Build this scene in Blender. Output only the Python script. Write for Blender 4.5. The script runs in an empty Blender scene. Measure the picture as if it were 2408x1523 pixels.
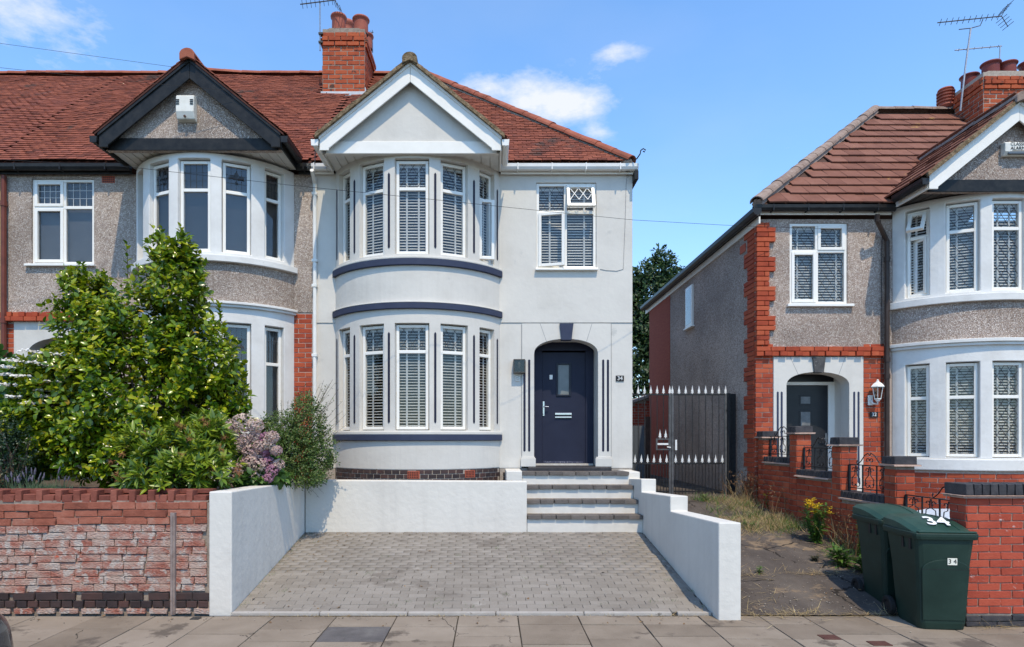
import bpy, bmesh, math, random
import numpy as np
from mathutils import Vector, Matrix, Euler, noise
R = math.radians
random.seed(7)
sc = bpy.context.scene
col = sc.collection

# ---------------------------------------------------------------- camera, sky, sun, exposure
F, VX, VY, HC = 1495.0, 1155.0, 1030.0, 1.84      # focal length and vanishing point measured on the photograph, eye height
cam = bpy.data.objects.new('camera', bpy.data.cameras.new('camera'))
col.objects.link(cam)
cam.location = (0, 0, HC)
cam.rotation_euler = (R(90), 0, 0)
cam.data.sensor_width = 36
cam.data.lens = F / 2408 * 36
cam.data.shift_x = (1204 - VX) / 2408
cam.data.shift_y = (VY - 761.5) / 2408
cam.data.clip_start, cam.data.clip_end = .1, 2000
sc.camera = cam

SUN = Vector((-.27, 1, -1.8)).normalized()         # the way the light travels
world = bpy.data.worlds.new('World')
sc.world = world
world.use_nodes = True
wn, wl = world.node_tree.nodes, world.node_tree.links
wn.clear()
SKY_STRENGTH = .136
def W_(t, **k):
    n = wn.new(t)
    for a, b in k.items():
        setattr(n, a, b)
    return n
sky = W_('ShaderNodeTexSky', sky_type='NISHITA', sun_disc=False)
sky.sun_elevation = math.asin(-SUN.z)
sky.sun_rotation = math.atan2(-SUN.x, -SUN.y)
sky.air_density, sky.dust_density, sky.ozone_density = 1.0, .25, 1.4
tc = W_('ShaderNodeTexCoord')
def wmath(op, a, b=None, clamp=False):
    n = W_('ShaderNodeMath', operation=op, use_clamp=clamp)
    for i, v in enumerate((a, b)):
        if v is None: continue
        if isinstance(v, (int, float)): n.inputs[i].default_value = v
        else: wl.new(v, n.inputs[i])
    return n.outputs[0]
# clouds: soft patches of vapour at fixed places on the dome, plus thin noise wisps all round
big = W_('ShaderNodeTexNoise'); big.inputs['Scale'].default_value = 13; big.inputs['Detail'].default_value = 9; big.inputs['Roughness'].default_value = .62
mp = W_('ShaderNodeMapping'); mp.inputs['Scale'].default_value = (1, 1, 2.2)
wl.new(tc.outputs['Generated'], mp.inputs['Vector']); wl.new(mp.outputs[0], big.inputs['Vector'])
wisp = W_('ShaderNodeTexNoise'); wisp.inputs['Scale'].default_value = 2.3; wisp.inputs['Detail'].default_value = 8
wl.new(mp.outputs[0], wisp.inputs['Vector'])
def direc(x, y):
    return Vector(((x - VX) / F, 1, (VY - y) / F)).normalized()
total = None
for x, y, rx, ry, amt in ((35, 30, .15, .075, .95), (1240, 232, .15, .045, 1.2), (1340, 232, .07, .03, .6), (1130, 205, .05, .02, .4), (1455, 125, .045, .020, .8), (1405, 314, .033, .015, .8),
                          (1850, 352, .035, .014, .45), (2140, 230, .05, .013, .25), (1215, 55, .03, .03, .2), (2760, 330, .2, .07, 1.1), (-560, 260, .22, .08, 1.1), (700, -700, .3, .12, 1.0), (1900, -900, .35, .15, 1.0)):
    d = direc(x, y)
    s = d.cross(Vector((0, 0, 1))).normalized(); u = s.cross(d)
    sub = W_('ShaderNodeVectorMath', operation='SUBTRACT'); wl.new(tc.outputs['Generated'], sub.inputs[0]); sub.inputs[1].default_value = d
    dots = []
    for ax, rr in ((s, rx), (u, ry), (d, .5)):
        dt = W_('ShaderNodeVectorMath', operation='DOT_PRODUCT'); wl.new(sub.outputs[0], dt.inputs[0]); dt.inputs[1].default_value = ax / rr
        dots.append(wmath('POWER', wmath('ABSOLUTE', dt.outputs['Value']), 2.0))
    r2 = wmath('ADD', wmath('ADD', dots[0], dots[1]), dots[2])
    g = wmath('MULTIPLY', wmath('POWER', 2.718, wmath('MULTIPLY', r2, -1.6)), amt)
    total = g if total is None else wmath('ADD', total, g)
puff = wmath('MULTIPLY', wmath('SUBTRACT', wmath('ADD', wmath('MULTIPLY', total, .55), wmath('MULTIPLY', big.outputs['Fac'], 1.5)), 1.02), 1.9, True)
puff = wmath('MULTIPLY', puff, wmath('MULTIPLY', total, 1.6, True))
thin = wmath('MULTIPLY', wmath('SUBTRACT', wisp.outputs['Fac'], .5), .35, True)
sep = W_('ShaderNodeSeparateXYZ'); wl.new(tc.outputs['Generated'], sep.inputs[0])
cover = wmath('MAXIMUM', wmath('MULTIPLY', puff, .92), thin)
# summer haze: the dome pales evenly towards the horizon all round
hz = wmath('MULTIPLY', wmath('POWER', wmath('SUBTRACT', 1.0, wmath('MAXIMUM', sep.outputs['Z'], 0.0), True), 6.0), .60)
tint = W_('ShaderNodeMix', data_type='RGBA', blend_type='MULTIPLY'); tint.inputs['Factor'].default_value = 1
tint.inputs[7].default_value = (1.55, 2.05, 2.38, 1)
wl.new(sky.outputs[0], tint.inputs[6])
m0 = W_('ShaderNodeMix', data_type='RGBA'); wl.new(hz, m0.inputs[0]); wl.new(tint.outputs[2], m0.inputs[6]); m0.inputs[7].default_value = (4.9, 5.6, 6.5, 1)
m1 = W_('ShaderNodeMix', data_type='RGBA'); wl.new(cover, m1.inputs[0]); wl.new(m0.outputs[2], m1.inputs[6]); m1.inputs[7].default_value = (7.0, 7.2, 7.4, 1)
bg = W_('ShaderNodeBackground'); bg.inputs['Strength'].default_value = SKY_STRENGTH
wl.new(m1.outputs[2], bg.inputs['Color'])
wo = W_('ShaderNodeOutputWorld'); wl.new(bg.outputs[0], wo.inputs['Surface'])

sl = bpy.data.lights.new('sun', 'SUN')
sl.energy, sl.angle, sl.color = 4.2, R(.53), (1.0, .86, .64)
so = bpy.data.objects.new('sun', sl); col.objects.link(so)
so.rotation_euler = SUN.to_track_quat('-Z', 'Y').to_euler()
so.location = (6, -8, 20)
sc.view_settings.view_transform = 'Standard'
sc.view_settings.look = 'None'
sc.view_settings.gamma = 1
sc.view_settings.use_curve_mapping = False
sc.view_settings.exposure = 0.0
sc.cycles.max_bounces = 8
sc.cycles.transparent_max_bounces = 16

def X(x, d): return (x - VX) * d / F              # photograph column at depth d -> metres
def Z(y, d): return HC - (y - VY) * d / F         # photograph row at depth d -> metres

# ---------------------------------------------------------------- materials
MATS = {}
def mat(name, cols, rough=.8, ns=6.0, det=8, bump=0, bs=60, metal=0, rnd=0, spec=.22, ramp=(.3, .7), stretch=(1, 1, 1), spots=None, coat=0, bdist=.01, trans=0, streak=0, cracks=None):
    if name in MATS: return MATS[name]
    m = bpy.data.materials.new(name); m.use_nodes = True
    n, l = m.node_tree.nodes, m.node_tree.links
    b = n['Principled BSDF']
    b.inputs['Roughness'].default_value = rough
    b.inputs['Metallic'].default_value = metal
    b.inputs['Specular IOR Level'].default_value = spec
    b.inputs['Coat Weight'].default_value = coat
    geo = n.new('ShaderNodeNewGeometry')
    mpn = n.new('ShaderNodeMapping'); mpn.inputs['Scale'].default_value = stretch
    l.new(geo.outputs['Position'], mpn.inputs['Vector'])
    fac = None
    if len(cols) > 1:
        no = n.new('ShaderNodeTexNoise'); no.inputs['Scale'].default_value = ns; no.inputs['Detail'].default_value = det; no.inputs['Roughness'].default_value = .62
        l.new(mpn.outputs[0], no.inputs['Vector'])
        mr = n.new('ShaderNodeMapRange'); mr.inputs['From Min'].default_value = ramp[0]; mr.inputs['From Max'].default_value = ramp[1]
        l.new(no.outputs['Fac'], mr.inputs['Value'])
        fac = mr.outputs[0]
        if rnd:
            oi = n.new('ShaderNodeObjectInfo')
            ad = n.new('ShaderNodeMath'); ad.operation = 'ADD'; l.new(oi.outputs['Random'], ad.inputs[0]); l.new(geo.outputs['Random Per Island'], ad.inputs[1])
            fr = n.new('ShaderNodeMath'); fr.operation = 'FRACT'; l.new(ad.outputs[0], fr.inputs[0])
            mx = n.new('ShaderNodeMix'); mx.inputs[0].default_value = rnd; l.new(fac, mx.inputs[2]); l.new(fr.outputs[0], mx.inputs[3])
            fac = mx.outputs[0]
        cr = n.new('ShaderNodeValToRGB')
        e = cr.color_ramp.elements
        while len(e) < len(cols): e.new(.5)
        for i, c in enumerate(cols):
            e[i].position = i / (len(cols) - 1); e[i].color = (*c, 1)
        l.new(fac, cr.inputs[0]); outc = cr.outputs[0]
        if spots:                                  # lichen, paint flecks or soot: (colour, scale, threshold)
            for sp, ss, st in spots:
                n2 = n.new('ShaderNodeTexNoise'); n2.inputs['Scale'].default_value = ss; n2.inputs['Detail'].default_value = 6; n2.inputs['Roughness'].default_value = .65
                l.new(geo.outputs['Position'], n2.inputs['Vector'])
                m2 = n.new('ShaderNodeMapRange'); m2.inputs['From Min'].default_value = st; m2.inputs['From Max'].default_value = st + .06
                l.new(n2.outputs['Fac'], m2.inputs['Value'])
                mx2 = n.new('ShaderNodeMix'); mx2.data_type = 'RGBA'; l.new(m2.outputs[0], mx2.inputs[0]); l.new(outc, mx2.inputs[6]); mx2.inputs[7].default_value = (*sp, 1)
                outc = mx2.outputs[2]
        if cracks:                                 # hairline cracks: (colour, scale, width, how rare)
            cc, cs, cw, cm = cracks
            nd = n.new('ShaderNodeTexNoise'); nd.inputs['Scale'].default_value = 7; nd.inputs['Detail'].default_value = 4; l.new(geo.outputs['Position'], nd.inputs['Vector'])
            sc_ = n.new('ShaderNodeVectorMath'); sc_.operation = 'SCALE'; sc_.inputs['Scale'].default_value = .12; l.new(nd.outputs['Color'], sc_.inputs[0])
            av = n.new('ShaderNodeVectorMath'); av.operation = 'ADD'; l.new(geo.outputs['Position'], av.inputs[0]); l.new(sc_.outputs[0], av.inputs[1])
            vv = n.new('ShaderNodeTexVoronoi'); vv.feature = 'DISTANCE_TO_EDGE'; vv.inputs['Scale'].default_value = cs; l.new(av.outputs[0], vv.inputs['Vector'])
            lt = n.new('ShaderNodeMath'); lt.operation = 'LESS_THAN'; lt.inputs[1].default_value = cw; l.new(vv.outputs['Distance'], lt.inputs[0])
            nm = n.new('ShaderNodeTexNoise'); nm.inputs['Scale'].default_value = 1.1; l.new(geo.outputs['Position'], nm.inputs['Vector'])
            gt = n.new('ShaderNodeMath'); gt.operation = 'GREATER_THAN'; gt.inputs[1].default_value = cm; l.new(nm.outputs['Fac'], gt.inputs[0])
            an = n.new('ShaderNodeMath'); an.operation = 'MULTIPLY'; l.new(lt.outputs[0], an.inputs[0]); l.new(gt.outputs[0], an.inputs[1])
            xm = n.new('ShaderNodeMix'); xm.data_type = 'RGBA'; l.new(an.outputs[0], xm.inputs[0]); l.new(outc, xm.inputs[6]); xm.inputs[7].default_value = (*cc, 1); outc = xm.outputs[2]
        if streak:                                 # dirty rain runs: noise drawn out down the wall
            m3 = n.new('ShaderNodeMapping'); m3.inputs['Scale'].default_value = (7, 7, .35); l.new(geo.outputs['Position'], m3.inputs['Vector'])
            n3 = n.new('ShaderNodeTexNoise'); n3.inputs['Scale'].default_value = 1; n3.inputs['Detail'].default_value = 6; l.new(m3.outputs[0], n3.inputs['Vector'])
            r3 = n.new('ShaderNodeMapRange'); r3.inputs['From Min'].default_value = .5; r3.inputs['From Max'].default_value = .78; r3.inputs['To Min'].default_value = 1; r3.inputs['To Max'].default_value = 1 - streak; l.new(n3.outputs['Fac'], r3.inputs['Value'])
            x3 = n.new('ShaderNodeMix'); x3.data_type = 'RGBA'; x3.blend_type = 'MULTIPLY'; x3.inputs[0].default_value = 1; l.new(outc, x3.inputs[6]); l.new(r3.outputs[0], x3.inputs[7]); outc = x3.outputs[2]
        l.new(outc, b.inputs['Base Color'])
    else:
        b.inputs['Base Color'].default_value = (*cols[0], 1)
    if bump:
        nb = n.new('ShaderNodeTexNoise'); nb.inputs['Scale'].default_value = bs; nb.inputs['Detail'].default_value = 5
        l.new(mpn.outputs[0], nb.inputs['Vector'])
        bp = n.new('ShaderNodeBump'); bp.inputs['Strength'].default_value = bump; bp.inputs['Distance'].default_value = bdist
        l.new(nb.outputs['Fac'], bp.inputs['Height']); l.new(bp.outputs[0], b.inputs['Normal'])
    if trans:                                      # thin leaves let some light through
        tr = n.new('ShaderNodeBsdfTranslucent'); ms = n.new('ShaderNodeMixShader'); ms.inputs[0].default_value = trans
        if len(cols) > 1: l.new(outc, tr.inputs[0])
        else: tr.inputs[0].default_value = (*cols[0], 1)
        l.new(b.outputs[0], ms.inputs[1]); l.new(tr.outputs[0], ms.inputs[2]); l.new(ms.outputs[0], n['Material Output'].inputs['Surface'])
    MATS[name] = m
    return m

def pebbledash(name, lo, mid, hi):
    m = bpy.data.materials.new(name); m.use_nodes = True
    n, l = m.node_tree.nodes, m.node_tree.links
    b = n['Principled BSDF']; b.inputs['Roughness'].default_value = .9; b.inputs['Specular IOR Level'].default_value = .2
    geo = n.new('ShaderNodeNewGeometry')
    dn = n.new('ShaderNodeTexNoise'); dn.inputs['Scale'].default_value = 30
    l.new(geo.outputs['Position'], dn.inputs['Vector'])
    va = n.new('ShaderNodeVectorMath'); va.operation = 'SCALE'; va.inputs['Scale'].default_value = .02; l.new(dn.outputs['Color'], va.inputs[0])
    vb = n.new('ShaderNodeVectorMath'); vb.operation = 'ADD'; l.new(geo.outputs['Position'], vb.inputs[0]); l.new(va.outputs[0], vb.inputs[1])
    vo = n.new('ShaderNodeTexVoronoi'); vo.feature = 'DISTANCE_TO_EDGE'; vo.inputs['Scale'].default_value = 46
    vc = n.new('ShaderNodeTexVoronoi'); vc.inputs['Scale'].default_value = 46
    l.new(vb.outputs[0], vo.inputs['Vector']); l.new(vb.outputs[0], vc.inputs['Vector'])
    e = n.new('ShaderNodeMapRange'); e.inputs['From Max'].default_value = .12; l.new(vo.outputs['Distance'], e.inputs['Value'])
    sx = n.new('ShaderNodeSeparateColor'); l.new(vc.outputs['Color'], sx.inputs[0])
    cr = n.new('ShaderNodeValToRGB'); el = cr.color_ramp.elements; el[0].color = (*mid, 1); el[1].color = (*hi, 1); el[0].position = .2
    l.new(sx.outputs[0], cr.inputs[0])
    dr = n.new('ShaderNodeTexNoise'); dr.inputs['Scale'].default_value = .9; dr.inputs['Detail'].default_value = 7; l.new(geo.outputs['Position'], dr.inputs['Vector'])
    dm = n.new('ShaderNodeMapRange'); dm.inputs['From Min'].default_value = .3; dm.inputs['From Max'].default_value = .7; dm.inputs['To Min'].default_value = .66; dm.inputs['To Max'].default_value = 1.10
    l.new(dr.outputs['Fac'], dm.inputs['Value'])
    mx = n.new('ShaderNodeMix'); mx.data_type = 'RGBA'; l.new(e.outputs[0], mx.inputs[0]); mx.inputs[6].default_value = (*lo, 1); l.new(cr.outputs[0], mx.inputs[7])
    mu = n.new('ShaderNodeMix'); mu.data_type = 'RGBA'; mu.blend_type = 'MULTIPLY'; mu.inputs[0].default_value = 1
    l.new(mx.outputs[2], mu.inputs[6]); l.new(dm.outputs[0], mu.inputs[7]); l.new(mu.outputs[2], b.inputs['Base Color'])
    bp = n.new('ShaderNodeBump'); bp.inputs['Strength'].default_value = .9; bp.inputs['Distance'].default_value = .012
    l.new(e.outputs[0], bp.inputs['Height']); l.new(bp.outputs[0], b.inputs['Normal'])
    return m

def glass_mat(name, tint, refl):
    m = bpy.data.materials.new(name); m.use_nodes = True
    n, l = m.node_tree.nodes, m.node_tree.links
    n.remove(n['Principled BSDF'])
    t = n.new('ShaderNodeBsdfTransparent'); t.inputs[0].default_value = (*tint, 1)
    g = n.new('ShaderNodeBsdfGlossy'); g.inputs['Roughness'].default_value = .015; g.inputs[0].default_value = (.8, .8, .8, 1)
    geo = n.new('ShaderNodeNewGeometry'); no = n.new('ShaderNodeTexNoise'); no.inputs['Scale'].default_value = 1.3; l.new(geo.outputs['Position'], no.inputs['Vector'])
    bp = n.new('ShaderNodeBump'); bp.inputs['Strength'].default_value = .08; bp.inputs['Distance'].default_value = .02; l.new(no.outputs['Fac'], bp.inputs['Height']); l.new(bp.outputs[0], g.inputs['Normal'])
    lw = n.new('ShaderNodeLayerWeight')
    pw = n.new('ShaderNodeMath'); pw.operation = 'POWER'; l.new(lw.outputs['Facing'], pw.inputs[0]); pw.inputs[1].default_value = 5
    ad = n.new('ShaderNodeMath'); ad.operation = 'MULTIPLY_ADD'; ad.use_clamp = True; l.new(pw.outputs[0], ad.inputs[0]); ad.inputs[1].default_value = .8; ad.inputs[2].default_value = .035 + refl
    ms = n.new('ShaderNodeMixShader'); l.new(ad.outputs[0], ms.inputs[0]); l.new(t.outputs[0], ms.inputs[1]); l.new(g.outputs[0], ms.inputs[2])
    l.new(ms.outputs[0], n['Material Output'].inputs['Surface'])
    return m

WHITE = mat('white_painted_render', [(.555, .525, .475), (.60, .57, .52), (.625, .595, .54)], rough=.75, ns=1.6, bump=.22, bs=9, bdist=.02, spec=.25, spots=[((.50, .485, .45), 3.1, .67), ((.42, .40, .37), 11, .73)], streak=.06)
WHITEW = mat('white_masonry_paint', [(.58, .55, .50), (.625, .595, .54), (.65, .62, .565)], rough=.7, ns=1.3, bump=.3, bs=12, bdist=.02, spec=.25, spots=[((.47, .45, .415), 2.7, .69), ((.42, .40, .36), 14, .74)], streak=.07)
UPVC = mat('white_upvc', [(.76, .73, .67), (.82, .79, .73)], rough=.32, ns=3, spec=.5)
TRIM = mat('white_trim_board', [(.74, .71, .65), (.81, .78, .72)], rough=.45, ns=4, spec=.4, spots=[((.55, .53, .48), 9, .72)])
SOFFIT = mat('cream_soffit_paint', [(.56, .545, .50), (.68, .665, .62)], rough=.6, ns=5, spots=[((.42, .40, .35), 7, .66)])
BLUE = mat('navy_masonry_paint', [(.036, .044, .078), (.046, .056, .094)], rough=.6, spec=.15, ns=4, bump=.1, bs=30)
DOORBLUE = mat('navy_door_and_groove_shade', [(.019, .021, .040), (.024, .027, .049)], rough=.42, spec=.15, ns=3, bump=.06, bs=120)  # the door's paint; on the grooves it stands for recess shade
BLACKP = mat('black_gloss_paint', [(.009, .009, .010), (.018, .018, .018), (.03, .028, .026)], rough=.42, spec=.2, ns=7, bump=.12, bs=25, spots=[((.34, .32, .28), 21, .70)])
BLACKI = mat('black_iron', [(.012, .012, .013), (.03, .029, .029)], rough=.42, ns=20, bump=.1, bs=60)
PEBL = pebbledash('grey_pink_pebbledash', (.25, .175, .14), (.51, .41, .345), (.76, .66, .575))
PEBR = pebbledash('buff_pebbledash', (.25, .17, .135), (.48, .375, .315), (.73, .63, .55))
GLASS = glass_mat('window_glass', (.89, .895, .89), .0)
GLASSD = glass_mat('grey_window_glass', (.80, .805, .81), .015)
LEAD = mat('lead_came', [(.035, .036, .04), (.07, .07, .075)], rough=.5, ns=30)
LEADW = mat('white_lattice_bar', [(.62, .62, .60), (.74, .74, .72)], rough=.5, ns=20)
SLAT = mat('white_blind_slat', [(.62, .61, .585), (.68, .67, .645)], rough=.5, ns=5)
GREYB = mat('grey_blind_fabric', [(.15, .148, .148), (.19, .188, .185)], rough=.7, ns=3)
ROOM = mat('room_gloom_tone', [(.05, .047, .045), (.09, .085, .08)], rough=.9, ns=2)  # near-black tone stands for the gloom of unlit rooms
TILER = mat('red_clay_roof_tile', [(.080, .028, .019), (.18, .054, .034), (.255, .077, .045), (.335, .114, .068)], rough=.78, ns=3.5, rnd=.45, bump=.3, bs=80, ramp=(.28, .72), spots=[((.085, .048, .038), .9, .615), ((.075, .05, .042), 6, .665), ((.47, .42, .36), 24, .735)])
RIDGE = mat('red_clay_ridge_tile', [(.17, .055, .032), (.30, .088, .05), (.36, .13, .08)], rough=.75, ns=5, rnd=.4, bump=.25, bs=60, spots=[((.36, .33, .28), 13, .68)])
TILEB = mat('brown_concrete_roof_tile', [(.12, .048, .032), (.185, .078, .052), (.235, .108, .075)], rough=.85, ns=4, rnd=.5, bump=.3, bs=90, spots=[((.50, .47, .42), 30, .74), ((.36, .21, .06), 2.0, .655), ((.06, .045, .04), 1.6, .68)])
RIDGEB = mat('grey_brown_ridge_tile', [(.15, .10, .08), (.26, .19, .155), (.33, .26, .22)], rough=.9, ns=9, rnd=.3, bump=.5, bs=70, spots=[((.50, .48, .42), 26, .66)])
MOSS = mat('mossy_verge_mortar', [(.07, .05, .028), (.17, .12, .07), (.29, .22, .14)], rough=.95, ns=14, bump=.8, bs=40, bdist=.03, spots=[((.45, .42, .36), 30, .68)])
BRICKR = mat('red_house_brick', [(.17, .034, .020), (.32, .056, .026), (.39, .078, .034), (.44, .11, .05)], rough=.82, ns=9, rnd=.65, bump=.3, bs=70, spots=[((.17, .04, .028), 15, .70)])
BRICKC = mat('orange_chimney_brick', [(.22, .045, .022), (.36, .075, .030), (.45, .108, .042)], rough=.85, ns=8, rnd=.55, bump=.35, bs=60, spots=[((.085, .04, .028), 6, .58), ((.38, .33, .25), 16, .72)])
BRICKW = mat('weathered_garden_brick', [(.24, .075, .05), (.33, .13, .095), (.38, .23, .185), (.42, .31, .255), (.36, .26, .215)], rough=.92, ns=5, rnd=.30, bump=.9, bs=38, bdist=.02, stretch=(1, 1, 2.2), spots=[((.44, .37, .325), 8, .52), ((.25, .19, .16), 19, .66), ((.44, .10, .055), 4.5, .66), ((.17, .11, .09), 12, .66)])
BRICKCOP = mat('dark_red_coping_brick', [(.12, .038, .028), (.20, .062, .042), (.27, .095, .065)], rough=.85, ns=9, rnd=.5, bump=.5, bs=40)
BRICKD = mat('dark_engineering_brick', [(.028, .022, .024), (.055, .038, .036), (.10, .05, .042)], rough=.5, ns=7, rnd=.6, bump=.25, bs=50)
BRICKB = mat('black_blue_coping_brick', [(.022, .021, .024), (.045, .042, .045), (.075, .066, .066)], rough=.55, ns=12, rnd=.4, bump=.4, bs=50)
BRICKP = mat('salt_stained_red_brick', [(.26, .045, .026), (.37, .066, .036), (.42, .088, .048)], rough=.85, ns=7, rnd=.5, bump=.4, bs=60, spots=[((.56, .46, .43), 7.5, .635)])
MORTAR = mat('pale_mortar', [(.30, .25, .205), (.43, .37, .31)], rough=.95, ns=20, bump=.5, bs=60)
MORTARD = mat('dirty_mortar', [(.19, .15, .12), (.34, .28, .225)], rough=.95, ns=14, bump=.6, bs=50)
MORTARR = mat('grey_house_mortar', [(.32, .25, .21), (.45, .37, .32)], rough=.95, ns=20, bump=.3, bs=60)
TERRA = mat('terracotta_pot', [(.24, .065, .042), (.33, .092, .058), (.39, .125, .08)], rough=.6, ns=5, bump=.15, bs=40, spots=[((.12, .045, .035), 5, .67)])
TERRAD = mat('dark_terracotta_pot', [(.15, .035, .03), (.21, .05, .04)], rough=.5, ns=5, bump=.1, bs=40)
AIRB = mat('terracotta_air_brick', [(.36, .075, .042), (.44, .11, .06)], rough=.8, ns=20)
LEADF = mat('pale_lead_flashing', [(.42, .43, .45), (.60, .61, .62)], rough=.5, ns=5, bump=.2, bs=12)
GUTTER = mat('white_gutter_plastic', [(.70, .685, .64), (.80, .79, .76)], rough=.35, ns=4, spots=[((.5, .47, .38), 12, .70)])
GUTB = mat('black_gutter_plastic', [(.014, .014, .015), (.03, .029, .028)], rough=.38, ns=8)
GUTR = mat('red_brown_downpipe', [(.12, .035, .024), (.17, .05, .034)], rough=.45, ns=6)
GUTN = mat('dark_brown_downpipe', [(.035, .024, .02), (.06, .042, .035)], rough=.4, ns=6)
CHROME = mat('polished_chrome', [(.55, .55, .56)], rough=.18, metal=1)
ALU = mat('aerial_aluminium', [(.28, .28, .29), (.40, .40, .41)], rough=.4, metal=.7, ns=20)
PLASTW = mat('aged_white_plastic', [(.62, .60, .53), (.72, .71, .66)], rough=.4, ns=9)
BLACKPL = mat('black_plastic', [(.014, .014, .015), (.024, .024, .025)], rough=.45, ns=12)
CABLE = mat('black_cable', [(.02, .02, .022)], rough=.6)

# ---------------------------------------------------------------- mesh building
class MB:
    def __init__(s): s.v, s.f, s.mi = [], [], []
    def add(s, vs, fs, mi=0, M=None):
        o = len(s.v)
        s.v.extend([tuple(M @ Vector(v)) for v in vs] if M is not None else [tuple(v) for v in vs])
        s.f.extend([tuple(i + o for i in f) for f in fs]); s.mi.extend([mi] * len(fs)); return s
    def box(s, x0, y0, z0, x1, y1, z1, mi=0, M=None):
        return s.add([(x0, y0, z0), (x1, y0, z0), (x1, y1, z0), (x0, y1, z0), (x0, y0, z1), (x1, y0, z1), (x1, y1, z1), (x0, y1, z1)],
                     [(0, 3, 2, 1), (4, 5, 6, 7), (0, 1, 5, 4), (1, 2, 6, 5), (2, 3, 7, 6), (3, 0, 4, 7)], mi, M)
    def prism(s, poly, y0, y1, mi=0, M=None, axis='y'):
        # polygon in (x,z) extruded along y; axis 'x': polygon in (y,z) extruded along x; 'z': polygon (x,y) along z
        n = len(poly)
        def P(a, b, t): return (a, t, b) if axis == 'y' else (t, a, b) if axis == 'x' else (a, b, t)
        vs = [P(a, b, y0) for a, b in poly] + [P(a, b, y1) for a, b in poly]
        fs = [tuple(range(n)), tuple(range(2 * n - 1, n - 1, -1))] + [(i, i + n, (i + 1) % n + n, (i + 1) % n) for i in range(n)]
        return s.add(vs, fs, mi, M)
    def quad(s, a, b, c, d, mi=0): return s.add([a, b, c, d], [(0, 1, 2, 3)], mi)
    def tube(s, pts, r, n=6, mi=0, M=None, closed=False, cap=True):
        pts = [Vector(p) for p in pts]; rs = r if isinstance(r, (list, tuple)) else [r] * len(pts)
        vs = []; ref = Vector((0, 0, 1))
        for i, p in enumerate(pts):
            a = pts[(i - 1) % len(pts)] if (i or closed) else p; b = pts[(i + 1) % len(pts)] if (i < len(pts) - 1 or closed) else p
            t = (b - a).normalized() if (b - a).length > 1e-9 else Vector((0, 0, 1))
            u = t.cross(ref)
            if u.length < .05: u = t.cross(Vector((1, 0, 0)))
            u.normalize(); w = u.cross(t)
            vs += [p + (u * math.cos(2 * math.pi * k / n + .785) + w * math.sin(2 * math.pi * k / n + .785)) * rs[i] for k in range(n)]
        m = len(pts); fs = []
        for i in range(m if closed else m - 1):
            j = (i + 1) % m
            fs += [(i * n + k, i * n + (k + 1) % n, j * n + (k + 1) % n, j * n + k) for k in range(n)]
        if cap and not closed: fs += [tuple(range(n - 1, -1, -1)), tuple(range((m - 1) * n, m * n))]
        return s.add(vs, fs, mi, M)
    def lathe(s, prof, c=(0, 0, 0), n=20, mi=0, M=None):
        vs = []; fs = []
        for r, z in prof: vs += [(c[0] + r * math.cos(2 * math.pi * k / n), c[1] + r * math.sin(2 * math.pi * k / n), c[2] + z) for k in range(n)]
        for i in range(len(prof) - 1): fs += [(i * n + k, i * n + (k + 1) % n, (i + 1) * n + (k + 1) % n, (i + 1) * n + k) for k in range(n)]
        return s.add(vs, fs, mi, M)
    def arc(s, xc, yc, Ro, Ri, t0, t1, z0, z1, n=None, mi=0):
        # part of a round wall: angle 0 faces the street
        n = n or max(2, int(abs(t1 - t0) / 3) + 1); vs = []
        for i in range(n + 1):
            a = R(t0 + (t1 - t0) * i / n)
            for r, z in ((Ro, z0), (Ro, z1), (Ri, z1), (Ri, z0)): vs.append((xc + r * math.sin(a), yc - r * math.cos(a), z))
        fs = [(0, 1, 2, 3), tuple(4 * n + k for k in (3, 2, 1, 0))]
        for i in range(n):
            for k in range(4): fs.append((i * 4 + k, (i + 1) * 4 + k, (i + 1) * 4 + (k + 1) % 4, i * 4 + (k + 1) % 4))
        return s.add(vs, fs, mi)
    def wall(s, x0, x1, z0, z1, y0, y1, holes=(), mi=0):
        xs = sorted({x0, x1, *[h[0] for h in holes], *[h[1] for h in holes]}); zs = sorted({z0, z1, *[h[2] for h in holes], *[h[3] for h in holes]})
        def solid(i, j):
            if i < 0 or j < 0 or i >= len(xs) - 1 or j >= len(zs) - 1: return False
            cx, cz = (xs[i] + xs[i + 1]) / 2, (zs[j] + zs[j + 1]) / 2
            return not any(h[0] < cx < h[1] and h[2] < cz < h[3] for h in holes)
        for i in range(len(xs) - 1):
            for j in range(len(zs) - 1):
                if not solid(i, j): continue
                a, b, c, d = xs[i], xs[i + 1], zs[j], zs[j + 1]
                s.quad((a, y0, c), (b, y0, c), (b, y0, d), (a, y0, d), mi); s.quad((a, y1, c), (a, y1, d), (b, y1, d), (b, y1, c), mi)
                if not solid(i - 1, j): s.quad((a, y0, c), (a, y0, d), (a, y1, d), (a, y1, c), mi)
                if not solid(i + 1, j): s.quad((b, y0, c), (b, y1, c), (b, y1, d), (b, y0, d), mi)
                if not solid(i, j - 1): s.quad((a, y0, c), (a, y1, c), (b, y1, c), (b, y0, c), mi)
                if not solid(i, j + 1): s.quad((a, y0, d), (b, y0, d), (b, y1, d), (a, y1, d), mi)
        return s
    def mesh(s, name, mats, smooth=False):
        me = bpy.data.meshes.new(name); me.from_pydata(s.v, [], s.f)
        for m in (mats if isinstance(mats, (list, tuple)) else [mats]): me.materials.append(m)
        if any(s.mi): me.polygons.foreach_set('material_index', s.mi)
        bm = bmesh.new(); bm.from_mesh(me); bmesh.ops.recalc_face_normals(bm, faces=bm.faces); bm.to_mesh(me); bm.free()
        if smooth: me.shade_smooth()
        return me

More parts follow.
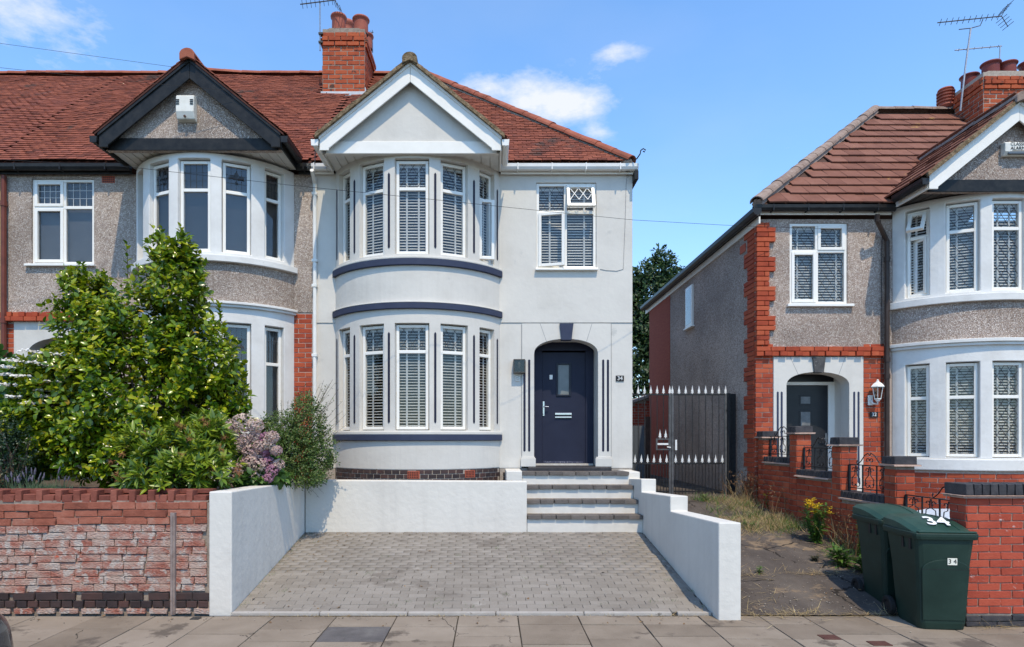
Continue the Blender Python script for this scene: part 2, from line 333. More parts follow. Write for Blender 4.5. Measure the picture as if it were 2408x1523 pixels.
WLD = {}                                           # world matrix of each parent, so that parts keep world coordinates
def hang(o, parent):
    if parent is None: return
    o.parent = parent
    w = WLD.get(parent.name)
    if w is not None: o.matrix_parent_inverse = w.inverted()
def thing(name, label, cat, loc=(0, 0, 0), group=None, local=False, rotz=0):
    o = bpy.data.objects.new(name, None); col.objects.link(o)
    o.location = loc; o.rotation_euler = (0, 0, rotz); o.empty_display_size = .2
    o['label'] = label; o['category'] = cat
    if group: o['group'] = group
    if not local: WLD[o.name] = Matrix.Translation(loc)
    return o
def tag(o, label, cat, group=None):
    o['label'] = label; o['category'] = cat
    if group: o['group'] = group
    return o
def part(name, mb, mats, parent=None, smooth=False, bevel=0, kind=None, M=None, seg=2, label=None):
    me = mb if isinstance(mb, bpy.types.Mesh) else mb.mesh(name, mats, smooth)
    o = bpy.data.objects.new(name, me); col.objects.link(o)
    if M is not None: o.matrix_basis = M
    hang(o, parent)
    if bevel:
        b = o.modifiers.new('bevel', 'BEVEL'); b.width = bevel; b.segments = seg; b.limit_method = 'ANGLE'; b.angle_limit = R(40)
    if kind: o['kind'] = kind
    if label: o['label'] = label
    return o
def np_mesh(name, V, Fc, m, smooth=False):
    V = np.asarray(V, np.float32); Fc = np.asarray(Fc, np.int32); k = Fc.shape[1]
    me = bpy.data.meshes.new(name)
    me.vertices.add(len(V)); me.vertices.foreach_set('co', V.ravel())
    me.loops.add(Fc.size); me.loops.foreach_set('vertex_index', Fc.ravel())
    me.polygons.add(len(Fc)); me.polygons.foreach_set('loop_start', np.arange(0, Fc.size, k, dtype=np.int32))
    try: me.polygons.foreach_set('loop_total', np.full(len(Fc), k, np.int32))
    except Exception: pass
    for mm in (m if isinstance(m, (list, tuple)) else [m]): me.materials.append(mm)
    me.update(calc_edges=True); me.validate()
    if smooth: me.shade_smooth()
    return me
def tri_of(me):
    me.calc_loop_triangles()
    V = np.zeros(len(me.vertices) * 3, np.float32); me.vertices.foreach_get('co', V)
    T = np.zeros(len(me.loop_triangles) * 3, np.int32); me.loop_triangles.foreach_get('vertices', T)
    return V.reshape(-1, 3), T.reshape(-1, 3)
def merged(name, meshes, Ms, m, smooth=False):
    base = [tri_of(q) for q in meshes]; Vs, Ts, o = [], [], 0
    for i, M in enumerate(Ms):
        V, T = base[i % len(base)]; A = np.array(M, np.float32)
        Vs.append(V @ A[:3, :3].T + A[:3, 3]); Ts.append(T + o); o += len(V)
    return np_mesh(name, np.concatenate(Vs), np.concatenate(Ts), m, smooth)
def pieces(name, meshes, Ms, parent, limit=300, rest=None, mats=None):
    # alike pieces one by one, sharing mesh data; past the limit the remainder is one part of kind 'stuff'
    if not isinstance(meshes, list): meshes = [meshes]
    for i, M in enumerate(Ms[:limit]):
        o = bpy.data.objects.new(name, meshes[i % len(meshes)]); col.objects.link(o); o.matrix_basis = M; hang(o, parent)
    if len(Ms) > limit:
        o = bpy.data.objects.new(rest or name + 's', merged(name, meshes, Ms[limit:], meshes[0].materials[0])); col.objects.link(o); hang(o, parent); o['kind'] = 'stuff'
_bl = {}
def block(key, sx, sy, sz, c, m, jit=0.0, seed=0):
    # a block with chamfered edges, centred; jit roughens it
    k = (key, seed)
    if k in _bl: return _bl[k]
    bm = bmesh.new(); bmesh.ops.create_cube(bm, size=1, matrix=Matrix.Diagonal((sx, sy, sz, 1)))
    if c: bmesh.ops.bevel(bm, geom=bm.edges[:], offset=c, segments=1, affect='EDGES', profile=.5)
    if jit:
        rg = random.Random(seed)
        for v in bm.verts: v.co += Vector((rg.uniform(-jit, jit), rg.uniform(-jit, jit), rg.uniform(-jit, jit)))
    me = bpy.data.meshes.new(key); bm.to_mesh(me); bm.free(); me.materials.append(m); _bl[k] = me
    return me
def bricks(o, u, n, L, H, course=.075, blen=.225, joint=.01, bond='stretcher', skip=None, jit=.003, z0=0, rg=random, dep=.06, proud=.004):
    """world matrices (for a unit block) of the bricks of a wall face: origin o, along u, outward n, up z"""
    u, n = Vector(u).normalized(), Vector(n).normalized(); up = Vector((0, 0, 1)); out = []; row = 0; z = z0
    while z + course <= H + 1e-4:
        if bond == 'header': ln = [blen / 2] * 400; off = (row % 2) * blen / 4
        elif bond == 'flemish': ln = [blen, blen / 2] * 200; off = (row % 2) * blen * .75
        elif bond == 'english': ln = [blen if row % 2 else blen / 2] * 400; off = blen / 4 if row % 2 else 0
        else: ln = [blen] * 400; off = (row % 2) * blen / 2
        x = -off; i = 0
        while x < L - .02:
            a, b = max(0, x), min(L, x + ln[i]); i += 1; x += ln[i - 1]
            if b - a < .035: continue
            c = (a + b) / 2, z + course / 2
            if skip and skip(*c): continue
            p = Vector(o) + u * c[0] + up * c[1] + n * (proud - dep / 2 + rg.uniform(-jit, jit))
            sx, sz = b - a - joint, course - joint
            M = Matrix(((u.x * sx, -n.x * dep, 0, p.x), (u.y * sx, -n.y * dep, 0, p.y), (u.z * sx, -n.z * dep, sz, p.z), (0, 0, 0, 1)))
            out.append(M @ Matrix.Rotation(rg.uniform(-.012, .012), 4, 'Y'))
        z += course; row += 1
    return out
def ublock(key, m, c=.045, jit=.02, n=3):
    return [block(key, 1, 1, 1, c, m, jit, s) for s in range(n)]
BK = {}
def brk(m):
    if m.name not in BK: BK[m.name] = ublock('brick_' + m.name, m)
    return BK[m.name]
def text_mesh(body, size, depth, m, M, parent, name='lettering', align='CENTER', bold=0.0):
    cu = bpy.data.curves.new('txt', 'FONT'); cu.body = body; cu.size = size; cu.extrude = depth; cu.align_x = align; cu.align_y = 'CENTER'; cu.offset = bold
    t = bpy.data.objects.new('txt', cu); col.objects.link(t)
    bpy.context.view_layer.update()
    me = bpy.data.meshes.new_from_object(t.evaluated_get(bpy.context.evaluated_depsgraph_get()))
    bpy.data.objects.remove(t); bpy.data.curves.remove(cu)
    me.materials.clear(); me.materials.append(m)
    o = bpy.data.objects.new(name, me); col.objects.link(o); o.matrix_basis = M; hang(o, parent)
    return o
FRONT = Matrix.Rotation(R(90), 4, 'X')             # lettering upright, facing the street
# ---------------------------------------------------------------- house builders
YF = 11.5                                          # the street front of the row of houses
def wallx(mb, x0, x1, z0, z1, y0, y1, holes, extra=()):
    t = MB(); hs = list(holes) + [(e, e, z0, z0) for e in extra]
    t.wall(x0, x1, z0, z1, y0, y1, hs); return t
def cyl(mb, t, xc, yc, Ro):
    # bends a flat wall (x in degrees, y as depth) into a round bay
    mb.add([(xc + (Ro - y) * math.sin(R(a)), yc - (Ro - y) * math.cos(R(a)), z) for a, y, z in t.v], t.f); return mb
def weld(me, d=1e-4):
    bm = bmesh.new(); bm.from_mesh(me); bmesh.ops.remove_doubles(bm, verts=bm.verts, dist=d); bmesh.ops.recalc_face_normals(bm, faces=bm.faces); bm.to_mesh(me); bm.free(); return me

def diamonds(mb, x0, x1, z0, z1, y, dw=.15, dh=.23, r=.0039, M=None, ph=0):
    s = dh / dw; w, h = x1 - x0, z1 - z0
    for sg in (1, -1):
        c = -6 * dh + ph
        while c < h + 6 * dh:
            # z = c + sg*s*x inside [0,w]x[0,h]
            xs = sorted(((0 - c) / (sg * s), (h - c) / (sg * s))); a, b = max(0, xs[0]), min(w, xs[1])
            if b - a > .012:
                mb.tube([(x0 + a, y, z0 + c + sg * s * a), (x0 + b, y, z0 + c + sg * s * b)], r, 4, M=M)
            c += dh
def window(parent, M, w, h, transom=None, mull=None, lat=(), latmat=None, latkind='diamond', gm=None, sash=(), opened=None, t=.05, sill=None, label=None, dw=.15, dh=.23, frm=None):
    """a glazed frame: local x across, z up from the bottom, y inwards; returns the frame part, its panes and lattices are sub-parts"""
    gm = gm or GLASS; latmat = latmat or LEAD; opened = opened or {}
    f = MB(); hw = w / 2
    f.box(-hw, 0, 0, -hw + t, .07, h, M=M); f.box(hw - t, 0, 0, hw, .07, h, M=M)
    f.box(-hw + t, 0, 0, hw - t, .07, t, M=M); f.box(-hw + t, 0, h - t, hw - t, .07, h, M=M)
    rows = [(t, h - t)] if transom is None else [(t, transom - .028), (transom + .028, h - t)]
    cols = [(-hw + t, hw - t)] if mull is None else [(-hw + t, mull - .028), (mull + .028, hw - t)]
    if transom is not None: f.box(-hw + t, .002, transom - .028, hw - t, .068, transom + .028, M=M)
    if mull is not None:
        for r0, r1 in rows: f.box(mull - .028, .004, r0, mull + .028, .066, r1, M=M)
    if sill: f.box(-hw - sill, -.09, -.045, hw + sill, .05, -.001, M=M)
    panes, lats, cas = [], [], []
    for ci, (a, b) in enumerate(cols):
        for ri, (c, d) in enumerate(rows):
            L = M; k = (ci, ri); tt = 0
            if k in opened:
                how, ang = opened[k]
                if how == 'top': L = M @ Matrix.Translation((0, -.012, d)) @ Matrix.Rotation(R(-ang), 4, 'X') @ Matrix.Translation((0, .012, -d))
                elif how == 'left': L = M @ Matrix.Translation((a, -.012, 0)) @ Matrix.Rotation(R(-ang), 4, 'Z') @ Matrix.Translation((-a, .012, 0))
                else: L = M @ Matrix.Translation((b, -.012, 0)) @ Matrix.Rotation(R(ang), 4, 'Z') @ Matrix.Translation((-b, .012, 0))
            if k in opened or k in sash:
                tt = .042; s = MB(); y0, y1 = (-.03, .03) if k in opened else (-.014, .05); e = .012
                s.box(a - e, y0, c - e, a + tt, y1, d + e, M=L); s.box(b - tt, y0, c - e, b + e, y1, d + e, M=L)
                s.box(a + tt, y0, c - e, b - tt, y1, c + tt, M=L); s.box(a + tt, y0, d - tt, b - tt, y1, d + e, M=L); cas.append(s)
            yp = 0.0 if k in opened else .03
            p = MB().box(a + tt, yp, c + tt, b - tt, yp + .006, d - tt, M=L); panes.append(p)
            if k in lat:
                q = MB()
                if latkind == 'diamond': diamonds(q, a + tt, b - tt, c + tt, d - tt, yp - .002, dw, dh, M=L)
                else:
                    nx, nz = latkind
                    for i in range(1, nx): xx = a + tt + (b - a - 2 * tt) * i / nx; q.tube([(xx, yp - .002, c + tt), (xx, yp - .002, d - tt)], .0042, 4, M=L)
                    for i in range(1, nz): zz = c + tt + (d - c - 2 * tt) * i / nz; q.tube([(a + tt, yp - .002, zz), (b - tt, yp - .002, zz)], .0042, 4, M=L)
                lats.append(q)
    o = part('window', f, frm or UPVC, parent, bevel=.006, label=label)
    for s in cas: part('casement', s, UPVC, o, bevel=.006)
    for p in panes: part('pane', p, gm, o)
    for q in lats: part('lead_lattice', q, latmat, o)
    return o
_sl = {}
def blind(M, w, h, label, tilt=24, pitch=.049, group=None, tapes=(-.22, .22), m=None, lift=0.0, off=.095):
    c = M @ Vector((0, off, 0))
    t = thing('venetian_blind', label, 'window blind', tuple(c), group)
    k = (round(w, 2), (m or SLAT).name)
    if k not in _sl:
        me = MB(); ww = k[0] / 2; ys = (-.024, -.008, .008, .024); zs = (0, .003, .003, 0)
        me.add([(sx * ww, y, z + o) for o in (0, .003) for sx in (-1, 1) for y, z in zip(ys, zs)],
               [(0, 1, 5, 4), (1, 2, 6, 5), (2, 3, 7, 6), (8, 12, 13, 9), (9, 13, 14, 10), (10, 14, 15, 11), (0, 4, 12, 8), (3, 11, 15, 7)])
        _sl[k] = me.mesh('blind_slat', m or SLAT)
    Ms = []; z = .02 + lift; rg = random.Random(int(w * 1e4 + h * 77))
    while z < h - .05:
        Ms.append(M @ Matrix.Translation((0, off, z)) @ Matrix.Rotation(R(tilt + rg.uniform(-3.5, 3.5)), 4, 'X') @ Matrix.Rotation(rg.uniform(-.006, .006), 4, 'Y')); z += pitch
    pieces('blind_slat', _sl[k], Ms, t)
    for x in tapes: part('ladder_tape', MB().box(x * w - .016, off - .0285, .01 + lift, x * w + .016, off - .0265, h - .03, M=M), SLAT, t)
    part('headrail', MB().box(-w / 2, off - .03, h - .05, w / 2, off + .03, h, M=M), m or SLAT, t)
    return t

WIN = [(-47, 6.3), (-24.3, 8.3), (0, 9.7), (24.3, 8.3), (47, 6.3)]
class Bay:
    def __init__(s, xc, half, proj=.85):
        s.xc, s.half = xc, half; s.r = (half * half + proj * proj) / 2 / proj; s.yc = YF - proj + s.r; s.ang = math.degrees(math.asin(half / s.r))
    def at(s, th, z, inset=.06):
        a = R(th); rr = s.r - inset
        return Matrix.Translation((s.xc + rr * math.sin(a), s.yc - rr * math.cos(a), z)) @ Matrix.Rotation(a, 4, 'Z')
def bay_wall(root, b, z0, z1, m, openings=(), name='bay_wall', outset=0.0, bevel=.018, thick=.16):
    t = MB(); hs = [(c - h, c + h, a, d) for c, h, a, d in openings]
    ex = [-b.ang + 2 * b.ang * i / 40 for i in range(1, 40)]
    hs2 = hs + [(e, e, z0, z0) for e in ex]
    t.wall(-b.ang, b.ang, z0, z1, 0, thick, hs2)
    mb = MB(); cyl(mb, t, b.xc, b.yc, b.r + outset)
    me = weld(mb.mesh(name, m)); return part(name, me, m, root, bevel=bevel)
def band(root, b, z0, z1, m, out=.05, name='band', parent_kind=None, bevel=.008, thick=.1):
    return part(name, MB().arc(b.xc, b.yc, b.r + out, b.r + out - thick, -b.ang, b.ang, z0, z1, n=44), m, root, bevel=bevel)
def bay_windows(root, b, z0, z1, transom, lats, names, gm=None, opened=None, latkind='diamond', latmat=None, blinds=None, where='', group=None, latrow=((0, 1),), inset=.085, dw=.15, dh=.23, bm=None, tilt=18):
    for i, (th, hf) in enumerate(WIN):
        k = names[i]
        if k is None: continue
        M = b.at(th, z0 + .012, inset); w = 2 * (b.r - inset) * math.sin(R(hf)) - .01; h = z1 - z0 - .03
        window(root, M, w, h, transom=transom - z0, lat=lats, latkind=latkind, latmat=latmat, gm=gm, opened=(opened or {}).get(i), dw=dw, dh=dh)
        # sloping painted sill under each frame
        if blinds and blinds[i]: blind(M, w - .04, h - .04, blinds[i], group=group, tilt=tilt, tapes=(-.2, .2) if hf > 9 else (-.14,) if th < 0 else (.16,), m=bm)

def tile_field(roof, x0, x1, y0, z0, slope, vmax, inside, gauge, width, m, key, rise=.02, wav=0.0, limit=300, seed=1, thick=.015, length=None, tilt=5.2):
    """courses of tiles on a roof plane that climbs away from the street: x along the eave, slope dz/dy"""
    a = math.atan(slope); ca, sa = math.cos(a), math.sin(a); rg = random.Random(seed); Ms = []
    ln = length or (gauge * 1.42 if gauge > .15 else gauge * 1.6)
    me = [block(key + '%d' % s, width - .006, ln, thick, .003, m, .0018, s) for s in range(3)]
    n = int(vmax / gauge) + 1
    for i in range(n):
        v = (i + .5) * gauge; x = x0 - (i % 2) * width / 2
        while x < x1 + width:
            cx = x + width / 2; x += width
            y, z = y0 + v * ca, z0 + v * sa
            if not inside(cx, y): continue
            w = wav * (noise.noise((cx * .4, v * .45, 3.1)) + .25 * noise.noise((cx * 1.1, v * .9, 9.2))) if wav else 0
            off = rise + w + rg.uniform(-.003, .003)
            p = Vector((cx, y - sa * off, z + ca * off))
            M = Matrix.Translation(p) @ Matrix.Rotation(a - R(tilt) + rg.uniform(-.012, .012), 4, 'X') @ Matrix.Rotation(rg.uniform(-.014, .014), 4, 'Y') @ Matrix.Rotation(rg.uniform(-.018, .018), 4, 'Z')
            q = (p.x / p.y * F + VX, VY - (p.z - HC) / p.y * F)
            Ms.append((0 if -20 < q[0] < 2420 else 1, p.length, M))
    Ms.sort(key=lambda t: (t[0], t[1]))
    pieces('roof_tile', me, [t[2] for t in Ms], roof, limit, 'roof_tiles')
def half_tiles(roof, pts, r, m, key, ln=.42, name='ridge_tile', seed=3, flat=.85):
    """half-round tiles end to end along a ridge or hip line"""
    rg = random.Random(seed); k = (key, round(ln, 2))
    if k not in _bl:
        mb = MB(); vs = []; n = 8
        for y in (-ln / 2, ln / 2 + .02):
            for rr in (r * (1.0 if y < 0 else .93), r * (1.0 if y < 0 else .93) - .018):
                vs += [(rr * math.cos(math.pi * j / n), y, rr * flat * math.sin(math.pi * j / n)) for j in range(n + 1)]
        N = n + 1; fs = []
        for j in range(n):
            fs += [(j, j + 1, 2 * N + j + 1, 2 * N + j), (N + j, 3 * N + j, 3 * N + j + 1, N + j + 1), (j, N + j, N + j + 1, j + 1), (2 * N + j, 2 * N + j + 1, 3 * N + j + 1, 3 * N + j)]
        mb.add(vs, fs); _bl[k] = mb.mesh(key, m)
    Ms = []
    for a, b in zip(pts[:-1], pts[1:]):
        a, b = Vector(a), Vector(b); L = (b - a).length; n = max(1, round(L / ln)); d = (b - a).normalized()
        u = d.cross(Vector((0, 0, 1))).normalized(); w = u.cross(d)
        for i in range(n):
            p = a + (b - a) * ((i + .5) / n); s = L / n / ln
            Ms.append(Matrix(((u.x, d.x * s, w.x, p.x), (u.y, d.y * s, w.y, p.y), (u.z, d.z * s, w.z, p.z + rg.uniform(-.008, .008)), (0, 0, 0, 1))) @ Matrix.Rotation(rg.uniform(-.03, .03), 4, 'X'))
    pieces(name, _bl[k], Ms, roof)

def gable(root, xc, zb, board, panelm, beam, roofm, verge, gut, half=1.49, solid_soffit=SOFFIT, tiles=None, cap=None):
    s, zo = .813, zb + .215; ap = zo + s * half; yb = 10.45
    for sg in (-1, 1):
        P = [(sg * half, zb), (sg * half, zo), (0.0015 * sg, ap), (0.0015 * sg, ap - .30), (sg * 1.34, zb + .035), (sg * 1.34, zb)]
        part('bargeboard', MB().prism([(xc + a, b) for a, b in P], yb, yb + .03), board, root, bevel=.006)
        # the moulding that runs under the tiles, a little proud of the board
        part('bargeboard_trim', MB().prism([(xc + sg * (half + .012), zo - .045), (xc + sg * (half + .012), zo + .008), (xc + .0015 * sg, ap + .017), (xc + .0015 * sg, ap - .036)], yb - .022, yb - .001), board, root, bevel=.004)
    o = part('gable_panel', MB().prism([(xc - 1.46, zb + .01), (xc + 1.46, zb + .01), (xc, zb + .2 + s * 1.44)], 10.60, 10.70), panelm, root)
    part('gable_beam', MB().box(xc - 1.42, 10.575, zb + .003, xc + 1.42, 10.599, zb + .205), beam, root, bevel=.006)
    sof = part('soffit', MB().box(xc - half + .01, 10.703, zb + .075, xc + half - .01, YF - .004, zb + .09), solid_soffit, root)
    n = 19; wd = (2 * half - .05) / n; me = block('soffit_board%.3f_b' % wd + solid_soffit.name, wd - .018, YF - 10.703 - .012, .014, .002, solid_soffit)
    pieces('soffit_board', me, [Matrix.Translation((xc - half + .025 + wd * (i + .5), (10.703 + YF) / 2 - .002, zb + .0665)) for i in range(n)], sof)
    for sg in (-1, 1):
        part('side_fascia', MB().box(xc + sg * half - .012, yb + .032, zb + .004, xc + sg * half + .012, 11.3, zo - .01), board, root)
        g = MB(); prof = [(0, .11), (.004, .05), (.03, .012), (.07, 0), (.105, .02), (.12, .06), (.124, .115), (.112, .115), (.108, .06), (.09, .03), (.07, .012), (.035, .022), (.014, .055), (.01, .11)]
        g.prism([(xc + sg * (half + .014 + a), zo - .16 + b) for a, b in prof], yb - .03, 11.22)
        g.box(xc + sg * (half + .02), yb - .034, zo - .15, xc + sg * (half + .13), yb - .028, zo - .05)
        go = part('gable_gutter', g, gut, root)
    rf = MB(); e = half + .06
    for sg in (-1, 1):
        lo = zo - s * .06 + .02
        rf.add([(xc + sg * e, 10.42, lo), (xc, 10.42, ap + .02), (xc, 12.85, ap + .02), (xc + sg * e, 11.32, lo),
                (xc + sg * e, 10.42, lo + .03), (xc, 10.42, ap + .055), (xc, 12.85, ap + .055), (xc + sg * e, 11.32, lo + .03)],
               [(0, 1, 2, 3), (4, 7, 6, 5), (0, 4, 5, 1), (1, 5, 6, 2), (2, 6, 7, 3), (3, 7, 4, 0)])
    ro = part('gable_roof', rf, roofm, root)
    # plain or large tiles on both slopes
    gauge, width, m, key = tiles; a = math.atan(s); ca, sa = math.cos(a), math.sin(a); Ms = []
    me = [block(key + 'g%d' % q, gauge * 1.4, width - .006, .015 if gauge < .2 else .026, .003, m, .002, q) for q in range(3)]; rg = random.Random(int(xc * 100))
    L = e / ca; nrow = int(L / gauge) + 1
    for sg in (-1, 1):
        for i in range(nrow):
            v = (i + .45) * gauge
            if v > L - .03: continue
            x = xc + sg * (e - v * ca); z = zo - s * .06 + .055 + v * sa; yend = 11.25 + 1.55 * v / L; y = 10.40 - (i % 2) * width / 2 + .02; first = True
            while y < yend:
                if i % 2 and first: y += width / 2
                M = Matrix.Translation((x + sg * .02, y + width / 2 + rg.uniform(-.006, .006), z + .02 + rg.uniform(-.004, .004))) @ Matrix.Rotation(sg * (a - R(5)) + rg.uniform(-.02, .02), 4, 'Y') @ Matrix.Rotation(rg.uniform(-.015, .015), 4, 'Z')
                Ms.append((0 if first else 1, M)); y += width; first = False
    Ms.sort(key=lambda t: t[0])
    pieces('roof_tile', me, [t[1] for t in Ms], ro, 300, 'roof_tiles')
    capm = cap or RIDGE; pts = [(xc + .122 * math.cos(math.pi * k / 12), ap + .035 + .105 * math.sin(math.pi * k / 12)) for k in range(13)] + [(xc - .122, ap - .05), (xc, ap + .0), (xc + .122, ap - .05)]
    part('ridge_end_cap', MB().prism(pts, 10.35, 10.41), capm, ro, bevel=.01)
    if verge:
        for sg in (-1, 1):
            vs = []; fs = []; N = 26
            for i in range(N + 1):
                t = i / N; x = sg * (e * (1 - t)); z = zo - s * .06 + (ap - zo + s * .06) * t + .012
                h = .075 + .018 * noise.noise((t * 9, sg * 5, xc)); d = .012 * noise.noise((t * 14, sg, 2 + xc))
                vs += [(xc + x, 10.375 + d, z), (xc + x, 10.385 + d, z + h), (xc + x, 10.47, z + h + .012), (xc + x, 10.47, z)]
            for i in range(N):
                for k in range(4): fs.append((4 * i + k, 4 * i + (k + 1) % 4, 4 * i + 4 + (k + 1) % 4, 4 * i + 4 + k))
            fs += [(3, 2, 1, 0), tuple(4 * N + k for k in range(4))]
            part('verge_mortar', MB().add(vs, fs), verge, ro)
    return ap, ro

def eaves(root, x0, x1, zt, board, gut, y=11.37, brackets=6, fascia_h=.15):
    zt += .135
    """fascia, soffit and half-round gutter along the street front"""
    part('fascia', MB().box(x0, y + .045, zt - fascia_h - .02, x1, y + .07, zt - .012), board, root, bevel=.004)
    part('eaves_soffit', MB().box(x0, y + .071, zt - fascia_h, x1, YF - .016, zt - fascia_h + .015), board, root)
    prof = [(-.125, 0), (-.12, -.055), (-.095, -.095), (-.06, -.108), (-.025, -.095), (.002, -.055), (.004, 0), (-.008, 0), (-.012, -.05), (-.03, -.083), (-.06, -.096), (-.09, -.083), (-.11, -.05), (-.115, 0)]
    g = MB().prism([(y + .04 + a, zt - .03 + b) for a, b in prof], x0 - .02, x1 + .02, axis='x')
    go = part('gutter', g, gut, root)
    me = block('gutter_bracket' + gut.name, .022, .142, .122, .004, gut)
    pieces('gutter_bracket', me, [Matrix.Translation((x0 + (x1 - x0) * (i + .5) / brackets, y + .04 - .0605, zt - .083)) for i in range(brackets)], go)
    return go

def chimney(root, x0, x1, y0, y1, zb, zt, m, mm, pots, potm, course, blen, flash=True, sides=(-1, 1), proj=2):
    c = part('chimney', MB().box(x0 + .004, y0 + .004, zb - .6, x1 - .004, y1, zt - .01), mm, root)
    H = zt - zb; Ms = []; rg = random.Random(int(x0 * 50))
    nrow = int(H / course)
    def face(o, u, n, L):
        out = bricks(o, u, n, L, nrow * course + .001, course, blen, .019, rg=rg, jit=.006)
        res = []
        for M in out:
            row = int((M.translation.z - zb) / course)
            top = nrow - 1 - row
            push = (.05 if top in (1, ) else .035 if top == 2 else .02 if top == 0 else .0) if proj else 0
            res.append(Matrix.Translation(Vector(n) * push) @ M)
        return res
    Ms += face((x0, y0, zb), (1, 0, 0), (0, -1, 0), x1 - x0)
    if 1 in sides: Ms += face((x1, y0 + .02, zb), (0, 1, 0), (1, 0, 0), y1 - y0)
    if -1 in sides: Ms += face((x0, y1, zb), (0, -1, 0), (-1, 0, 0), y1 - y0)
    pieces('brick', brk(m), Ms, c, 300)
    part('flaunching', MB().prism([(x0 + .03, zt - .012), (x0 + .16, zt + .045), (x1 - .16, zt + .045), (x1 - .03, zt - .012)], y0 + .05, y1 - .05), mm, c)
    for px, py, r, h in pots:
        part('chimney_pot', MB().lathe([(r * .98, 0), (r, .02), (r * .98, h * .7), (r * 1.0, h * .82), (r * 1.17, h * .87), (r * 1.2, h * .94), (r * 1.13, h), (r * .9, h), (r * .85, h * .4), (r * .85, 0)], (px, py, zt + .02), 24), potm, c, smooth=True)
    if flash: part('lead_flashing', MB().box(x0 - .03, y0 - .035, zb - .13, x1 + .03, y0 - .008, zb + .02).box(x1 + .002, y0 - .02, zb - .05, x1 + .02, y0 + .30, zb + .12), LEADF, c, bevel=.006)
    return c
# ---------------------------------------------------------------- the white house
XW0, XW1 = X(737, YF), X(1487, YF)                 # party wall and outer corner
white = thing('terraced_house', 'white rendered house with navy bands, round two-storey bay and navy arched front door', 'house', ((XW0 + XW1) / 2, YF, 1.0))
b34 = Bay(-1.33, 1.49)
zE = 6.61                                          # eaves level
zStr = Z(760, YF); zBase = Z(1101, YF)
sx0, sx1 = X(1227, YF), X(1437, YF)                # painted door surround
wx0, wx1, wz0, wz1 = X(1261, YF), X(1402, YF), Z(633, YF), Z(431, YF)
lo = MB(); zTop = 6.60
part('lower_wall', MB().wall(XW0, b34.xc - b34.half + .04, zBase, zStr - .006, YF, YF + .28), WHITE, white)
lo.wall(b34.xc + b34.half - .04, XW1, zBase, zStr - .006, YF, YF + .28, [(sx0, sx1, zBase, zStr - .012)])
part('lower_wall', lo, WHITE, white)
up = MB()
part('upper_wall', MB().wall(XW0, b34.xc - b34.half + .04, zStr, zTop, YF - .014, YF + .28), WHITE, white, bevel=.006)
up.wall(b34.xc + b34.half - .04, XW1, zStr, zTop, YF - .014, YF + .28, [(wx0, wx1, wz0, wz1)])
part('upper_wall', weld(up.mesh('upper_wall', WHITE)), WHITE, white, bevel=.006)
part('side_wall', MB().box(XW1 - .28, YF + .281, .6, XW1, 19, 6.6), WHITE, white)
part('rear_wall', MB().box(XW0, 18.8, .6, XW1 - .281, 19, 6.6), WHITE, white)
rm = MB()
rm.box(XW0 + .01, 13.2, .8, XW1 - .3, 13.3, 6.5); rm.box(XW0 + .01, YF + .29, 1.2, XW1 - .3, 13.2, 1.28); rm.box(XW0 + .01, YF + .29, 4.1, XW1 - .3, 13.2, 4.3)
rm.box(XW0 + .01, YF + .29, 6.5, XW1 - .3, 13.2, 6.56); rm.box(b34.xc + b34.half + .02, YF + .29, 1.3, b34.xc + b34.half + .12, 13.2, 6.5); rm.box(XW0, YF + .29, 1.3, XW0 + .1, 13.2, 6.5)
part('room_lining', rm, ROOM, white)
# bay
bay_wall(white, b34, zBase, 1.80, WHITE)
lowin = [(c, h, 1.965, 3.765) for c, h in WIN]
bay_wall(white, b34, 1.89, 4.02, WHITE, lowin)
bay_wall(white, b34, 4.085, 4.745, WHITE)
upwin = [(c, h, 4.925, 6.53) for c, h in WIN]
bay_wall(white, b34, 4.83, 6.628, WHITE, upwin)
band(white, b34, 1.79, 1.893, BLUE, name='blue_band'); band(white, b34, 4.0, 4.10, BLUE, .055, name='blue_band'); band(white, b34, 4.73, 4.838, BLUE, .055, name='blue_band')
band(white, b34, 1.894, 1.945, WHITE, .045, name='sill_course'); band(white, b34, 4.839, 4.875, WHITE, .05, name='sill_course')
band(white, b34, 4.101, 4.118, WHITE, .06, name='sill_course')
for sg in (-1, 1):
    for th in (13.0, 36.6, 56.2):
        for z0, z1 in ((2.08, 3.62), (5.02, 6.30)):
            M = b34.at(sg * th, 0, -.006)
            q = MB(); n = 5; w = .019
            prof = [(-w, z0 + .03), (0, z0), (w, z0 + .03), (w, z1 - .03), (0, z1), (-w, z1 - .03)]
            q.prism(prof, -.001, .03, M=M); part('blue_groove', q, DOORBLUE, white)  # surface strip; the darker navy paints in the shade of a recess
pos = ['far left', 'left of centre', 'centre', 'right of centre', 'far right']
GB = 'white blinds in the windows of the white house'
bay_windows(white, b34, 1.965, 3.765, 3.28, {(0, 1)}, pos, blinds=['white slatted blind in the %s light of the white house ground floor bay' % p for p in pos], group=GB, tilt=22)
bay_windows(white, b34, 4.925, 6.53, 6.03, {(0, 1)}, pos, blinds=['white slatted blind in the %s light of the white house upper bay' % p for p in pos], group=GB, opened={4: {(0, 0): ('left', 38)}}, tilt=40)
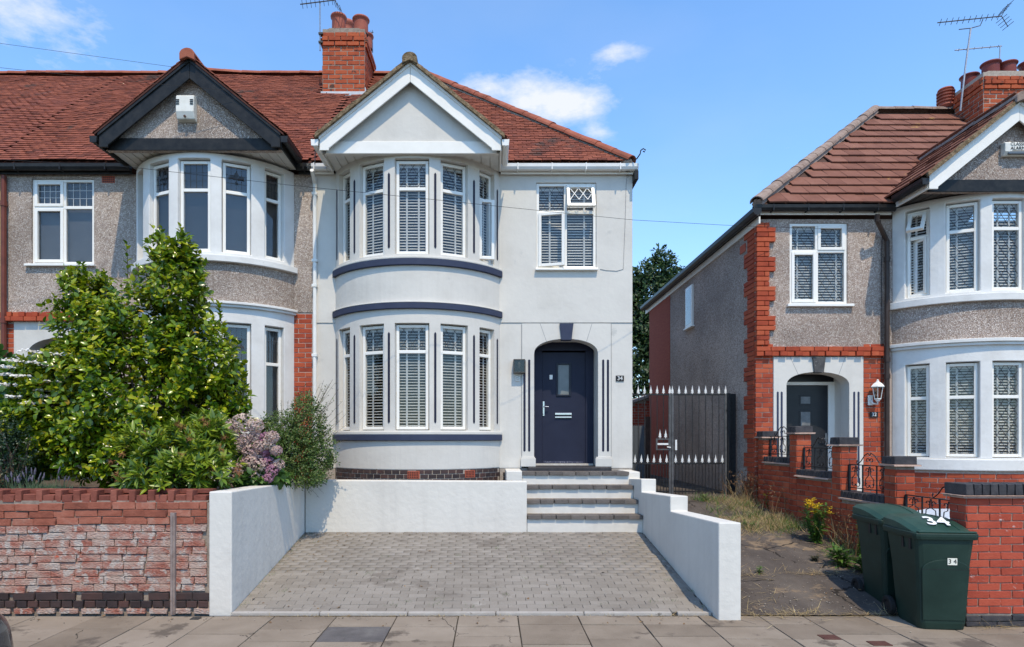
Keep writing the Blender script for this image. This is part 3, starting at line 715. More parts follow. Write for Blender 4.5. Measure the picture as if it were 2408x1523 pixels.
# bedroom window over the door, two sashes ajar
Mw = Matrix.Translation(((wx0 + wx1) / 2, YF + .015, wz0))
ww, wh = wx1 - wx0, wz1 - wz0
window(white, Mw, ww - .004, wh - .004, transom=wh - (497 - 431) / 130 - .02, mull=X(1330, YF) - (wx0 + wx1) / 2, lat={(0, 1)}, opened={(1, 1): ('top', 22), (0, 0): ('left', 13)}, sash=(), sill=.0)
wq = MB(); mv = X(1330, YF)
for a, b in ((mv + .075, wx1 - .10), ):
    Lq = Mw @ Matrix.Translation((0, -.012, wh - .05)) @ Matrix.Rotation(R(-22), 4, 'X') @ Matrix.Translation((0, .012, -(wh - .05)))
    c0 = (wx0 + wx1) / 2; diamonds(wq, a - c0, b - c0, wh - .36, wh - .10, -.008, .155, .26, r=.008, M=Lq)
part('white_lattice', wq, LEADW, white)
part('window_sill', MB().box(wx0 - .02, YF - .085, wz0 - .04, wx1 + .02, YF - .0145, wz0 - .002), UPVC, white, bevel=.006)
blind(Mw @ Matrix.Translation((-.27, 0, .05)), .44, wh - .12, 'white slatted blind in the left half of the window over the navy front door', group=GB, tilt=40, tapes=(-.05,))
blind(Mw @ Matrix.Translation((.27, 0, .05)), .47, wh - .12, 'white slatted blind in the right half of the window over the navy front door', group=GB, tilt=40, tapes=(.14,))
# door surround with basket arch
acx = X(1331, YF); aw = X(1406, YF) - acx; spr = Z(835, YF); rise = Z(798, YF) - spr
ar = [(acx + aw * math.cos(math.pi * i / 28), spr + rise * (abs(math.sin(math.pi * i / 28)) ** .8)) for i in range(29)]
zs0 = Z(1097, YF)
poly = [(sx0 + .002, zs0), (sx0 + .002, zStr - .014), (sx1 - .002, zStr - .014), (sx1 - .002, zs0), (acx + aw, zs0)] + ar + [(acx - aw, zs0)]
part('door_surround', MB().prism(poly, YF - .012, YF + .28), WHITE, white, bevel=.005)
ks = MB().prism([(X(1315.6, YF), zStr - .016), (X(1348, YF), zStr - .016), (X(1343.4, YF), Z(801, YF)), (X(1320, YF), Z(801, YF))], YF - .05, YF + .1)
part('keystone', ks, BLUE, white, bevel=.005)
for x0, x1 in ((1224.5, 1259.5), (1399.5, 1438.5)):
    part('pilaster_base', MB().box(X(x0, YF), YF - .045, Z(1098, YF), X(x1, YF), YF - .0125, Z(1078, YF)).box(X(x0, YF) + .012, YF - .03, Z(1078, YF), X(x1, YF) - .012, YF - .0125, Z(1075, YF)), WHITE, white, bevel=.006)
for x0, x1 in ((1231, 1235.6), (1242, 1246.7), (1415.7, 1420.6), (1427, 1431.6)):
    a, b = X(x0, YF), X(x1, YF); c = (a + b) / 2; w = .02; z0, z1 = Z(1063, YF), Z(846, YF)
    part('blue_groove', MB().prism([(c - w, z0 + .015), (c, z0), (c + w, z0 + .015), (c + w, z1 - .015), (c, z1), (c - w, z1 - .015)], YF - .0155, YF + .0), DOORBLUE, white)  # groove shade painted as a dark navy strip on the pilaster
# arch joints, drawn as flat grey lines
jt = MB()
for x0, y0, x1, y1 in ((1270, 762, 1285, 804), (1392, 762, 1379, 804)):
    a, b = Vector((X(x0, YF), YF - .0125, Z(y0, YF))), Vector((X(x1, YF), YF - .0125, Z(y1, YF))); d = (b - a).normalized() ; u = Vector((d.z, 0, -d.x)) * .004
    jt.quad(a - u, a + u, b + u, b - u)
for x in (1227, 1437): jt.box(X(x, YF) - .005, YF - .0128, Z(1074, YF), X(x, YF) + .005, YF - .0118, zStr - .016)
part('surround_joint', jt, mat('joint_line_grey', [(.26, .26, .26)]), white)
# porch and door
YD = 12.0
pr = MB(); pr.box(acx - aw - .1, YF + .281, zs0, acx - aw, YD + .1, 3.9); pr.box(acx + aw, YF + .281, zs0, acx + aw + .1, YD + .1, 3.9); pr.box(acx - aw, YF + .281, spr + rise + .01, acx + aw, YD + .1, 3.9)
part('porch_lining', pr, WHITE, white)
part('porch_step', MB().box(acx - aw - .12, 11.02, zs0 - .11, acx + aw + .16, YD + .05, zs0 - .004), BRICKB, white, bevel=.008)
part('threshold', MB().box(acx - aw + .02, YD - .1, zs0 - .003, acx + aw - .02, YD + .05, zs0 + .03), mat('pale_threshold', [(.45, .40, .35), (.6, .56, .5)], ns=14), white)
d0, d1 = X(1275, YD), X(1375.7, YD); dz0, dz1 = Z(1092, YD), Z(830, YD)
fr = MB(); fr.box(acx - aw, YD - .04, dz0, d0 - .003, YD + .05, dz1 + .03); fr.box(d1 + .003, YD - .04, dz0, acx + aw, YD + .05, dz1 + .03); fr.box(acx - aw, YD - .04, dz1 + .031, acx + aw, YD + .05, 3.9)
part('door_frame', fr, DOORBLUE, white, bevel=.006)
door = part('front_door', MB().wall(d0, d1, dz0, dz1, YD - .02, YD + .03, [(X(1312, YD), X(1338, YD), Z(928.6, YD), Z(859, YD))]), DOORBLUE, white, bevel=.003)
gx0, gx1, gz0, gz1 = X(1312, YD), X(1338, YD), Z(928.6, YD), Z(859, YD)
fm = MB()
for a, b, c, d in ((gx0 - .035, gx0, gz0 - .035, gz1 + .035), (gx1, gx1 + .035, gz0 - .035, gz1 + .035), (gx0, gx1, gz0 - .035, gz0), (gx0, gx1, gz1, gz1 + .035)): fm.box(a, YD - .04, c, b, YD - .0205, d)
part('pane_frame', fm, mat('dark_navy_trim', [(.016, .019, .032)], rough=.3), door, bevel=.006)
part('pane', MB().box(gx0, YD - .012, gz0, gx1, YD - .004, gz1), mat('frosted_grey_glass', [(.15, .165, .165), (.23, .245, .24)], rough=.3, ns=2), door)
hx = X(1278, YD)
part('door_handle', MB().box(hx - .016, YD - .035, Z(979, YD), hx + .016, YD - .0205, Z(945, YD)).tube([(hx, YD - .03, Z(957.5, YD)), (hx, YD - .075, Z(957.5, YD)), (hx + .03, YD - .08, Z(957.5, YD)), (hx + .095, YD - .078, Z(958, YD))], .011, 8).lathe([(.0, 0), (.016, 0), (.016, .02), (0, .02)], (0, 0, 0), 10, M=Matrix.Translation((hx, YD - .03, Z(974, YD))) @ Matrix.Rotation(R(90), 4, 'X')), CHROME, door, bevel=.003)
lx0, lx1 = X(1304.5, YD), X(1344, YD)
lp_ = part('letter_plate', MB().box(lx0, YD - .028, Z(984, YD), lx1, YD - .0205, Z(972, YD)), MATS['dark_navy_trim'], door, bevel=.003)
part('letter_plate_bar', MB().box(lx0, YD - .046, Z(984, YD), lx1, YD - .0285, Z(980.5, YD)).box(lx0, YD - .05, Z(977, YD), lx1, YD - .0285, Z(972, YD)), CHROME, door, bevel=.006)
bell = part('doorbell', MB().box(X(1291.5, YD), YD - .042, Z(893.4, YD), X(1299, YD), YD - .0205, Z(882.7, YD)), UPVC, door, bevel=.004)
part('scuffed_weather_bar', MB().box(d0 + .02, YD - .035, dz0 + .02, d1 - .04, YD - .0205, dz0 + .055), mat('scuffed_navy_bar', [(.03, .035, .07), (.06, .065, .10), (.45, .45, .46)], ns=30, ramp=(.35, .75)), door)
# roof
sl = .943
roof = MB()
hip_c = (2.607, 11.2); tR = 4.2; zR = zE + sl * tR
roof.add([(XW0, 11.34, zE + .14 * sl), (2.467, 11.34, zE + .14 * sl), (2.607 - tR, 15.4, zR), (XW0, 15.4, zR)], [(0, 1, 2, 3)])
roof.add([(2.467, 11.34, zE + .14 * sl), (2.607, 19.6, zE), (2.607 - tR, 15.4, zR)], [(0, 1, 2)])
roof.add([(XW0, 19.6, zE), (XW0, 15.4, zR), (2.607 - tR, 15.4, zR), (2.607, 19.6, zE)], [(0, 1, 2, 3)])
UNDER = mat('roof_underlay', [(.05, .02, .016), (.09, .035, .025)], rough=.9, ns=6)
r34 = part('roof', roof, UNDER, white)
def in34(x, y):
    if x < XW0 + .06 or x > 2.607 - (y - 11.2) - .05 or y > 15.36: return False
    if -3.83 < x < -2.83 and 14.3 < y: return False
    ax = abs(x - b34.xc)
    return not (ax < 1.5 and zE + sl * (y - 11.2) < 6.78 + .813 * (1.49 - ax) - .05)
tile_field(r34, XW0, 2.6, 11.36, zE + .17 * sl, sl, 5.7, in34, .1, .165, TILER, 'plain_tile', seed=5, wav=.012, rise=.03, tilt=8)
part('hip_mortar', MB().tube([(2.47, 11.34, zE + .11), (2.607 - tR, 15.4, zR + .0)], .085, 6), MORTAR, r34)
half_tiles(r34, [(2.50, 11.31, zE + .15), (2.607 - tR, 15.4, zR + .06)], .12, RIDGE, 'hip_tile_mesh', .44, 'hip_tile')
half_tiles(r34, [(XW0, 15.4, zR + .04), (2.607 - tR, 15.4, zR + .04)], .12, RIDGE, 'ridge_tile_mesh', .45)
hk = MB(); hk.tube([(2.60, 11.12, zE + .05), (2.67, 11.05, zE + .06), (2.72, 11.02, zE + .13), (2.73, 11.02, zE + .19), (2.77, 11.0, zE + .215), (2.81, 11.0, zE + .19), (2.79, 11.0, zE + .155), (2.765, 11.0, zE + .17)], .011, 6)
part('hip_iron', MB().add([(x - .1, y + .16, z + .09) for x, y, z in hk.v], hk.f), BLACKI, r34)
ap, gr = gable(white, b34.xc, 6.565, TRIM, WHITE, TRIM, UNDER, MOSS, GUTTER, cap=MOSS, tiles=(.105, .165, TILER, 'plain_tile'))
half_tiles(gr, [(b34.xc, 10.36, ap + .04), (b34.xc, 12.75, ap + .04)], .125, MOSS, 'gable_ridge_mesh', .48)
eaves(white, b34.xc + 1.5, 2.60, zE, TRIM, GUTTER, brackets=4)
eaves(white, XW0 - .04, b34.xc - 1.5, zE, TRIM, GUTTER, brackets=2)
part('side_eaves', MB().box(2.55, 11.3, zE - .17, 2.62, 19.6, zE - .02), BLACKP, white)
dp = MB(); x = X(740, YF - .06); dp.tube([(x, YF - .06, 6.52), (x, YF - .06, 1.1)], .035, 8)
for z in (6.2, 5.0, 4.55, 3.3, 2.0): dp.box(x - .045, YF - .1, z, x + .045, YF - .0145, z + .05)
dp.tube([(x + .02, 11.19, 6.55), (x + .01, 11.3, 6.5), (x, YF - .06, 6.42)], .035, 8)
part('downpipe', dp, GUTTER, white)
# chimney on the party wall
chimney(white, -3.81, -2.85, 14.35, 15.45, 9.62, Z(68, 14.35), BRICKC, MORTARD, [(-3.50, 14.60, .155, .42), (-2.99, 14.60, .165, .36), (-3.42, 15.1, .155, .60), (-2.98, 15.15, .15, .33)], TERRA, .105, .28)
# plinth of dark bricks with terracotta air bricks
pl = part('plinth', MB().arc(b34.xc, b34.yc, b34.r - .012, b34.r - .16, -b34.ang, b34.ang, .95, zBase - .002, 40).box(XW0, YF + .006, .95, b34.xc - b34.half, YF + .28, zBase - .002).box(b34.xc + b34.half, YF + .006, .95, XW1, YF + .28, zBase - .002), MORTAR, white)
Ms = []; rg = random.Random(4)
for i in range(4):
    z = 1.0 + i * .077
    n = 26
    for j in range(n):
        th = -b34.ang + 2 * b34.ang * (j + .5 + (i % 2) * .5) / n
        if abs(th) > b34.ang - 1: continue
        if i >= 2 and (abs(th - 1) < 2.6 or abs(th - 34) < 2.4): continue
        Ms.append(b34.at(th, z + .0335, .035) @ Matrix.Diagonal((b34.r * R(2 * b34.ang / n) - .012, .06, .065, 1)))
Ms += bricks((b34.xc + b34.half + .05, YF, .99), (1, 0, 0), (0, -1, 0), XW1 - b34.xc - b34.half - .1, .30, .077, .225, .012, bond='english')
pieces('plinth_brick', brk(BRICKD), Ms, pl)
for th in (1, 34):
    q = MB(); M = b34.at(th, 1.155, -.002)
    q.box(-.1, .002, 0, .1, .03, .125, M=M)
    o = part('air_brick', q, AIRB, pl)
    hq = MB()
    for a in range(6):
        for b in range(4): hq.box(-.088 + a * .03, -.0005, .012 + b * .028, -.070 + a * .03, .012, .030 + b * .028, M=M)
    # black blocks on the face stand for the shade inside the holes
    part('air_brick_hole_shade', hq, BLACKPL, pl)
sb = part('security_sensor', MB().box(X(1469, YF), YF - .13, Z(409, YF) , X(1478.6, YF), YF - .015, Z(399, YF)).tube([(X(1474, YF), YF - .06, Z(409, YF)), (X(1474, YF), YF - .06, Z(416, YF))], .008), BLACKPL, white, bevel=.005)
cb = MB(); cb.tube([(X(a, YF), YF - .02, Z(b, YF)) for a, b in ((1474, 415), (1472, 430), (1471, 470), (1469.5, 530), (1467, 590), (1465, 634), (1450, 638.5), (1425, 637), (1411, 634))], .0045, 5)
part('cable', cb, mat('grey_cable', [(.34, .34, .34)]), white)
# ---------------------------------------------------------------- the pebbledashed house on the left
XL0, XL1 = -8.87, XW0 - .003
left = thing('terraced_house', 'pebbledashed house with black gable boards and cream round bay left of the white house', 'house', ((XL0 + XL1) / 2, YF, 1.0))
bL = Bay(-4.99, 1.43)
zBr = Z(735, YF); lx0, lx1, lz0, lz1 = X(74, YF), X(221, YF), Z(622, YF), Z(421, YF)
ad0, ad1 = X(33, YF), X(262, YF)
w = MB()
w.wall(XL0, bL.xc - bL.half + .04, zBr + .0, 6.6, YF, YF + .28, [(lx0, lx1, lz0, lz1)])
part('pebbledash_wall', MB().wall(bL.xc + bL.half - .04, XL1, zBr, 6.6, YF, YF + .28), PEBL, left)
part('pebbledash_wall', w, PEBL, left)
w = MB()
part('brick_wall', MB().wall(XL0, bL.xc - bL.half + .04, .8, zBr - .002, YF + .012, YF + .28, [(ad0, ad1, .81, Z(753, YF))]), MORTARR, left)
w.wall(bL.xc + bL.half - .04, XL1, .8, zBr - .002, YF + .012, YF + .28)
bw = part('brick_wall', w, MORTARR, left)
Ms = bricks((bL.xc + bL.half - .05, YF + .01, 1.0), (1, 0, 0), (0, -1, 0), XL1 - bL.xc - bL.half + .03, zBr - 1.0, .088, .245, .011)
Ms += bricks((XL0, YF + .01, 1.0), (1, 0, 0), (0, -1, 0), ad0 - XL0, zBr - 1.15, .088, .245, .011)
L2 = bL.xc - bL.half - XL0
for row, (dz, px) in enumerate(((.176, .06), (.088, .03))):
    n = int(L2 / .118)
    for i in range(n):
        if row == 0 and i % 2: continue
        wd = .236 if row == 0 else .118
        pr_ = px if (row == 0 or i % 2) else .005
        Ms.append(Matrix.Translation((XL0 + .118 * i + wd / 2, YF + .01 - pr_, zBr - dz + .044)) @ Matrix.Diagonal((wd - .012, .09, .078, 1)))
pieces('brick', brk(BRICKR), Ms, bw)
acl = (ad0 + ad1) / 2; awl = (ad1 - ad0) / 2 - .25; spl = Z(838, YF)
arl = [(acl + awl * math.cos(math.pi * i / 24), spl + .33 * (abs(math.sin(math.pi * i / 24)) ** .8)) for i in range(25)]
part('door_surround', MB().prism([(ad0 + .002, .82), (ad0 + .002, Z(754, YF)), (ad1 - .002, Z(754, YF)), (ad1 - .002, .82), (acl + awl, .82)] + arl + [(acl - awl, .82)], YF - .01, YF + .28), WHITE, left, bevel=.005)
part('front_door', MB().box(ad0, 12.1, .82, ad1, 12.16, 3.9), mat('dark_green_door', [(.03, .04, .035), (.045, .055, .05)], rough=.4), left)
ML = Matrix.Translation(((lx0 + lx1) / 2, YF + .03, lz0))
window(left, ML, lx1 - lx0 - .004, lz1 - lz0 - .004, transom=lz1 - lz0 - .51, mull=X(149, YF) - (lx0 + lx1) / 2, lat={(0, 1), (1, 1)}, latkind=(4, 3), latmat=LEADW, gm=GLASSD, sash={(0, 0), (0, 1)})
part('window_sill', MB().box(lx0 - .09, YF - .07, lz0 - .045, lx1 + .04, YF + .03, lz0 - .002), UPVC, left, bevel=.006)
part('roller_blind', MB().box(lx0 + .05, YF + .14, lz0 + .04, lx1 - .05, YF + .145, lz1 - .05), GREYB, left)
part('side_wall', MB().box(XL0, YF + .281, .6, XL0 + .2, 19, 6.6).box(XL0, 18.8, .6, XL1, 19, 6.6), PEBL, left)
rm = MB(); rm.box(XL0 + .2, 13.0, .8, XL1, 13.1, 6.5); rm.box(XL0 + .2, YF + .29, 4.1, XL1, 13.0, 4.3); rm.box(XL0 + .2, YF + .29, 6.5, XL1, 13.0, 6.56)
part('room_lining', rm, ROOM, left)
CREAM = mat('cream_painted_stone', [(.60, .585, .555), (.67, .655, .625), (.71, .70, .675)], rough=.65, ns=2.5, bump=.2, bs=14, bdist=.02, spots=[((.5, .48, .44), 4, .70)])
bay_wall(left, bL, 1.0, 2.0, CREAM, name='bay_apron')
bay_wall(left, bL, 1.95, 4.06, CREAM, [(c, h, 1.97, 3.79) for c, h in WIN])
bay_wall(left, bL, 4.10, 4.82, PEBL, name='bay_pebbledash', bevel=0)
bay_wall(left, bL, 4.84, 6.628, CREAM, [(c, h, 4.97, 6.53) for c, h in WIN])
band(left, bL, 4.045, 4.09, CREAM, .05, 'cornice'); band(left, bL, 4.0905, 4.135, CREAM, .085, 'cornice', thick=.15); band(left, bL, 4.795, 4.90, CREAM, .085, 'sill_course', thick=.15)
pos = ['far left', 'left of centre', 'centre', 'right of centre', 'far right']
bay_windows(left, bL, 4.97, 6.53, 6.01, {(0, 1)}, [None] + pos[1:], latkind=(4, 3), gm=GLASSD)
bay_windows(left, bL, 1.97, 3.79, 3.12, {(0, 1)}, [None, None] + pos[2:], latkind=(4, 3), gm=GLASSD)
def shade(parent, b, i, z0, z1):
    th, hf = WIN[i]; M = b.at(th, z0, .2); w = 2 * b.r * math.sin(R(hf)) * .9
    mb = MB(); n = int((z1 - z0) / .05)
    for k in range(n): mb.add([(-w / 2, .012, k * .05), (w / 2, .012, k * .05), (w / 2, -.006, k * .05 + .048), (-w / 2, -.006, k * .05 + .048)], [(0, 1, 2, 3)], M=M)
    part('grey_blind', mb, GREYB, parent)
for i in (1, 2, 3, 4): shade(left, bL, i, 4.99, 6.5)
for i in (2, 3, 4): shade(left, bL, i, 1.99, 3.75)
# fleur-de-lys in the leaded top lights
fl = MB()
for i, z0 in ((3, 6.03), (1, 6.03), (3, 3.14)):
    M = bL.at(WIN[i][0], z0, .085 - .024); y = -.0
    for pts in ([(0, .30), (.035, .22), (0, .14), (-.035, .22)], [(.01, .15), (.05, .21), (.11, .2), (.13, .15), (.08, .165)], [(-.01, .15), (-.05, .21), (-.11, .2), (-.13, .15), (-.08, .165)], [(0, .14), (.03, .06), (0, .08), (-.03, .06)]):
        pz = [(a, b + .08) for a, b in pts]; fl.prism(pz, .02, .026, M=M)
part('leaded_motif', fl, LEAD, left)
rl = MB(); xl = -8.87
rl.add([(xl, 11.34, zE + .14 * sl), (XL1, 11.34, zE + .14 * sl), (XL1, 15.4, zR), (xl, 15.4, zR)], [(0, 1, 2, 3)]); rl.add([(xl, 19.6, zE), (xl, 15.4, zR), (XL1, 15.4, zR), (XL1, 19.6, zE)], [(0, 1, 2, 3)])
rL = part('roof', rl, UNDER, left)
def inL(x, y):
    if x > XL1 - .02 or x < xl or y > 15.36 or (x > -3.85 and y > 14.3): return False
    ax = abs(x - bL.xc)
    return not (ax < 1.5 and zE + sl * (y - 11.2) < 6.85 + .813 * (1.49 - ax) - .05)
tile_field(rL, xl, XL1, 11.36, zE + .17 * sl, sl, 5.6, inL, .1, .165, TILER, 'plain_tile', seed=8, wav=.05, rise=.05, tilt=8)
half_tiles(rL, [(xl, 15.4, zR + .05), (-7.6, 15.4, zR + .04), (-6.9, 15.4, zR + .11), (-6, 15.4, zR + .05), (XL1, 15.4, zR + .04)], .12, RIDGE, 'ridge_tile_mesh', .45)
apL, grL = gable(left, -4.96, 6.62, BLACKP, PEBL, BLACKP, UNDER, None, GUTB, tiles=(.105, .165, TILER, 'plain_tile'), solid_soffit=SOFFIT)
half_tiles(grL, [(-4.96, 10.36, apL + .05), (-4.96, 12.75, apL + .05)], .125, RIDGE, 'gable_ridge_red', .48)
eaves(left, XL0, -4.96 - 1.5, zE, BLACKP, GUTB, brackets=3)
eaves(left, -4.96 + 1.5, XL1, zE, BLACKP, GUTB, brackets=1)
dp = MB(); x = X(9, YF - .07); dp.tube([(x, YF - .07, 6.55), (x, YF - .07, .9)], .045, 8)
for z in (6.0, 3.9, 2.2): dp.tube([(x, YF - .07, z), (x, YF - .07, z + .09)], .056, 8)
part('downpipe', dp, GUTR, left)
ab = MB(); a0, a1, b0, b1 = X(240, YF), X(270, YF), Z(431, YF), Z(415, YF)
ab.box(a0, YF - .004, b0, a1, YF + .02, b1); abo = part('air_brick', ab, AIRB, left)
hq = MB()
for i in range(6):
    for j in range(3): hq.box(a0 + .013 + i * .0365, YF - .0055, b0 + .012 + j * .036, a0 + .036 + i * .0365, YF + .01, b0 + .034 + j * .036)
part('air_brick_hole_shade', hq, BLACKPL, abo)  # black blocks replace the shade of open holes
# alarm box in the gable
ax0, ax1 = X(421, 10.58), X(463, 10.58); az0, az1 = Z(289, 10.58), Z(231, 10.58)
t = thing('alarm_box', 'aged white alarm box with side vents high in the black-trimmed gable', 'alarm box', ((ax0 + ax1) / 2, 10.55, az0))
part('case', MB().prism([(10.599, az0), (10.50, az0 + .02), (10.46, az0 + .13), (10.47, az1 - .02), (10.50, az1), (10.599, az1)], ax0, ax1, axis='x'), PLASTW, t, bevel=.012)
v = MB()
for sg in (-1, 1):
    for k in range(3):
        xx = (ax0 + ax1) / 2 + sg * .115; v.box(xx - .026, 10.455, az1 - .10 - k * .034, xx + .026, 10.475, az1 - .085 - k * .034)
part('vent_slot', v, BLACKPL, t)
part('strobe_lens', MB().lathe([(0, 0), (.02, .0), (.02, .02), (0, .025)], (0, 0, 0), 10, M=Matrix.Translation(((ax0 + ax1) / 2, 10.478, az0 + .05)) @ Matrix.Rotation(R(90), 4, 'X')), mat('brown_lens', [(.10, .05, .03)], rough=.2), t)

# neighbour beyond the left edge
nb = thing('terraced_house', 'next house at the left edge, cream wall beyond the brown downpipe, red tiled roof', 'house', (-11, YF, 1.0))
part('wall', MB().box(-13.5, YF - .01, .6, XL0 - .003, YF + .3, 6.6).box(-13.5, 18.8, .6, XL0 - .003, 19, 6.6), mat('ochre_render', [(.42, .30, .13), (.55, .42, .2)], ns=5), nb)
rn = MB(); rn.add([(-13.5, 11.34, zE + .14 * sl), (xl - .004, 11.34, zE + .14 * sl), (xl - .004, 15.4, zR), (-13.5, 15.4, zR)], [(0, 1, 2, 3)]); rn.add([(-13.5, 19.6, zE), (-13.5, 15.4, zR), (xl - .004, 15.4, zR), (xl - .004, 19.6, zE)], [(0, 1, 2, 3)])
rN = part('roof', rn, UNDER, nb)
tile_field(rN, -12.9, xl, 11.36, zE + .17 * sl, sl, 5.6, lambda x, y: x < xl - .02 and y < 15.36, .1, .165, TILER, 'plain_tile', seed=8, wav=.05, rise=.05, limit=200, tilt=8)
half_tiles(rN, [(-13.5, 15.4, zR + .04), (xl, 15.4, zR + .05)], .12, RIDGE, 'ridge_tile_mesh', .45)
eaves(nb, -13.4, XL0 - .03, zE, BLACKP, GUTB, brackets=3)

# ---------------------------------------------------------------- the pebbledashed house on the right
DZ = -.64
XR0 = X(1776, YF)
right = thing('terraced_house', 'pebbledashed house with red brick quoins, brown tiled roof and white arched porch on the right', 'house', (8.0, YF, .5))
b32 = Bay(8.70, 1.45)
zE2 = Z(484, 11.2) - .06; XR1 = 13.0
ux0, ux1, uz0, uz1 = X(1857, YF), X(1993, YF), Z(716, YF), Z(525, YF)
zBb = Z(816, YF)
ps0, ps1 = X(1817.8, YF), X(2029.3, YF); pst = Z(840.5, YF); psb = .78
w = MB()
w.wall(XR0 + .01, b32.xc - b32.half + .04, zBb, zE2 - .08, YF, YF + .28, [(ux0, ux1, uz0, uz1)])
part('pebbledash_wall', MB().wall(b32.xc + b32.half - .04, XR1, zBb, zE2 - .08, YF, YF + .28), PEBR, right)
part('pebbledash_wall', w, PEBR, right)
w = MB()
w.wall(XR0 + .01, b32.xc - b32.half + .04, .3, zBb - .002, YF + .006, YF + .28, [(ps0, ps1, .31, pst)]); part('brick_wall', MB().wall(b32.xc + b32.half - .04, XR1, .3, zBb - .002, YF + .006, YF + .28), MORTARR, right)
wb = part('brick_wall', w, MORTARR, right)
C, BL = .0885, .25
Ms = bricks((XR0, YF, .35), (1, 0, 0), (0, -1, 0), ps0 - XR0, zBb - .25, C, BL, .011, proud=.006)
Ms += bricks((ps1 + .004, YF, .35), (1, 0, 0), (0, -1, 0), X(2079, YF) - ps1, zBb - .25, C, BL, .011, proud=.006)
# band over the porch: a soldier-topped course and dentils
n = 17; Lb = X(2079, YF) - XR0
for i in range(n // 2 + 1): Ms.append(Matrix.Translation((XR0 + (i + .5) * Lb / (n // 2 + 1), YF - .012, zBb - .045)) @ Matrix.Diagonal((Lb / (n // 2 + 1) - .012, .10, .078, 1)))
for i in range(n): Ms.append(Matrix.Translation((XR0 + (i + .5) * Lb / n, YF - (.035 if i % 2 else .008), zBb - .133)) @ Matrix.Diagonal((Lb / n - .012, .10, .078, 1)))
# toothed quoins up the corner
zq = zBb + .02; i = 0
while zq < zE2 - .16:
    L = .345 if (i // 3) % 2 else .235
    if i % 2: Ms.append(Matrix.Translation((XR0 + L / 2, YF - .012, zq + C / 2)) @ Matrix.Diagonal((L, .10, C - .011, 1)))
    else:
        a = L * .62
        for s0, s1 in ((0, a), (a, L)): Ms.append(Matrix.Translation((XR0 + (s0 + s1) / 2, YF - .012, zq + C / 2)) @ Matrix.Diagonal((s1 - s0 - .011, .10, C - .011, 1)))
    zq += C; i += 1
# the same quoins returned round the corner
zq = .5; i = 0
while zq < zE2 - .16:
    L = .46 if (i // 3) % 2 else .30
    Ms.append(Matrix.Translation((XR0 - .012 + .05, YF + L / 2 + .045, zq + C / 2)) @ Matrix.Diagonal((.10, L, C - .011, 1))); zq += C; i += 1
pieces('brick', brk(BRICKR), Ms, wb)
part('side_wall', MB().box(XR0 + .01, YF + .281, .2, XR0 + .25, 17.0, zE2 - .02).box(XR0 + .012, 18.9, .2, XR1, 19.2, zE2 - .02), PEBR, right)
part('rear_brick_wall', MB().box(XR0 + .0, 17.001, .2, XR0 + .25, 19.2, zE2 - .03), mat('rear_red_wall_brick', [(.25, .06, .04), (.34, .09, .055)], ns=6, rough=.9, bump=.3, bs=30, stretch=(1, 1, 6)), right)  # red brick tone in fine horizontal bands
Msd = MB()
sw = part('side_window', MB().box(XR0 - .04, 15.02, 4.50, XR0 + .05, 15.52, 5.47).box(XR0 - .07, 14.96, 4.46, XR0 + .05, 15.58, 4.499), UPVC, right, bevel=.01)
part('pane', MB().box(XR0 - .045, 15.08, 4.56, XR0 - .0402, 15.46, 5.41), GLASSD, sw)
part('air_brick', MB().box(XR0 - .004, 11.95, 5.35, XR0 + .05, 12.2, 5.5), AIRB, right)
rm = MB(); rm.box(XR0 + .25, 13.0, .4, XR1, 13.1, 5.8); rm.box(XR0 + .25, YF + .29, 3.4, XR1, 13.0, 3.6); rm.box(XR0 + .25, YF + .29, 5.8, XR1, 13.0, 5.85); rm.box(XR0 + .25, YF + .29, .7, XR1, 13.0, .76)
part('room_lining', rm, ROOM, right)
MR = Matrix.Translation(((ux0 + ux1) / 2, YF + .02, uz0)); uw, uh = ux1 - ux0 - .004, uz1 - uz0 - .004
window(right, MR, uw, uh, transom=uh - .50, mull=X(1922, YF) - (ux0 + ux1) / 2, lat={(0, 0), (0, 1), (1, 0), (1, 1)}, sash={(0, 0), (1, 1)}, dw=.155, dh=.23)
part('window_sill', MB().box(ux0 - .06, YF - .07, uz0 - .05, ux1 + .09, YF + .02, uz0 - .002), UPVC, right, bevel=.006)
GB2 = 'white blinds in the windows of the red brick and pebbledash house'
blind(MR @ Matrix.Translation((-.26, 0, .05)), .44, uh - .1, 'white slatted blind in the left half of the window over the white arched porch', group=GB2, tilt=38, tapes=(-.2,))
blind(MR @ Matrix.Translation((.27, 0, .05)), .46, uh - .1, 'white slatted blind in the right half of the window over the white arched porch', group=GB2, tilt=38, tapes=(.2,))
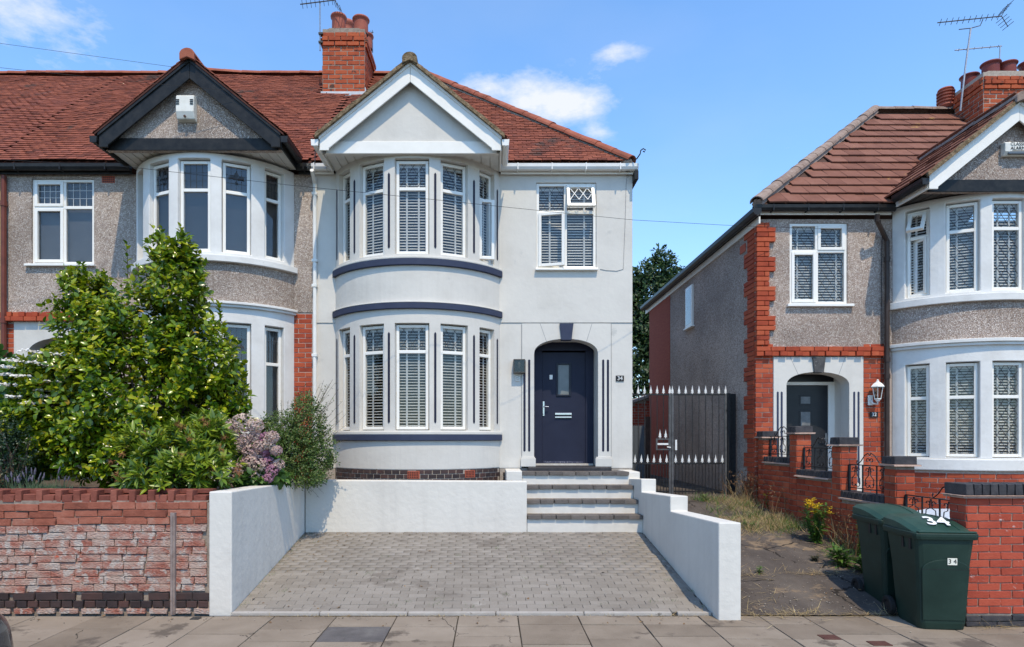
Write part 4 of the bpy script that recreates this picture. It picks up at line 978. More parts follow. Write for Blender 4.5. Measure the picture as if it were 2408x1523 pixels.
# porch
pcx = X(1922, YF); pw = X(1995.6, YF) - pcx; psp = Z(909, YF); prs = Z(876, YF) - psp
ar = [(pcx + pw * math.cos(math.pi * i / 28), psp + prs * (abs(math.sin(math.pi * i / 28)) ** .8)) for i in range(29)]
part('door_surround', MB().prism([(ps0 + .002, psb), (ps0 + .002, pst - .002), (ps1 - .002, pst - .002), (ps1 - .002, psb), (pcx + pw, psb)] + ar + [(pcx - pw, psb)], YF - .02, YF + .28), WHITE, right, bevel=.005)
part('keystone', MB().prism([(X(1908, YF), pst - .004), (X(1938.5, YF), pst - .004), (X(1934, YF), Z(877.5, YF)), (X(1912.5, YF), Z(877.5, YF))], YF - .055, YF + .1), mat('flaking_grey_keystone', [(.045, .042, .042), (.10, .095, .09)], ns=10, spots=[((.62, .6, .55), 9, .60)], rough=.6), right, bevel=.005)
for x0, x1 in ((1825.7, 1829.6), (1834.8, 1839), (2004.8, 2009.4), (2015, 2019.6)):
    a, b = X(x0, YF), X(x1, YF); c = (a + b) / 2; wv = .018; z0, z1 = Z(1136, YF), Z(921.5, YF)
    part('blue_groove', MB().prism([(c - wv, z0 + .015), (c, z0), (c + wv, z0 + .015), (c + wv, z1 - .015), (c, z1), (c - wv, z1 - .015)], YF - .0235, YF), BLUE, right)
jt = MB()
for x0, y0, x1, y1 in ((1857, 841, 1876, 882), (1986, 841, 1971, 882)):
    a, b = Vector((X(x0, YF), YF - .0205, Z(y0, YF))), Vector((X(x1, YF), YF - .0205, Z(y1, YF))); d = (b - a).normalized(); u = Vector((d.z, 0, -d.x)) * .004
    jt.quad(a - u, a + u, b + u, b - u)
part('surround_joint', jt, MATS['joint_line_grey'], right)
YD2 = 12.0
pr = MB(); pr.box(pcx - pw - .1, YF + .281, psb, pcx - pw, YD2 + .1, 3.2); pr.box(pcx + pw, YF + .281, psb, pcx + pw + .1, YD2 + .1, 3.2); pr.box(pcx - pw, YF + .281, psp + prs + .01, pcx + pw, YD2 + .1, 3.2)
part('porch_lining', pr, WHITE, right)
fr = MB(); p0, p1 = X(1946, YD2), X(1966, YD2); q0, q1 = Z(906.6, YD2), Z(899, YD2)
fr.box(p0, YD2 - .03, psb, p1, YD2 + .05, q0); fr.box(pcx - pw, YD2 - .03, q0, pcx + pw, YD2 + .05, q1)
part('door_frame', fr, UPVC, right, bevel=.005)
DARKD = mat('charcoal_door', [(.018, .019, .023), (.024, .025, .029)], rough=.3)
d2 = part('front_door', MB().box(pcx - pw, YD2 - .01, psb, p0 - .003, YD2 + .04, q0 - .003), DARKD, right)
for y0, y1 in ((933.8, 950), (969.6, 1001.7)):
    a, b, c, d = X(1882, YD2), X(1904, YD2), Z(y1, YD2), Z(y0, YD2)
    part('pane', MB().box(a - .03, YD2 - .018, c - .03, b + .03, YD2 - .0105, d + .03), DARKD, d2, bevel=.004)
    part('pane', MB().box(a, YD2 - .022, c, b, YD2 - .0185, d), mat('smoky_glass', [(.10, .105, .11), (.2, .2, .2)], rough=.25, ns=8), d2)
hx2 = X(1941, YD2); hz2 = Z(1032, YD2)
part('door_handle', MB().box(hx2 - .02, YD2 - .03, hz2 - .12, hx2 + .02, YD2 - .0105, hz2 + .10).tube([(hx2, YD2 - .03, hz2), (hx2, YD2 - .07, hz2), (hx2 - .12, YD2 - .07, hz2)], .012, 6), CHROME, d2)
part('fanlight', MB().box(pcx - pw, YD2, q1 + .003, pcx + pw, YD2 + .02, 3.2), DARKD, right)
part('sidelight', MB().box(p1 + .003, YD2, psb, pcx + pw, YD2 + .02, q0 - .003), DARKD, right)
part('porch_step', MB().box(pcx - pw - .3, 10.8, psb - .14, pcx + pw + .3, YD2, psb - .002), MORTAR, right, bevel=.01)
# bay
zz = lambda v: v + DZ
bay_wall(right, b32, .3, 1.27, MORTARR, name='bay_brick_base', bevel=0)
Ms = []
nb_ = 15
for i in range(int((1.26 - .35) / C)):
    for j in range(nb_):
        th = -b32.ang + 2 * b32.ang * (j + .5 + (i % 2) * .5) / nb_
        if abs(th) > b32.ang - 1.5: continue
        Ms.append(b32.at(th, .35 + (i + .5) * C, .022) @ Matrix.Diagonal((b32.r * R(2 * b32.ang / nb_) - .012, .06, C - .011, 1)))
pieces('brick', brk(BRICKR), Ms, bpy.data.objects[wb.name])
bay_wall(right, b32, 1.275, 1.48, CREAM, name='bay_sill', outset=.05, bevel=.02)
bay_wall(right, b32, 1.481, zz(4.05), CREAM, [(c, h, 1.50, zz(3.77)) for c, h in WIN])
bay_wall(right, b32, zz(4.10), zz(4.80), PEBR, name='bay_pebbledash', bevel=0)
bay_wall(right, b32, zz(4.83), zz(6.61), CREAM, [(c, h, zz(4.96), zz(6.50)) for c, h in WIN])
band(right, b32, zz(4.04), zz(4.09), CREAM, .05, 'cornice'); band(right, b32, zz(4.0905), zz(4.15), CREAM, .085, 'cornice', thick=.15); band(right, b32, zz(4.78), zz(4.90), CREAM, .075, 'sill_course', thick=.15)
pos2 = ['far left', 'left of centre', 'central', None, None]
bl_lo = ['white slatted blind in the %s light of the ground floor bay on the right house' % p for p in ('leftmost', 'second', 'third')] + [None, None]
bl_up = ['white slatted blind in the %s light of the upper bay on the right house' % p for p in ('open leftmost', 'second', 'third')] + [None, None]
bay_windows(right, b32, 1.50, zz(3.77), 2.52, {(0, 0), (0, 1)}, pos2, blinds=bl_lo, group=GB2, tilt=33, dw=.145, dh=.215)
bay_windows(right, b32, zz(4.96), zz(6.50), zz(6.0), {(0, 0), (0, 1)}, pos2, blinds=bl_up, group=GB2, opened={0: {(0, 0): ('right', -32), (0, 1): ('top', 34)}}, tilt=40, dw=.145, dh=.215)
# roof of brown concrete tiles with a hip on the left
zR2 = zE2 + sl * 3.9; hx0, hx1 = 4.607, 9.1
rr = MB(); rr.add([(hx0 + .14, 11.34, zE2 + .14 * sl), (XR1, 11.34, zE2 + .14 * sl), (XR1, 15.1, zR2), (hx1, 15.1, zR2)], [(0, 1, 2, 3)]); rr.add([(hx0 + .14, 11.34, zE2 + .14 * sl), (hx1, 15.1, zR2), (hx0, 19.6, zE2)], [(0, 1, 2)]); rr.add([(hx0, 19.6, zE2), (hx1, 15.1, zR2), (XR1, 15.1, zR2), (XR1, 19.6, zE2)], [(0, 1, 2, 3)])
rR = part('roof', rr, mat('brown_roof_underlay', [(.06, .032, .025), (.09, .05, .04)], rough=.9), right)
kh = (hx1 - hx0) / 3.9
def inR(x, y):
    if x < hx0 + (y - 11.2) * kh + .1 or y > 15.05 or (x > 10.85 and y > 14.0): return False
    ax = abs(x - 8.69)
    return not (ax < 1.52 and zE2 + sl * (y - 11.2) < zE2 + .17 + .813 * (1.49 - ax) - .1)
tile_field(rR, hx0, XR1, 11.34, zE2 + .15 * sl, sl, 5.12, inR, .381, .335, TILEB, 'concrete_tile', rise=.03, thick=.026, seed=2, limit=300, length=.46)
part('hip_mortar', MB().tube([(hx0 + .14, 11.34, zE2 + .13), (hx1, 15.1, zR2 + .02)], .10, 6), RIDGEB, rR)
half_tiles(rR, [(hx0 + .11, 11.3, zE2 + .16), (hx1, 15.1, zR2 + .07)], .125, RIDGEB, 'hip_tile_brown', .45, 'hip_tile')
half_tiles(rR, [(hx1, 15.1, zR2 + .05), (XR1, 15.1, zR2 + .05)], .125, RIDGEB, 'ridge_tile_brown', .45)
vx = X(2224, 15.1)
pv = [(.12, 0), (.17, .06), (.15, .12)]
for k in range(4): pv += [(.15, .13 + k * .075), (.185, .135 + k * .075), (.19, .165 + k * .075), (.14, .185 + k * .075)]
pv += [(.17, .44), (.15, .47), (0, .48)]
part('vent_cowl', MB().lathe(pv, (vx, 15.1, zR2 + .1), 20), TERRA, rR, smooth=False)
apR, grR = gable(right, 8.69, 5.93, TRIM, PEBR, BLACKP, mat('dark_verge_felt', [(.05, .035, .03), (.08, .06, .05)]), MOSS, GUTB, cap=RIDGEB, tiles=(.30, .30, TILEB, 'concrete_tile_small'), solid_soffit=mat('dark_soffit', [(.05, .045, .042), (.085, .08, .075)], rough=.7))
half_tiles(grR, [(8.69, 10.36, apR + .04), (8.69, 12.75, apR + .04)], .125, RIDGEB, 'gable_ridge_brown', .48)
eaves(right, hx0 + .10, 8.69 - 1.5, zE2 + .01, TRIM, GUTB, brackets=4)
eaves(right, 8.69 + 1.5, XR1, zE2 + .01, TRIM, GUTB, brackets=3)
se = MB(); se.box(XR0 - .02, 11.3, zE2 - .22, XR0 + .009, 19.6, zE2 - .05)
part('side_fascia', se, TRIM, right)
sg_ = MB(); sg_.prism([(hx0 + a, zE2 - .02 + b) for a, b in [(-.02, .02), (-.015, -.05), (.02, -.095), (.06, -.105), (.10, -.09), (.13, -.05), (.13, .02)]], 11.14, 19.6); part('side_gutter', sg_, GUTB, right)
part('side_soffit', MB().box(hx0 + .13, 11.3, zE2 - .1, XR0 + .008, 19.6, zE2 - .05), BLACKP, right)
chimney(right, 10.9, 13.2, 14.08, 14.95, 7.75, Z(169, 14.08), BRICKC, MORTAR, [(11.25, 14.32, .17, .30), (11.62, 14.32, .17, .29), (11.12, 14.78, .17, .28), (12.1, 14.32, .17, .3)], TERRAD, .1, .29, flash=False, sides=(-1,))
part('lead_flashing', MB().box(10.86, 14.0, 7.55, 10.889, 14.97, 8.45), LEADF, right)
dp = MB(); x = X(2086, YF - .08)
dp.tube([(X(2062, 11.2), 11.18, zE2 - .1), (X(2062, 11.2), 11.2, zE2 - .2), (x - .05, YF - .1, zE2 - .42), (x, YF - .08, zE2 - .5), (x, YF - .08, .6)], .042, 8)
for z in (5.0, 3.2, 2.9, 1.4): dp.tube([(x, YF - .08, z), (x, YF - .08, z + .09)], .053, 8)
part('downpipe', dp, GUTN, right)
cb = MB(); cb.tube([(X(a, YF), YF - .03, Z(b, YF)) for a, b in ((2068, 520), (2072, 560), (2070, 640), (2071.5, 760), (2071, 900), (2070, 1000), (2073, 1090))], .006, 5)
part('cable', cb, CABLE, right)
# ---------------------------------------------------------------- ground, pavement, driveway
def struct(name, mb, m, parent=None, **k): return part(name, mb, m, parent, kind='structure', **k)
EARTH = mat('dry_earth', [(.10, .07, .045), (.18, .135, .09), (.27, .21, .14)], rough=.95, ns=3, bump=.8, bs=14, bdist=.04)
struct('ground', MB().quad((-300, -200, -.16), (300, -200, -.16), (300, 400, -.16), (-300, 400, -.16)), mat('rough_ground', [(.10, .10, .06), (.17, .15, .10)], rough=.95, ns=.4))
struct('road', MB().box(-60, -9, -.155, 60, 4.05, -.115), mat('grey_asphalt', [(.045, .045, .046), (.075, .073, .072), (.10, .098, .095)], rough=.9, ns=9, bump=.5, bs=120, spots=[((.2, .19, .18), 60, .68)]))
PAVE = mat('grey_brown_paving_slab', [(.155, .122, .092), (.225, .182, .14), (.29, .24, .19)], rough=.9, ns=2.2, rnd=.5, bump=.5, bs=55, spots=[((.115, .092, .073), 1.7, .57), ((.40, .35, .29), 38, .69), ((.085, .07, .06), 15, .735)], cracks=((.035, .028, .022), 1.3, .0042, .60))
PAVED = mat('dark_patch_slab', [(.075, .07, .068), (.11, .10, .098), (.15, .14, .13)], rough=.9, ns=4, bump=.4, bs=70)
KERB = mat('concrete_kerb', [(.26, .235, .21), (.34, .31, .28), (.40, .37, .335)], rough=.9, ns=5, rnd=.3, bump=.4, bs=60, spots=[((.15, .13, .11), 5, .63)])
JOINT = mat('dark_joint_sand', [(.035, .03, .025), (.075, .06, .045)], rough=1, ns=20)
pv = struct('pavement', MB().box(-30, 4.2, -.14, 30, 6.56, -.012), JOINT)
rg = random.Random(12); Ms = []; dark = []; x = -7.2
slab = [block('paving_slab%d' % s, 1, 1, .06, .004, PAVE, .0015, s) for s in range(3)]
while x < 7.6:
    wdt = .622 + rg.uniform(-.02, .02) if x < 2.3 else rg.choice((.62, .45, .78)); y = 6.56
    while y > 4.3:
        d = rg.choice((.30, .37, .45, .60)); 
        if y - d < 4.3: d = y - 4.25
        M = Matrix.Translation((x + wdt / 2, y - d / 2, -.03 + rg.uniform(-.003, .003))) @ Matrix.Rotation(rg.uniform(-.006, .006), 4, 'X') @ Matrix.Rotation(rg.uniform(-.006, .006), 4, 'Y') @ Matrix.Diagonal((wdt - .011, d - .011, 1, 1))
        if -1.65 < x + wdt / 2 < -.95 and 5.6 < y - d / 2 < 6.25: dark.append(M)
        else: Ms.append(M)
        y -= d
    x += wdt
pieces('paving_slab', slab, Ms, pv)
pieces('paving_slab', block('paving_slab_dark', 1, 1, .06, .004, PAVED), dark, pv)
kb = struct('kerb', MB().box(-60, 4.06, -.15, 60, 4.19, -.03), JOINT)
pieces('kerb_stone', block('kerb_stone', .905, .14, .14, .012, KERB, .002), [Matrix.Translation((-7 + .915 * i, 4.13, -.065)) for i in range(16)], kb)
# driveway of small grey blocks, climbing to the steps
DA, DB_, za, zb_ = 6.64, 9.6, .022, .414
dsl = (zb_ - za) / (DB_ - DA); da = math.atan(dsl)
def drive_z(y): return za + (y - DA) * dsl
PAVER = mat('grey_block_paver', [(.185, .162, .138), (.23, .204, .176), (.28, .25, .22)], rough=.88, ns=1.1, rnd=.5, bump=.35, bs=70, spots=[((.175, .152, .130), 1.3, .57), ((.30, .272, .24), 2.3, .66), ((.11, .094, .08), 3.1, .735)])
dv = struct('driveway', MB().add([(-2.72, DA, za - .012), (2.33, DA, za - .012), (2.33, DB_ + .1, zb_ - .0), (-2.85, DB_ + .1, zb_ - .0), (-2.72, DA, -.1), (2.33, DA, -.1), (2.33, DB_ + .1, -.1), (-2.85, DB_ + .1, -.1)], [(0, 1, 2, 3), (4, 7, 6, 5), (0, 4, 5, 1), (1, 5, 6, 2), (2, 6, 7, 3), (3, 7, 4, 0)]), JOINT)
rg = random.Random(3); Ms = []; rows = int((DB_ - DA) / math.cos(da) / .0995)
for i in range(rows):
    v = (i + .5) * .0995; y = DA + v * math.cos(da); z = drive_z(y)
    lft = -2.693 - .12 * (y - 6.6) / 3 + .004; x = lft - (.1 if i % 2 else .0) - rg.uniform(0, .012)
    while x < 2.285:
        a, b = max(x, lft), min(x + .199, 2.288); x += .199
        if b - a < .03: continue
        Ms.append(Matrix.Translation(((a + b) / 2, y, z - .024 + rg.uniform(-.0022, .0022))) @ Matrix.Rotation(da + rg.uniform(-.01, .01), 4, 'X') @ Matrix.Rotation(rg.uniform(-.01, .01), 4, 'Y') @ Matrix.Rotation(rg.uniform(-.006, .006), 4, 'Z') @ Matrix.Diagonal((b - a - .0045, 1, 1, 1)))
pieces('paver', [block('paver%d' % s, 1, .0955, .05, .004, PAVER, .0012, s) for s in range(3)], Ms, dv, 300, 'pavers')
dk = struct('driveway_kerb', MB().box(-2.69, 6.565, -.1, 2.30, 6.632, .0), JOINT)
pieces('kerb_stone', block('edging_stone', .905, .062, .10, .008, KERB, .003), [Matrix.Translation((-2.235 + .913 * i, 6.60, -.018)) for i in range(5)] + [Matrix.Translation((2.105, 6.60, -.018)) @ Matrix.Diagonal((.385, 1, 1, 1))], dk)
# raised beds, side path and the ground behind
SOIL = mat('garden_soil', [(.045, .03, .02), (.085, .06, .04), (.13, .095, .065)], rough=1, ns=6, bump=1, bs=18, bdist=.05)
struct('garden_bed', MB().box(-9.5, 6.9, -.1, -2.96, YF + .01, 1.08), SOIL)
struct('front_border', MB().box(-2.90, 9.83, .2, .48, YF + .2, 1.0), SOIL)
PATH = mat('worn_concrete_path', [(.052, .042, .036), (.085, .07, .06), (.125, .104, .088)], rough=.92, ns=1.6, bump=.8, bs=45, spots=[((.42, .36, .29), 24, .655), ((.20, .145, .095), 1.5, .57), ((.05, .042, .036), 4.5, .66)], stretch=(1, .6, 1), cracks=((.022, .018, .015), .9, .010, .45))
def path_z(y): return 0.0 if y < 6.5 else .746 * (y - 6.5) / 5.8 if y < 12.3 else .746
sp = MB(); ys = [6.565, 7.62, 7.63, 9.0, 9.01, 10.6, 12.3, 22, 40]
vs = []
for y in ys:
    dz = .0 if y < 7.625 or y > 12 else .012
    vs += [(2.515, y, path_z(y) + dz), (5.6 if y < 12 else 4.79, y, path_z(y) + dz)]
sp.add(vs, [(2 * i, 2 * i + 1, 2 * i + 3, 2 * i + 2) for i in range(len(ys) - 1)])
struct('side_path', sp, PATH)
struct('rear_yard', MB().box(-20, 19.3, .2, 30, 60, .74), EARTH)
struct('right_front_garden', MB().box(5.25, 6.45, -.1, 13.2, YF + .02, .34), EARTH)

# ---------------------------------------------------------------- low walls
wl_ = MB(); h0, h1 = 1.28, 1.198
wl_.add([(-2.93, 6.6, -.02), (-2.693, 6.6, -.02), (-2.813, 9.6, .3), (-3.05, 9.6, .3), (-2.93, 6.6, h0), (-2.693, 6.6, h0), (-2.813, 9.6, h1), (-3.05, 9.6, h1)], [(0, 3, 2, 1), (4, 5, 6, 7), (0, 1, 5, 4), (1, 2, 6, 5), (2, 3, 7, 6), (3, 0, 4, 7)])
tag(part('retaining_wall', wl_, WHITEW, bevel=.012), 'smooth white wall along the left side of the driveway, shrubs hanging over it', 'wall')
bk = MB(); bk.add([(-2.81, 9.6, .3), (.54, 9.6, .3), (.54, 9.82, .3), (-2.81, 9.82, .3), (-2.81, 9.6, h1), (.54, 9.6, 1.178), (.54, 9.82, 1.178), (-2.81, 9.82, h1)], [(0, 3, 2, 1), (4, 5, 6, 7), (0, 1, 5, 4), (1, 2, 6, 5), (2, 3, 7, 6), (3, 0, 4, 7)])
tag(part('retaining_wall', bk, WHITEW, bevel=.012), 'low white wall across the back of the driveway under the round bay', 'wall')
rw = MB().prism([(6.4, -.02), (6.4, .984), (8.13, .90), (8.13, 1.095), (9.7, 1.01), (9.7, 1.21), (10.75, 1.15), (10.75, 1.262), (11.48, 1.262), (11.48, -.02)], 2.29, 2.517, axis='x')
tag(part('retaining_wall', rw, WHITEW, bevel=.012), 'stepped white wall running down the right side of the steps and driveway', 'wall')
BRICKCOP2 = mat('worn_dark_red_brick', [(.17, .055, .036), (.25, .08, .05), (.32, .115, .075), (.36, .19, .14)], rough=.9, ns=8, rnd=.55, bump=.6, bs=40, spots=[((.42, .33, .27), 7, .64)])
# brick garden wall at the left
gw = thing('brick_garden_wall', 'weathered red brick garden wall with crenellated coping in front of the big shrub', 'wall', (-4.6, 6.76, 0))
part('wall_core', MB().box(-6.4, 6.66, -.03, -2.965, 6.88, 1.18).box(-2.964, 6.64, -.02, -2.935, 6.86, 1.16), MORTARD, gw)
rg = random.Random(21); Wm, Dm, Cm = [], [], []
def wob(x): return .010 * math.sin(x * 1.7 + 1) + .006 * math.sin(x * 4.1)
for i in range(12):
    x = -6.4 + (i % 2) * .118 - .118
    while x < -2.98:
        L = .235 + rg.uniform(-.02, .025); a, b = x, min(x + L, -2.97); x = b
        if b - a < .05: continue
        z = .228 + (i + .5) * .0778 + wob((a + b) / 2)
        Wm.append(Matrix.Translation(((a + b) / 2, 6.685 + rg.uniform(-.012, .006), z)) @ Matrix.Rotation(rg.uniform(-.022, .022), 4, 'Y') @ Matrix.Rotation(rg.uniform(-.02, .02), 4, 'Z') @ Matrix.Diagonal((b - a - rg.uniform(.005, .011), .09, .0778 - rg.uniform(.004, .010), 1)))
x = -6.4
while x < -3.0:
    Wm.append(Matrix.Translation((x + .11, 6.67, .03)) @ Matrix.Rotation(rg.uniform(-.04, .04), 4, 'Y') @ Matrix.Diagonal((.19, .1, .052, 1))); x += .235
x = -6.38
while x < -3.02:
    Dm.append(Matrix.Translation((x + .055, 6.68, .102)) @ Matrix.Rotation(rg.uniform(-.015, .015), 4, 'Y') @ Matrix.Diagonal((.105, .1, .066, 1))); x += .1185
x = -6.4; k = 0
while x < -3.1:
    L = .19 if k % 3 == 2 else .228
    Dm.append(Matrix.Translation((x + L / 2, 6.68, .183)) @ Matrix.Rotation(rg.uniform(-.015, .015), 4, 'Y') @ Matrix.Diagonal((L - .01, .1, .074, 1))); x += L + (.05 if k % 3 == 2 else .004); k += 1
x = -6.4; k = 0
while x < -3.03:
    tall = k % 2 == 0; L = .075 if tall else .125 + rg.uniform(-.02, .02); h = .125 if tall else .075 + rg.uniform(-.008, .008)
    Cm.append(Matrix.Translation((x + L / 2, 6.77 + rg.uniform(-.006, .006), 1.165 + h / 2)) @ Matrix.Rotation(rg.uniform(-.02, .02), 4, 'Y') @ Matrix.Diagonal((L - .008, .225, h, 1)))
    if not tall: Cm.append(Matrix.Translation((x + L / 2, 6.83, 1.165 + .105)) @ Matrix.Diagonal((L + .02, .10, .045, 1)))
    x += L; k += 1
pieces('brick', ublock('brick_weathered', BRICKW, .05, .035, 5), [M for M in Wm if M.translation.z < .95], gw)
pieces('brick', ublock('brick_redder', BRICKCOP2, .05, .035, 4), [M for M in Wm if M.translation.z >= .95], gw)
pieces('brick', ublock('brick_dark_base', BRICKD, .05, .03, 4), Dm, gw)
pieces('coping_brick', ublock('brick_coping_old', BRICKCOP, .05, .03, 4), Cm, gw)
pp = MB(); px = X(407.5, 6.62); pp.prism([(px - .024, 6.60), (px + .024, 6.60), (px + .024, 6.645), (px + .016, 6.645), (px + .016, 6.609), (px - .016, 6.609), (px - .016, 6.645), (px - .024, 6.645)], 0.0, 1.06, axis='z'); pp.box(px - .007, 6.588, .0, px + .007, 6.5995, 1.03)
tag(part('steel_post', pp, mat('brown_grey_steel', [(.17, .125, .11), (.25, .195, .175), (.32, .26, .235)], rough=.6, ns=9, bump=.2, bs=40), bevel=.002), 'rusty grey-brown steel channel post standing against the weathered brick wall', 'post')

# ---------------------------------------------------------------- steps
st = thing('front_steps', 'white front steps with dark brick nosings up to the navy front door', 'steps', (1.4, 9.6, .41))
SD, SZ = [9.6, 9.9, 10.22, 10.54], [.67, .875, 1.075, 1.278]; Ms = []; rg = random.Random(5)
for k in range(4):
    x0 = .545 if k < 3 else .515
    z0 = .3 if k == 0 else SZ[k - 1] - .03
    part('riser', MB().box(x0, SD[k], z0, 2.288, SD[k] + (.5 if k < 3 else .55), SZ[k] - .062), WHITEW, st, bevel=.006)
    n = 8; L = (2.284 - x0) / n
    for i in range(n): Ms.append(Matrix.Translation((x0 + L * (i + .5), SD[k] + .085 + rg.uniform(-.005, .003), SZ[k] - .031 + rg.uniform(-.002, .002))) @ Matrix.Rotation(rg.uniform(-.006, .006), 4, 'Y') @ Matrix.Diagonal((L - .004, .24, .06, 1)))
    if k < 3:
        part('tread', MB().box(x0, SD[k] + .206, SZ[k] - .06, 2.284, SD[k + 1] + .02, SZ[k] - .008), MORTARD, st)
pieces('nosing_brick', ublock('nosing', mat('grey_brown_step_brick', [(.085, .072, .064), (.12, .104, .094), (.16, .14, .127)], rough=.75, ns=8, rnd=.35, bump=.5, bs=40), .05, .016, 4), Ms, st)
part('landing', MB().box(.515, 10.75, 1.0, 2.284, 11.03, 1.27), BRICKB, st)
part('cheek_block', MB().box(.25, 10.5, .8, .512, 11.45, 1.286), WHITEW, st, bevel=.01)

# ---------------------------------------------------------------- stepped brick wall of the right house, with piers and ironwork
sw = thing('stepped_brick_wall', 'red brick boundary wall stepping down beside the weedy path, with four capped piers', 'wall', (5.1, 9.6, .3))
PI = [(11.2, 4.80, 1.956), (10.2, 4.90, 2.024), (9.0, 4.95, 1.846), (7.9, 5.03, 1.607)]
CO = [1.51, 1.337, 1.09, .80]
core = MB(); Bm, Km, Lm = [], [], []; rg = random.Random(9)
PW = .235
for i, (d, xl_, zt) in enumerate(PI):
    core.box(xl_ + .006, d + .006, .0, xl_ + PW, d + PW, zt - .115)
    zlow = .0
    Bm += bricks((xl_, d + PW, .12), (0, -1, 0), (-1, 0, 0), PW, zt - .24, .0885, .235, .011, rg=rg, proud=.006)
    Bm += bricks((xl_, d, .12), (1, 0, 0), (0, -1, 0), PW, zt - .24, .0885, .235, .011, rg=rg, proud=.006, jit=.002)
    # cap of dark bricks on a pale tile ledge
    for k in range(3): Km.append(Matrix.Translation((xl_ + PW / 2, d - .012 + .09 * k + .045, zt - .052)) @ Matrix.Diagonal((PW + .04, .084, .104, 1)))
    Lm.append(Matrix.Translation((xl_ + PW / 2, d + PW / 2, zt - .112)) @ Matrix.Diagonal((PW + .10, PW + .10, .022, 1)))
for i in range(4):
    d1, x1 = PI[i][0], PI[i][1]; d0, x0 = (PI[i + 1][0] + PW, PI[i + 1][1]) if i < 3 else (6.45, 5.08)
    if i == 3: d0 = 6.45
    zc = CO[i]; L = d1 - d0; u = Vector((x0 - x1, d0 - d1, 0)).normalized(); nrm = Vector((u.y, -u.x, 0))
    q = [(x1 + .01, d1), (x0 + .01, d0), (x0 + PW, d0), (x1 + PW, d1)]
    core.prism([(a, b) for a, b in q], .0, zc - .10, axis='z')
    Bm += bricks((x1 + .004, d1, .04), u, nrm, L, zc - .14, .0885, .235, .011, rg=rg, proud=.006)
    n = int(L / .078)
    for k in range(n):
        t = (k + .5) / n; Km.append(Matrix.Translation((x1 + (x0 - x1) * t + .115, d1 + (d0 - d1) * t, zc - .045)) @ Matrix.Diagonal((.255, L / n - .006, .09, 1)))
    Lm.append(Matrix.Translation(((x1 + x0) / 2 + .105, (d1 + d0) / 2, zc - .102)) @ Matrix.Rotation(math.atan2(x1 - x0, d1 - d0) * -1, 4, 'Z') @ Matrix.Diagonal((.32, L - .01, .022, 1)))
part('wall_core', core, MORTARD, sw)
Bm.sort(key=lambda M: M.translation.length)
vis = [M for M in Bm if M.translation.y > 7.3] + [M for M in Bm if M.translation.y <= 7.3]
pieces('brick', brk(BRICKR), vis, sw, 300, 'bricks')
pieces('coping_brick', brk(BRICKB), Km, sw)
pieces('creasing_tile', ublock('creasing', mat('pinkish_creasing_tile', [(.34, .22, .17), (.46, .33, .27)], rough=.9, ns=12, bump=.4, bs=40), .02, .02, 3), Lm, sw)
# scrolled iron panels between the piers
def scroll(mb, M, cx, cz, r, sg, up):
    pts = []
    for k in range(15):
        t = k / 14; a = t * 4.6; rr = r * (1 - .55 * t)
        pts.append((cx + sg * (r - rr * math.cos(a)), 0, cz + up * rr * math.sin(a)))
    mb.tube(pts, .006, 4, M=M)
names = ['the topmost one, nearest the right house', 'second from the top, before the dark front door', 'third from the top, above the weeds', 'the lowest one, above the wheelie bins']
for i in range(4):
    d1, x1 = PI[i][0] - .02, PI[i][1]; d0, x0 = (PI[i + 1][0] + PW + .02, PI[i + 1][1]) if i < 3 else (6.46, 5.08)
    a, b = Vector((x1 + .11, d1, CO[i])), Vector((x0 + .11, d0, CO[i])); L = (b - a).length; u = (b - a).normalized()
    H = [.36, .35, .38, .34][i]
    M = Matrix(((u.x, -u.y, 0, a.x), (u.y, u.x, 0, a.y), (0, 0, 1, a.z), (0, 0, 0, 1)))
    t = thing('railing_panel', 'scrolled black iron railing panel, ' + names[i], 'railing', tuple(a), 'iron railing panels on the stepped wall')
    part('top_rail', MB().box(0, -.012, H - .012, L, .012, H, M=M), BLACKI, t); part('bottom_rail', MB().box(0, -.01, .045, L, .01, .057, M=M), BLACKI, t)
    nb_ = max(3, round(L / .30))
    for k in range(nb_ + 1):
        xx = L * k / nb_; w_ = .014 if k in (0, nb_) else .007
        part('upright', MB().box(xx - w_, -w_, .0, xx + w_, w_, H - .0125, M=M), BLACKI, t)
    for k in range(nb_):
        xx = L * (k + .5) / nb_; q = MB(); hw = min(.085, L / nb_ * .33)
        for sg in (-1, 1):
            scroll(q, M, xx + sg * .004, .11, hw * .52, sg, -1); scroll(q, M, xx + sg * hw * .9, H - .075, hw * .42, -sg, 1)
            q.tube([(xx + sg * hw, 0, .11), (xx + sg * hw * .9, 0, .19), (xx + sg * hw * .25, 0, H * .62), (xx + sg * hw * .1, 0, H - .02)], .006, 4, M=M)
        part('scroll', q, BLACKI, t)
    q = MB(); c = L / 2; w2 = min(.24, L * .3)
    for sg in (-1, 1):
        q.tube([(c + sg * w2, 0, H + .035), (c + sg * w2 * 1.05, 0, H + .055), (c + sg * w2 * 1.1, 0, H + .03), (c + sg * w2, 0, H), (c + sg * w2 * .7, 0, H + .05), (c + sg * w2 * .4, 0, H + .13), (c + sg * .03, 0, H + .16), (c, 0, H + .13)], .007, 5, M=M)
        scroll(q, M, c + sg * .004, H + .06, .035, sg, 1)
    part('crest', q, BLACKI, t)
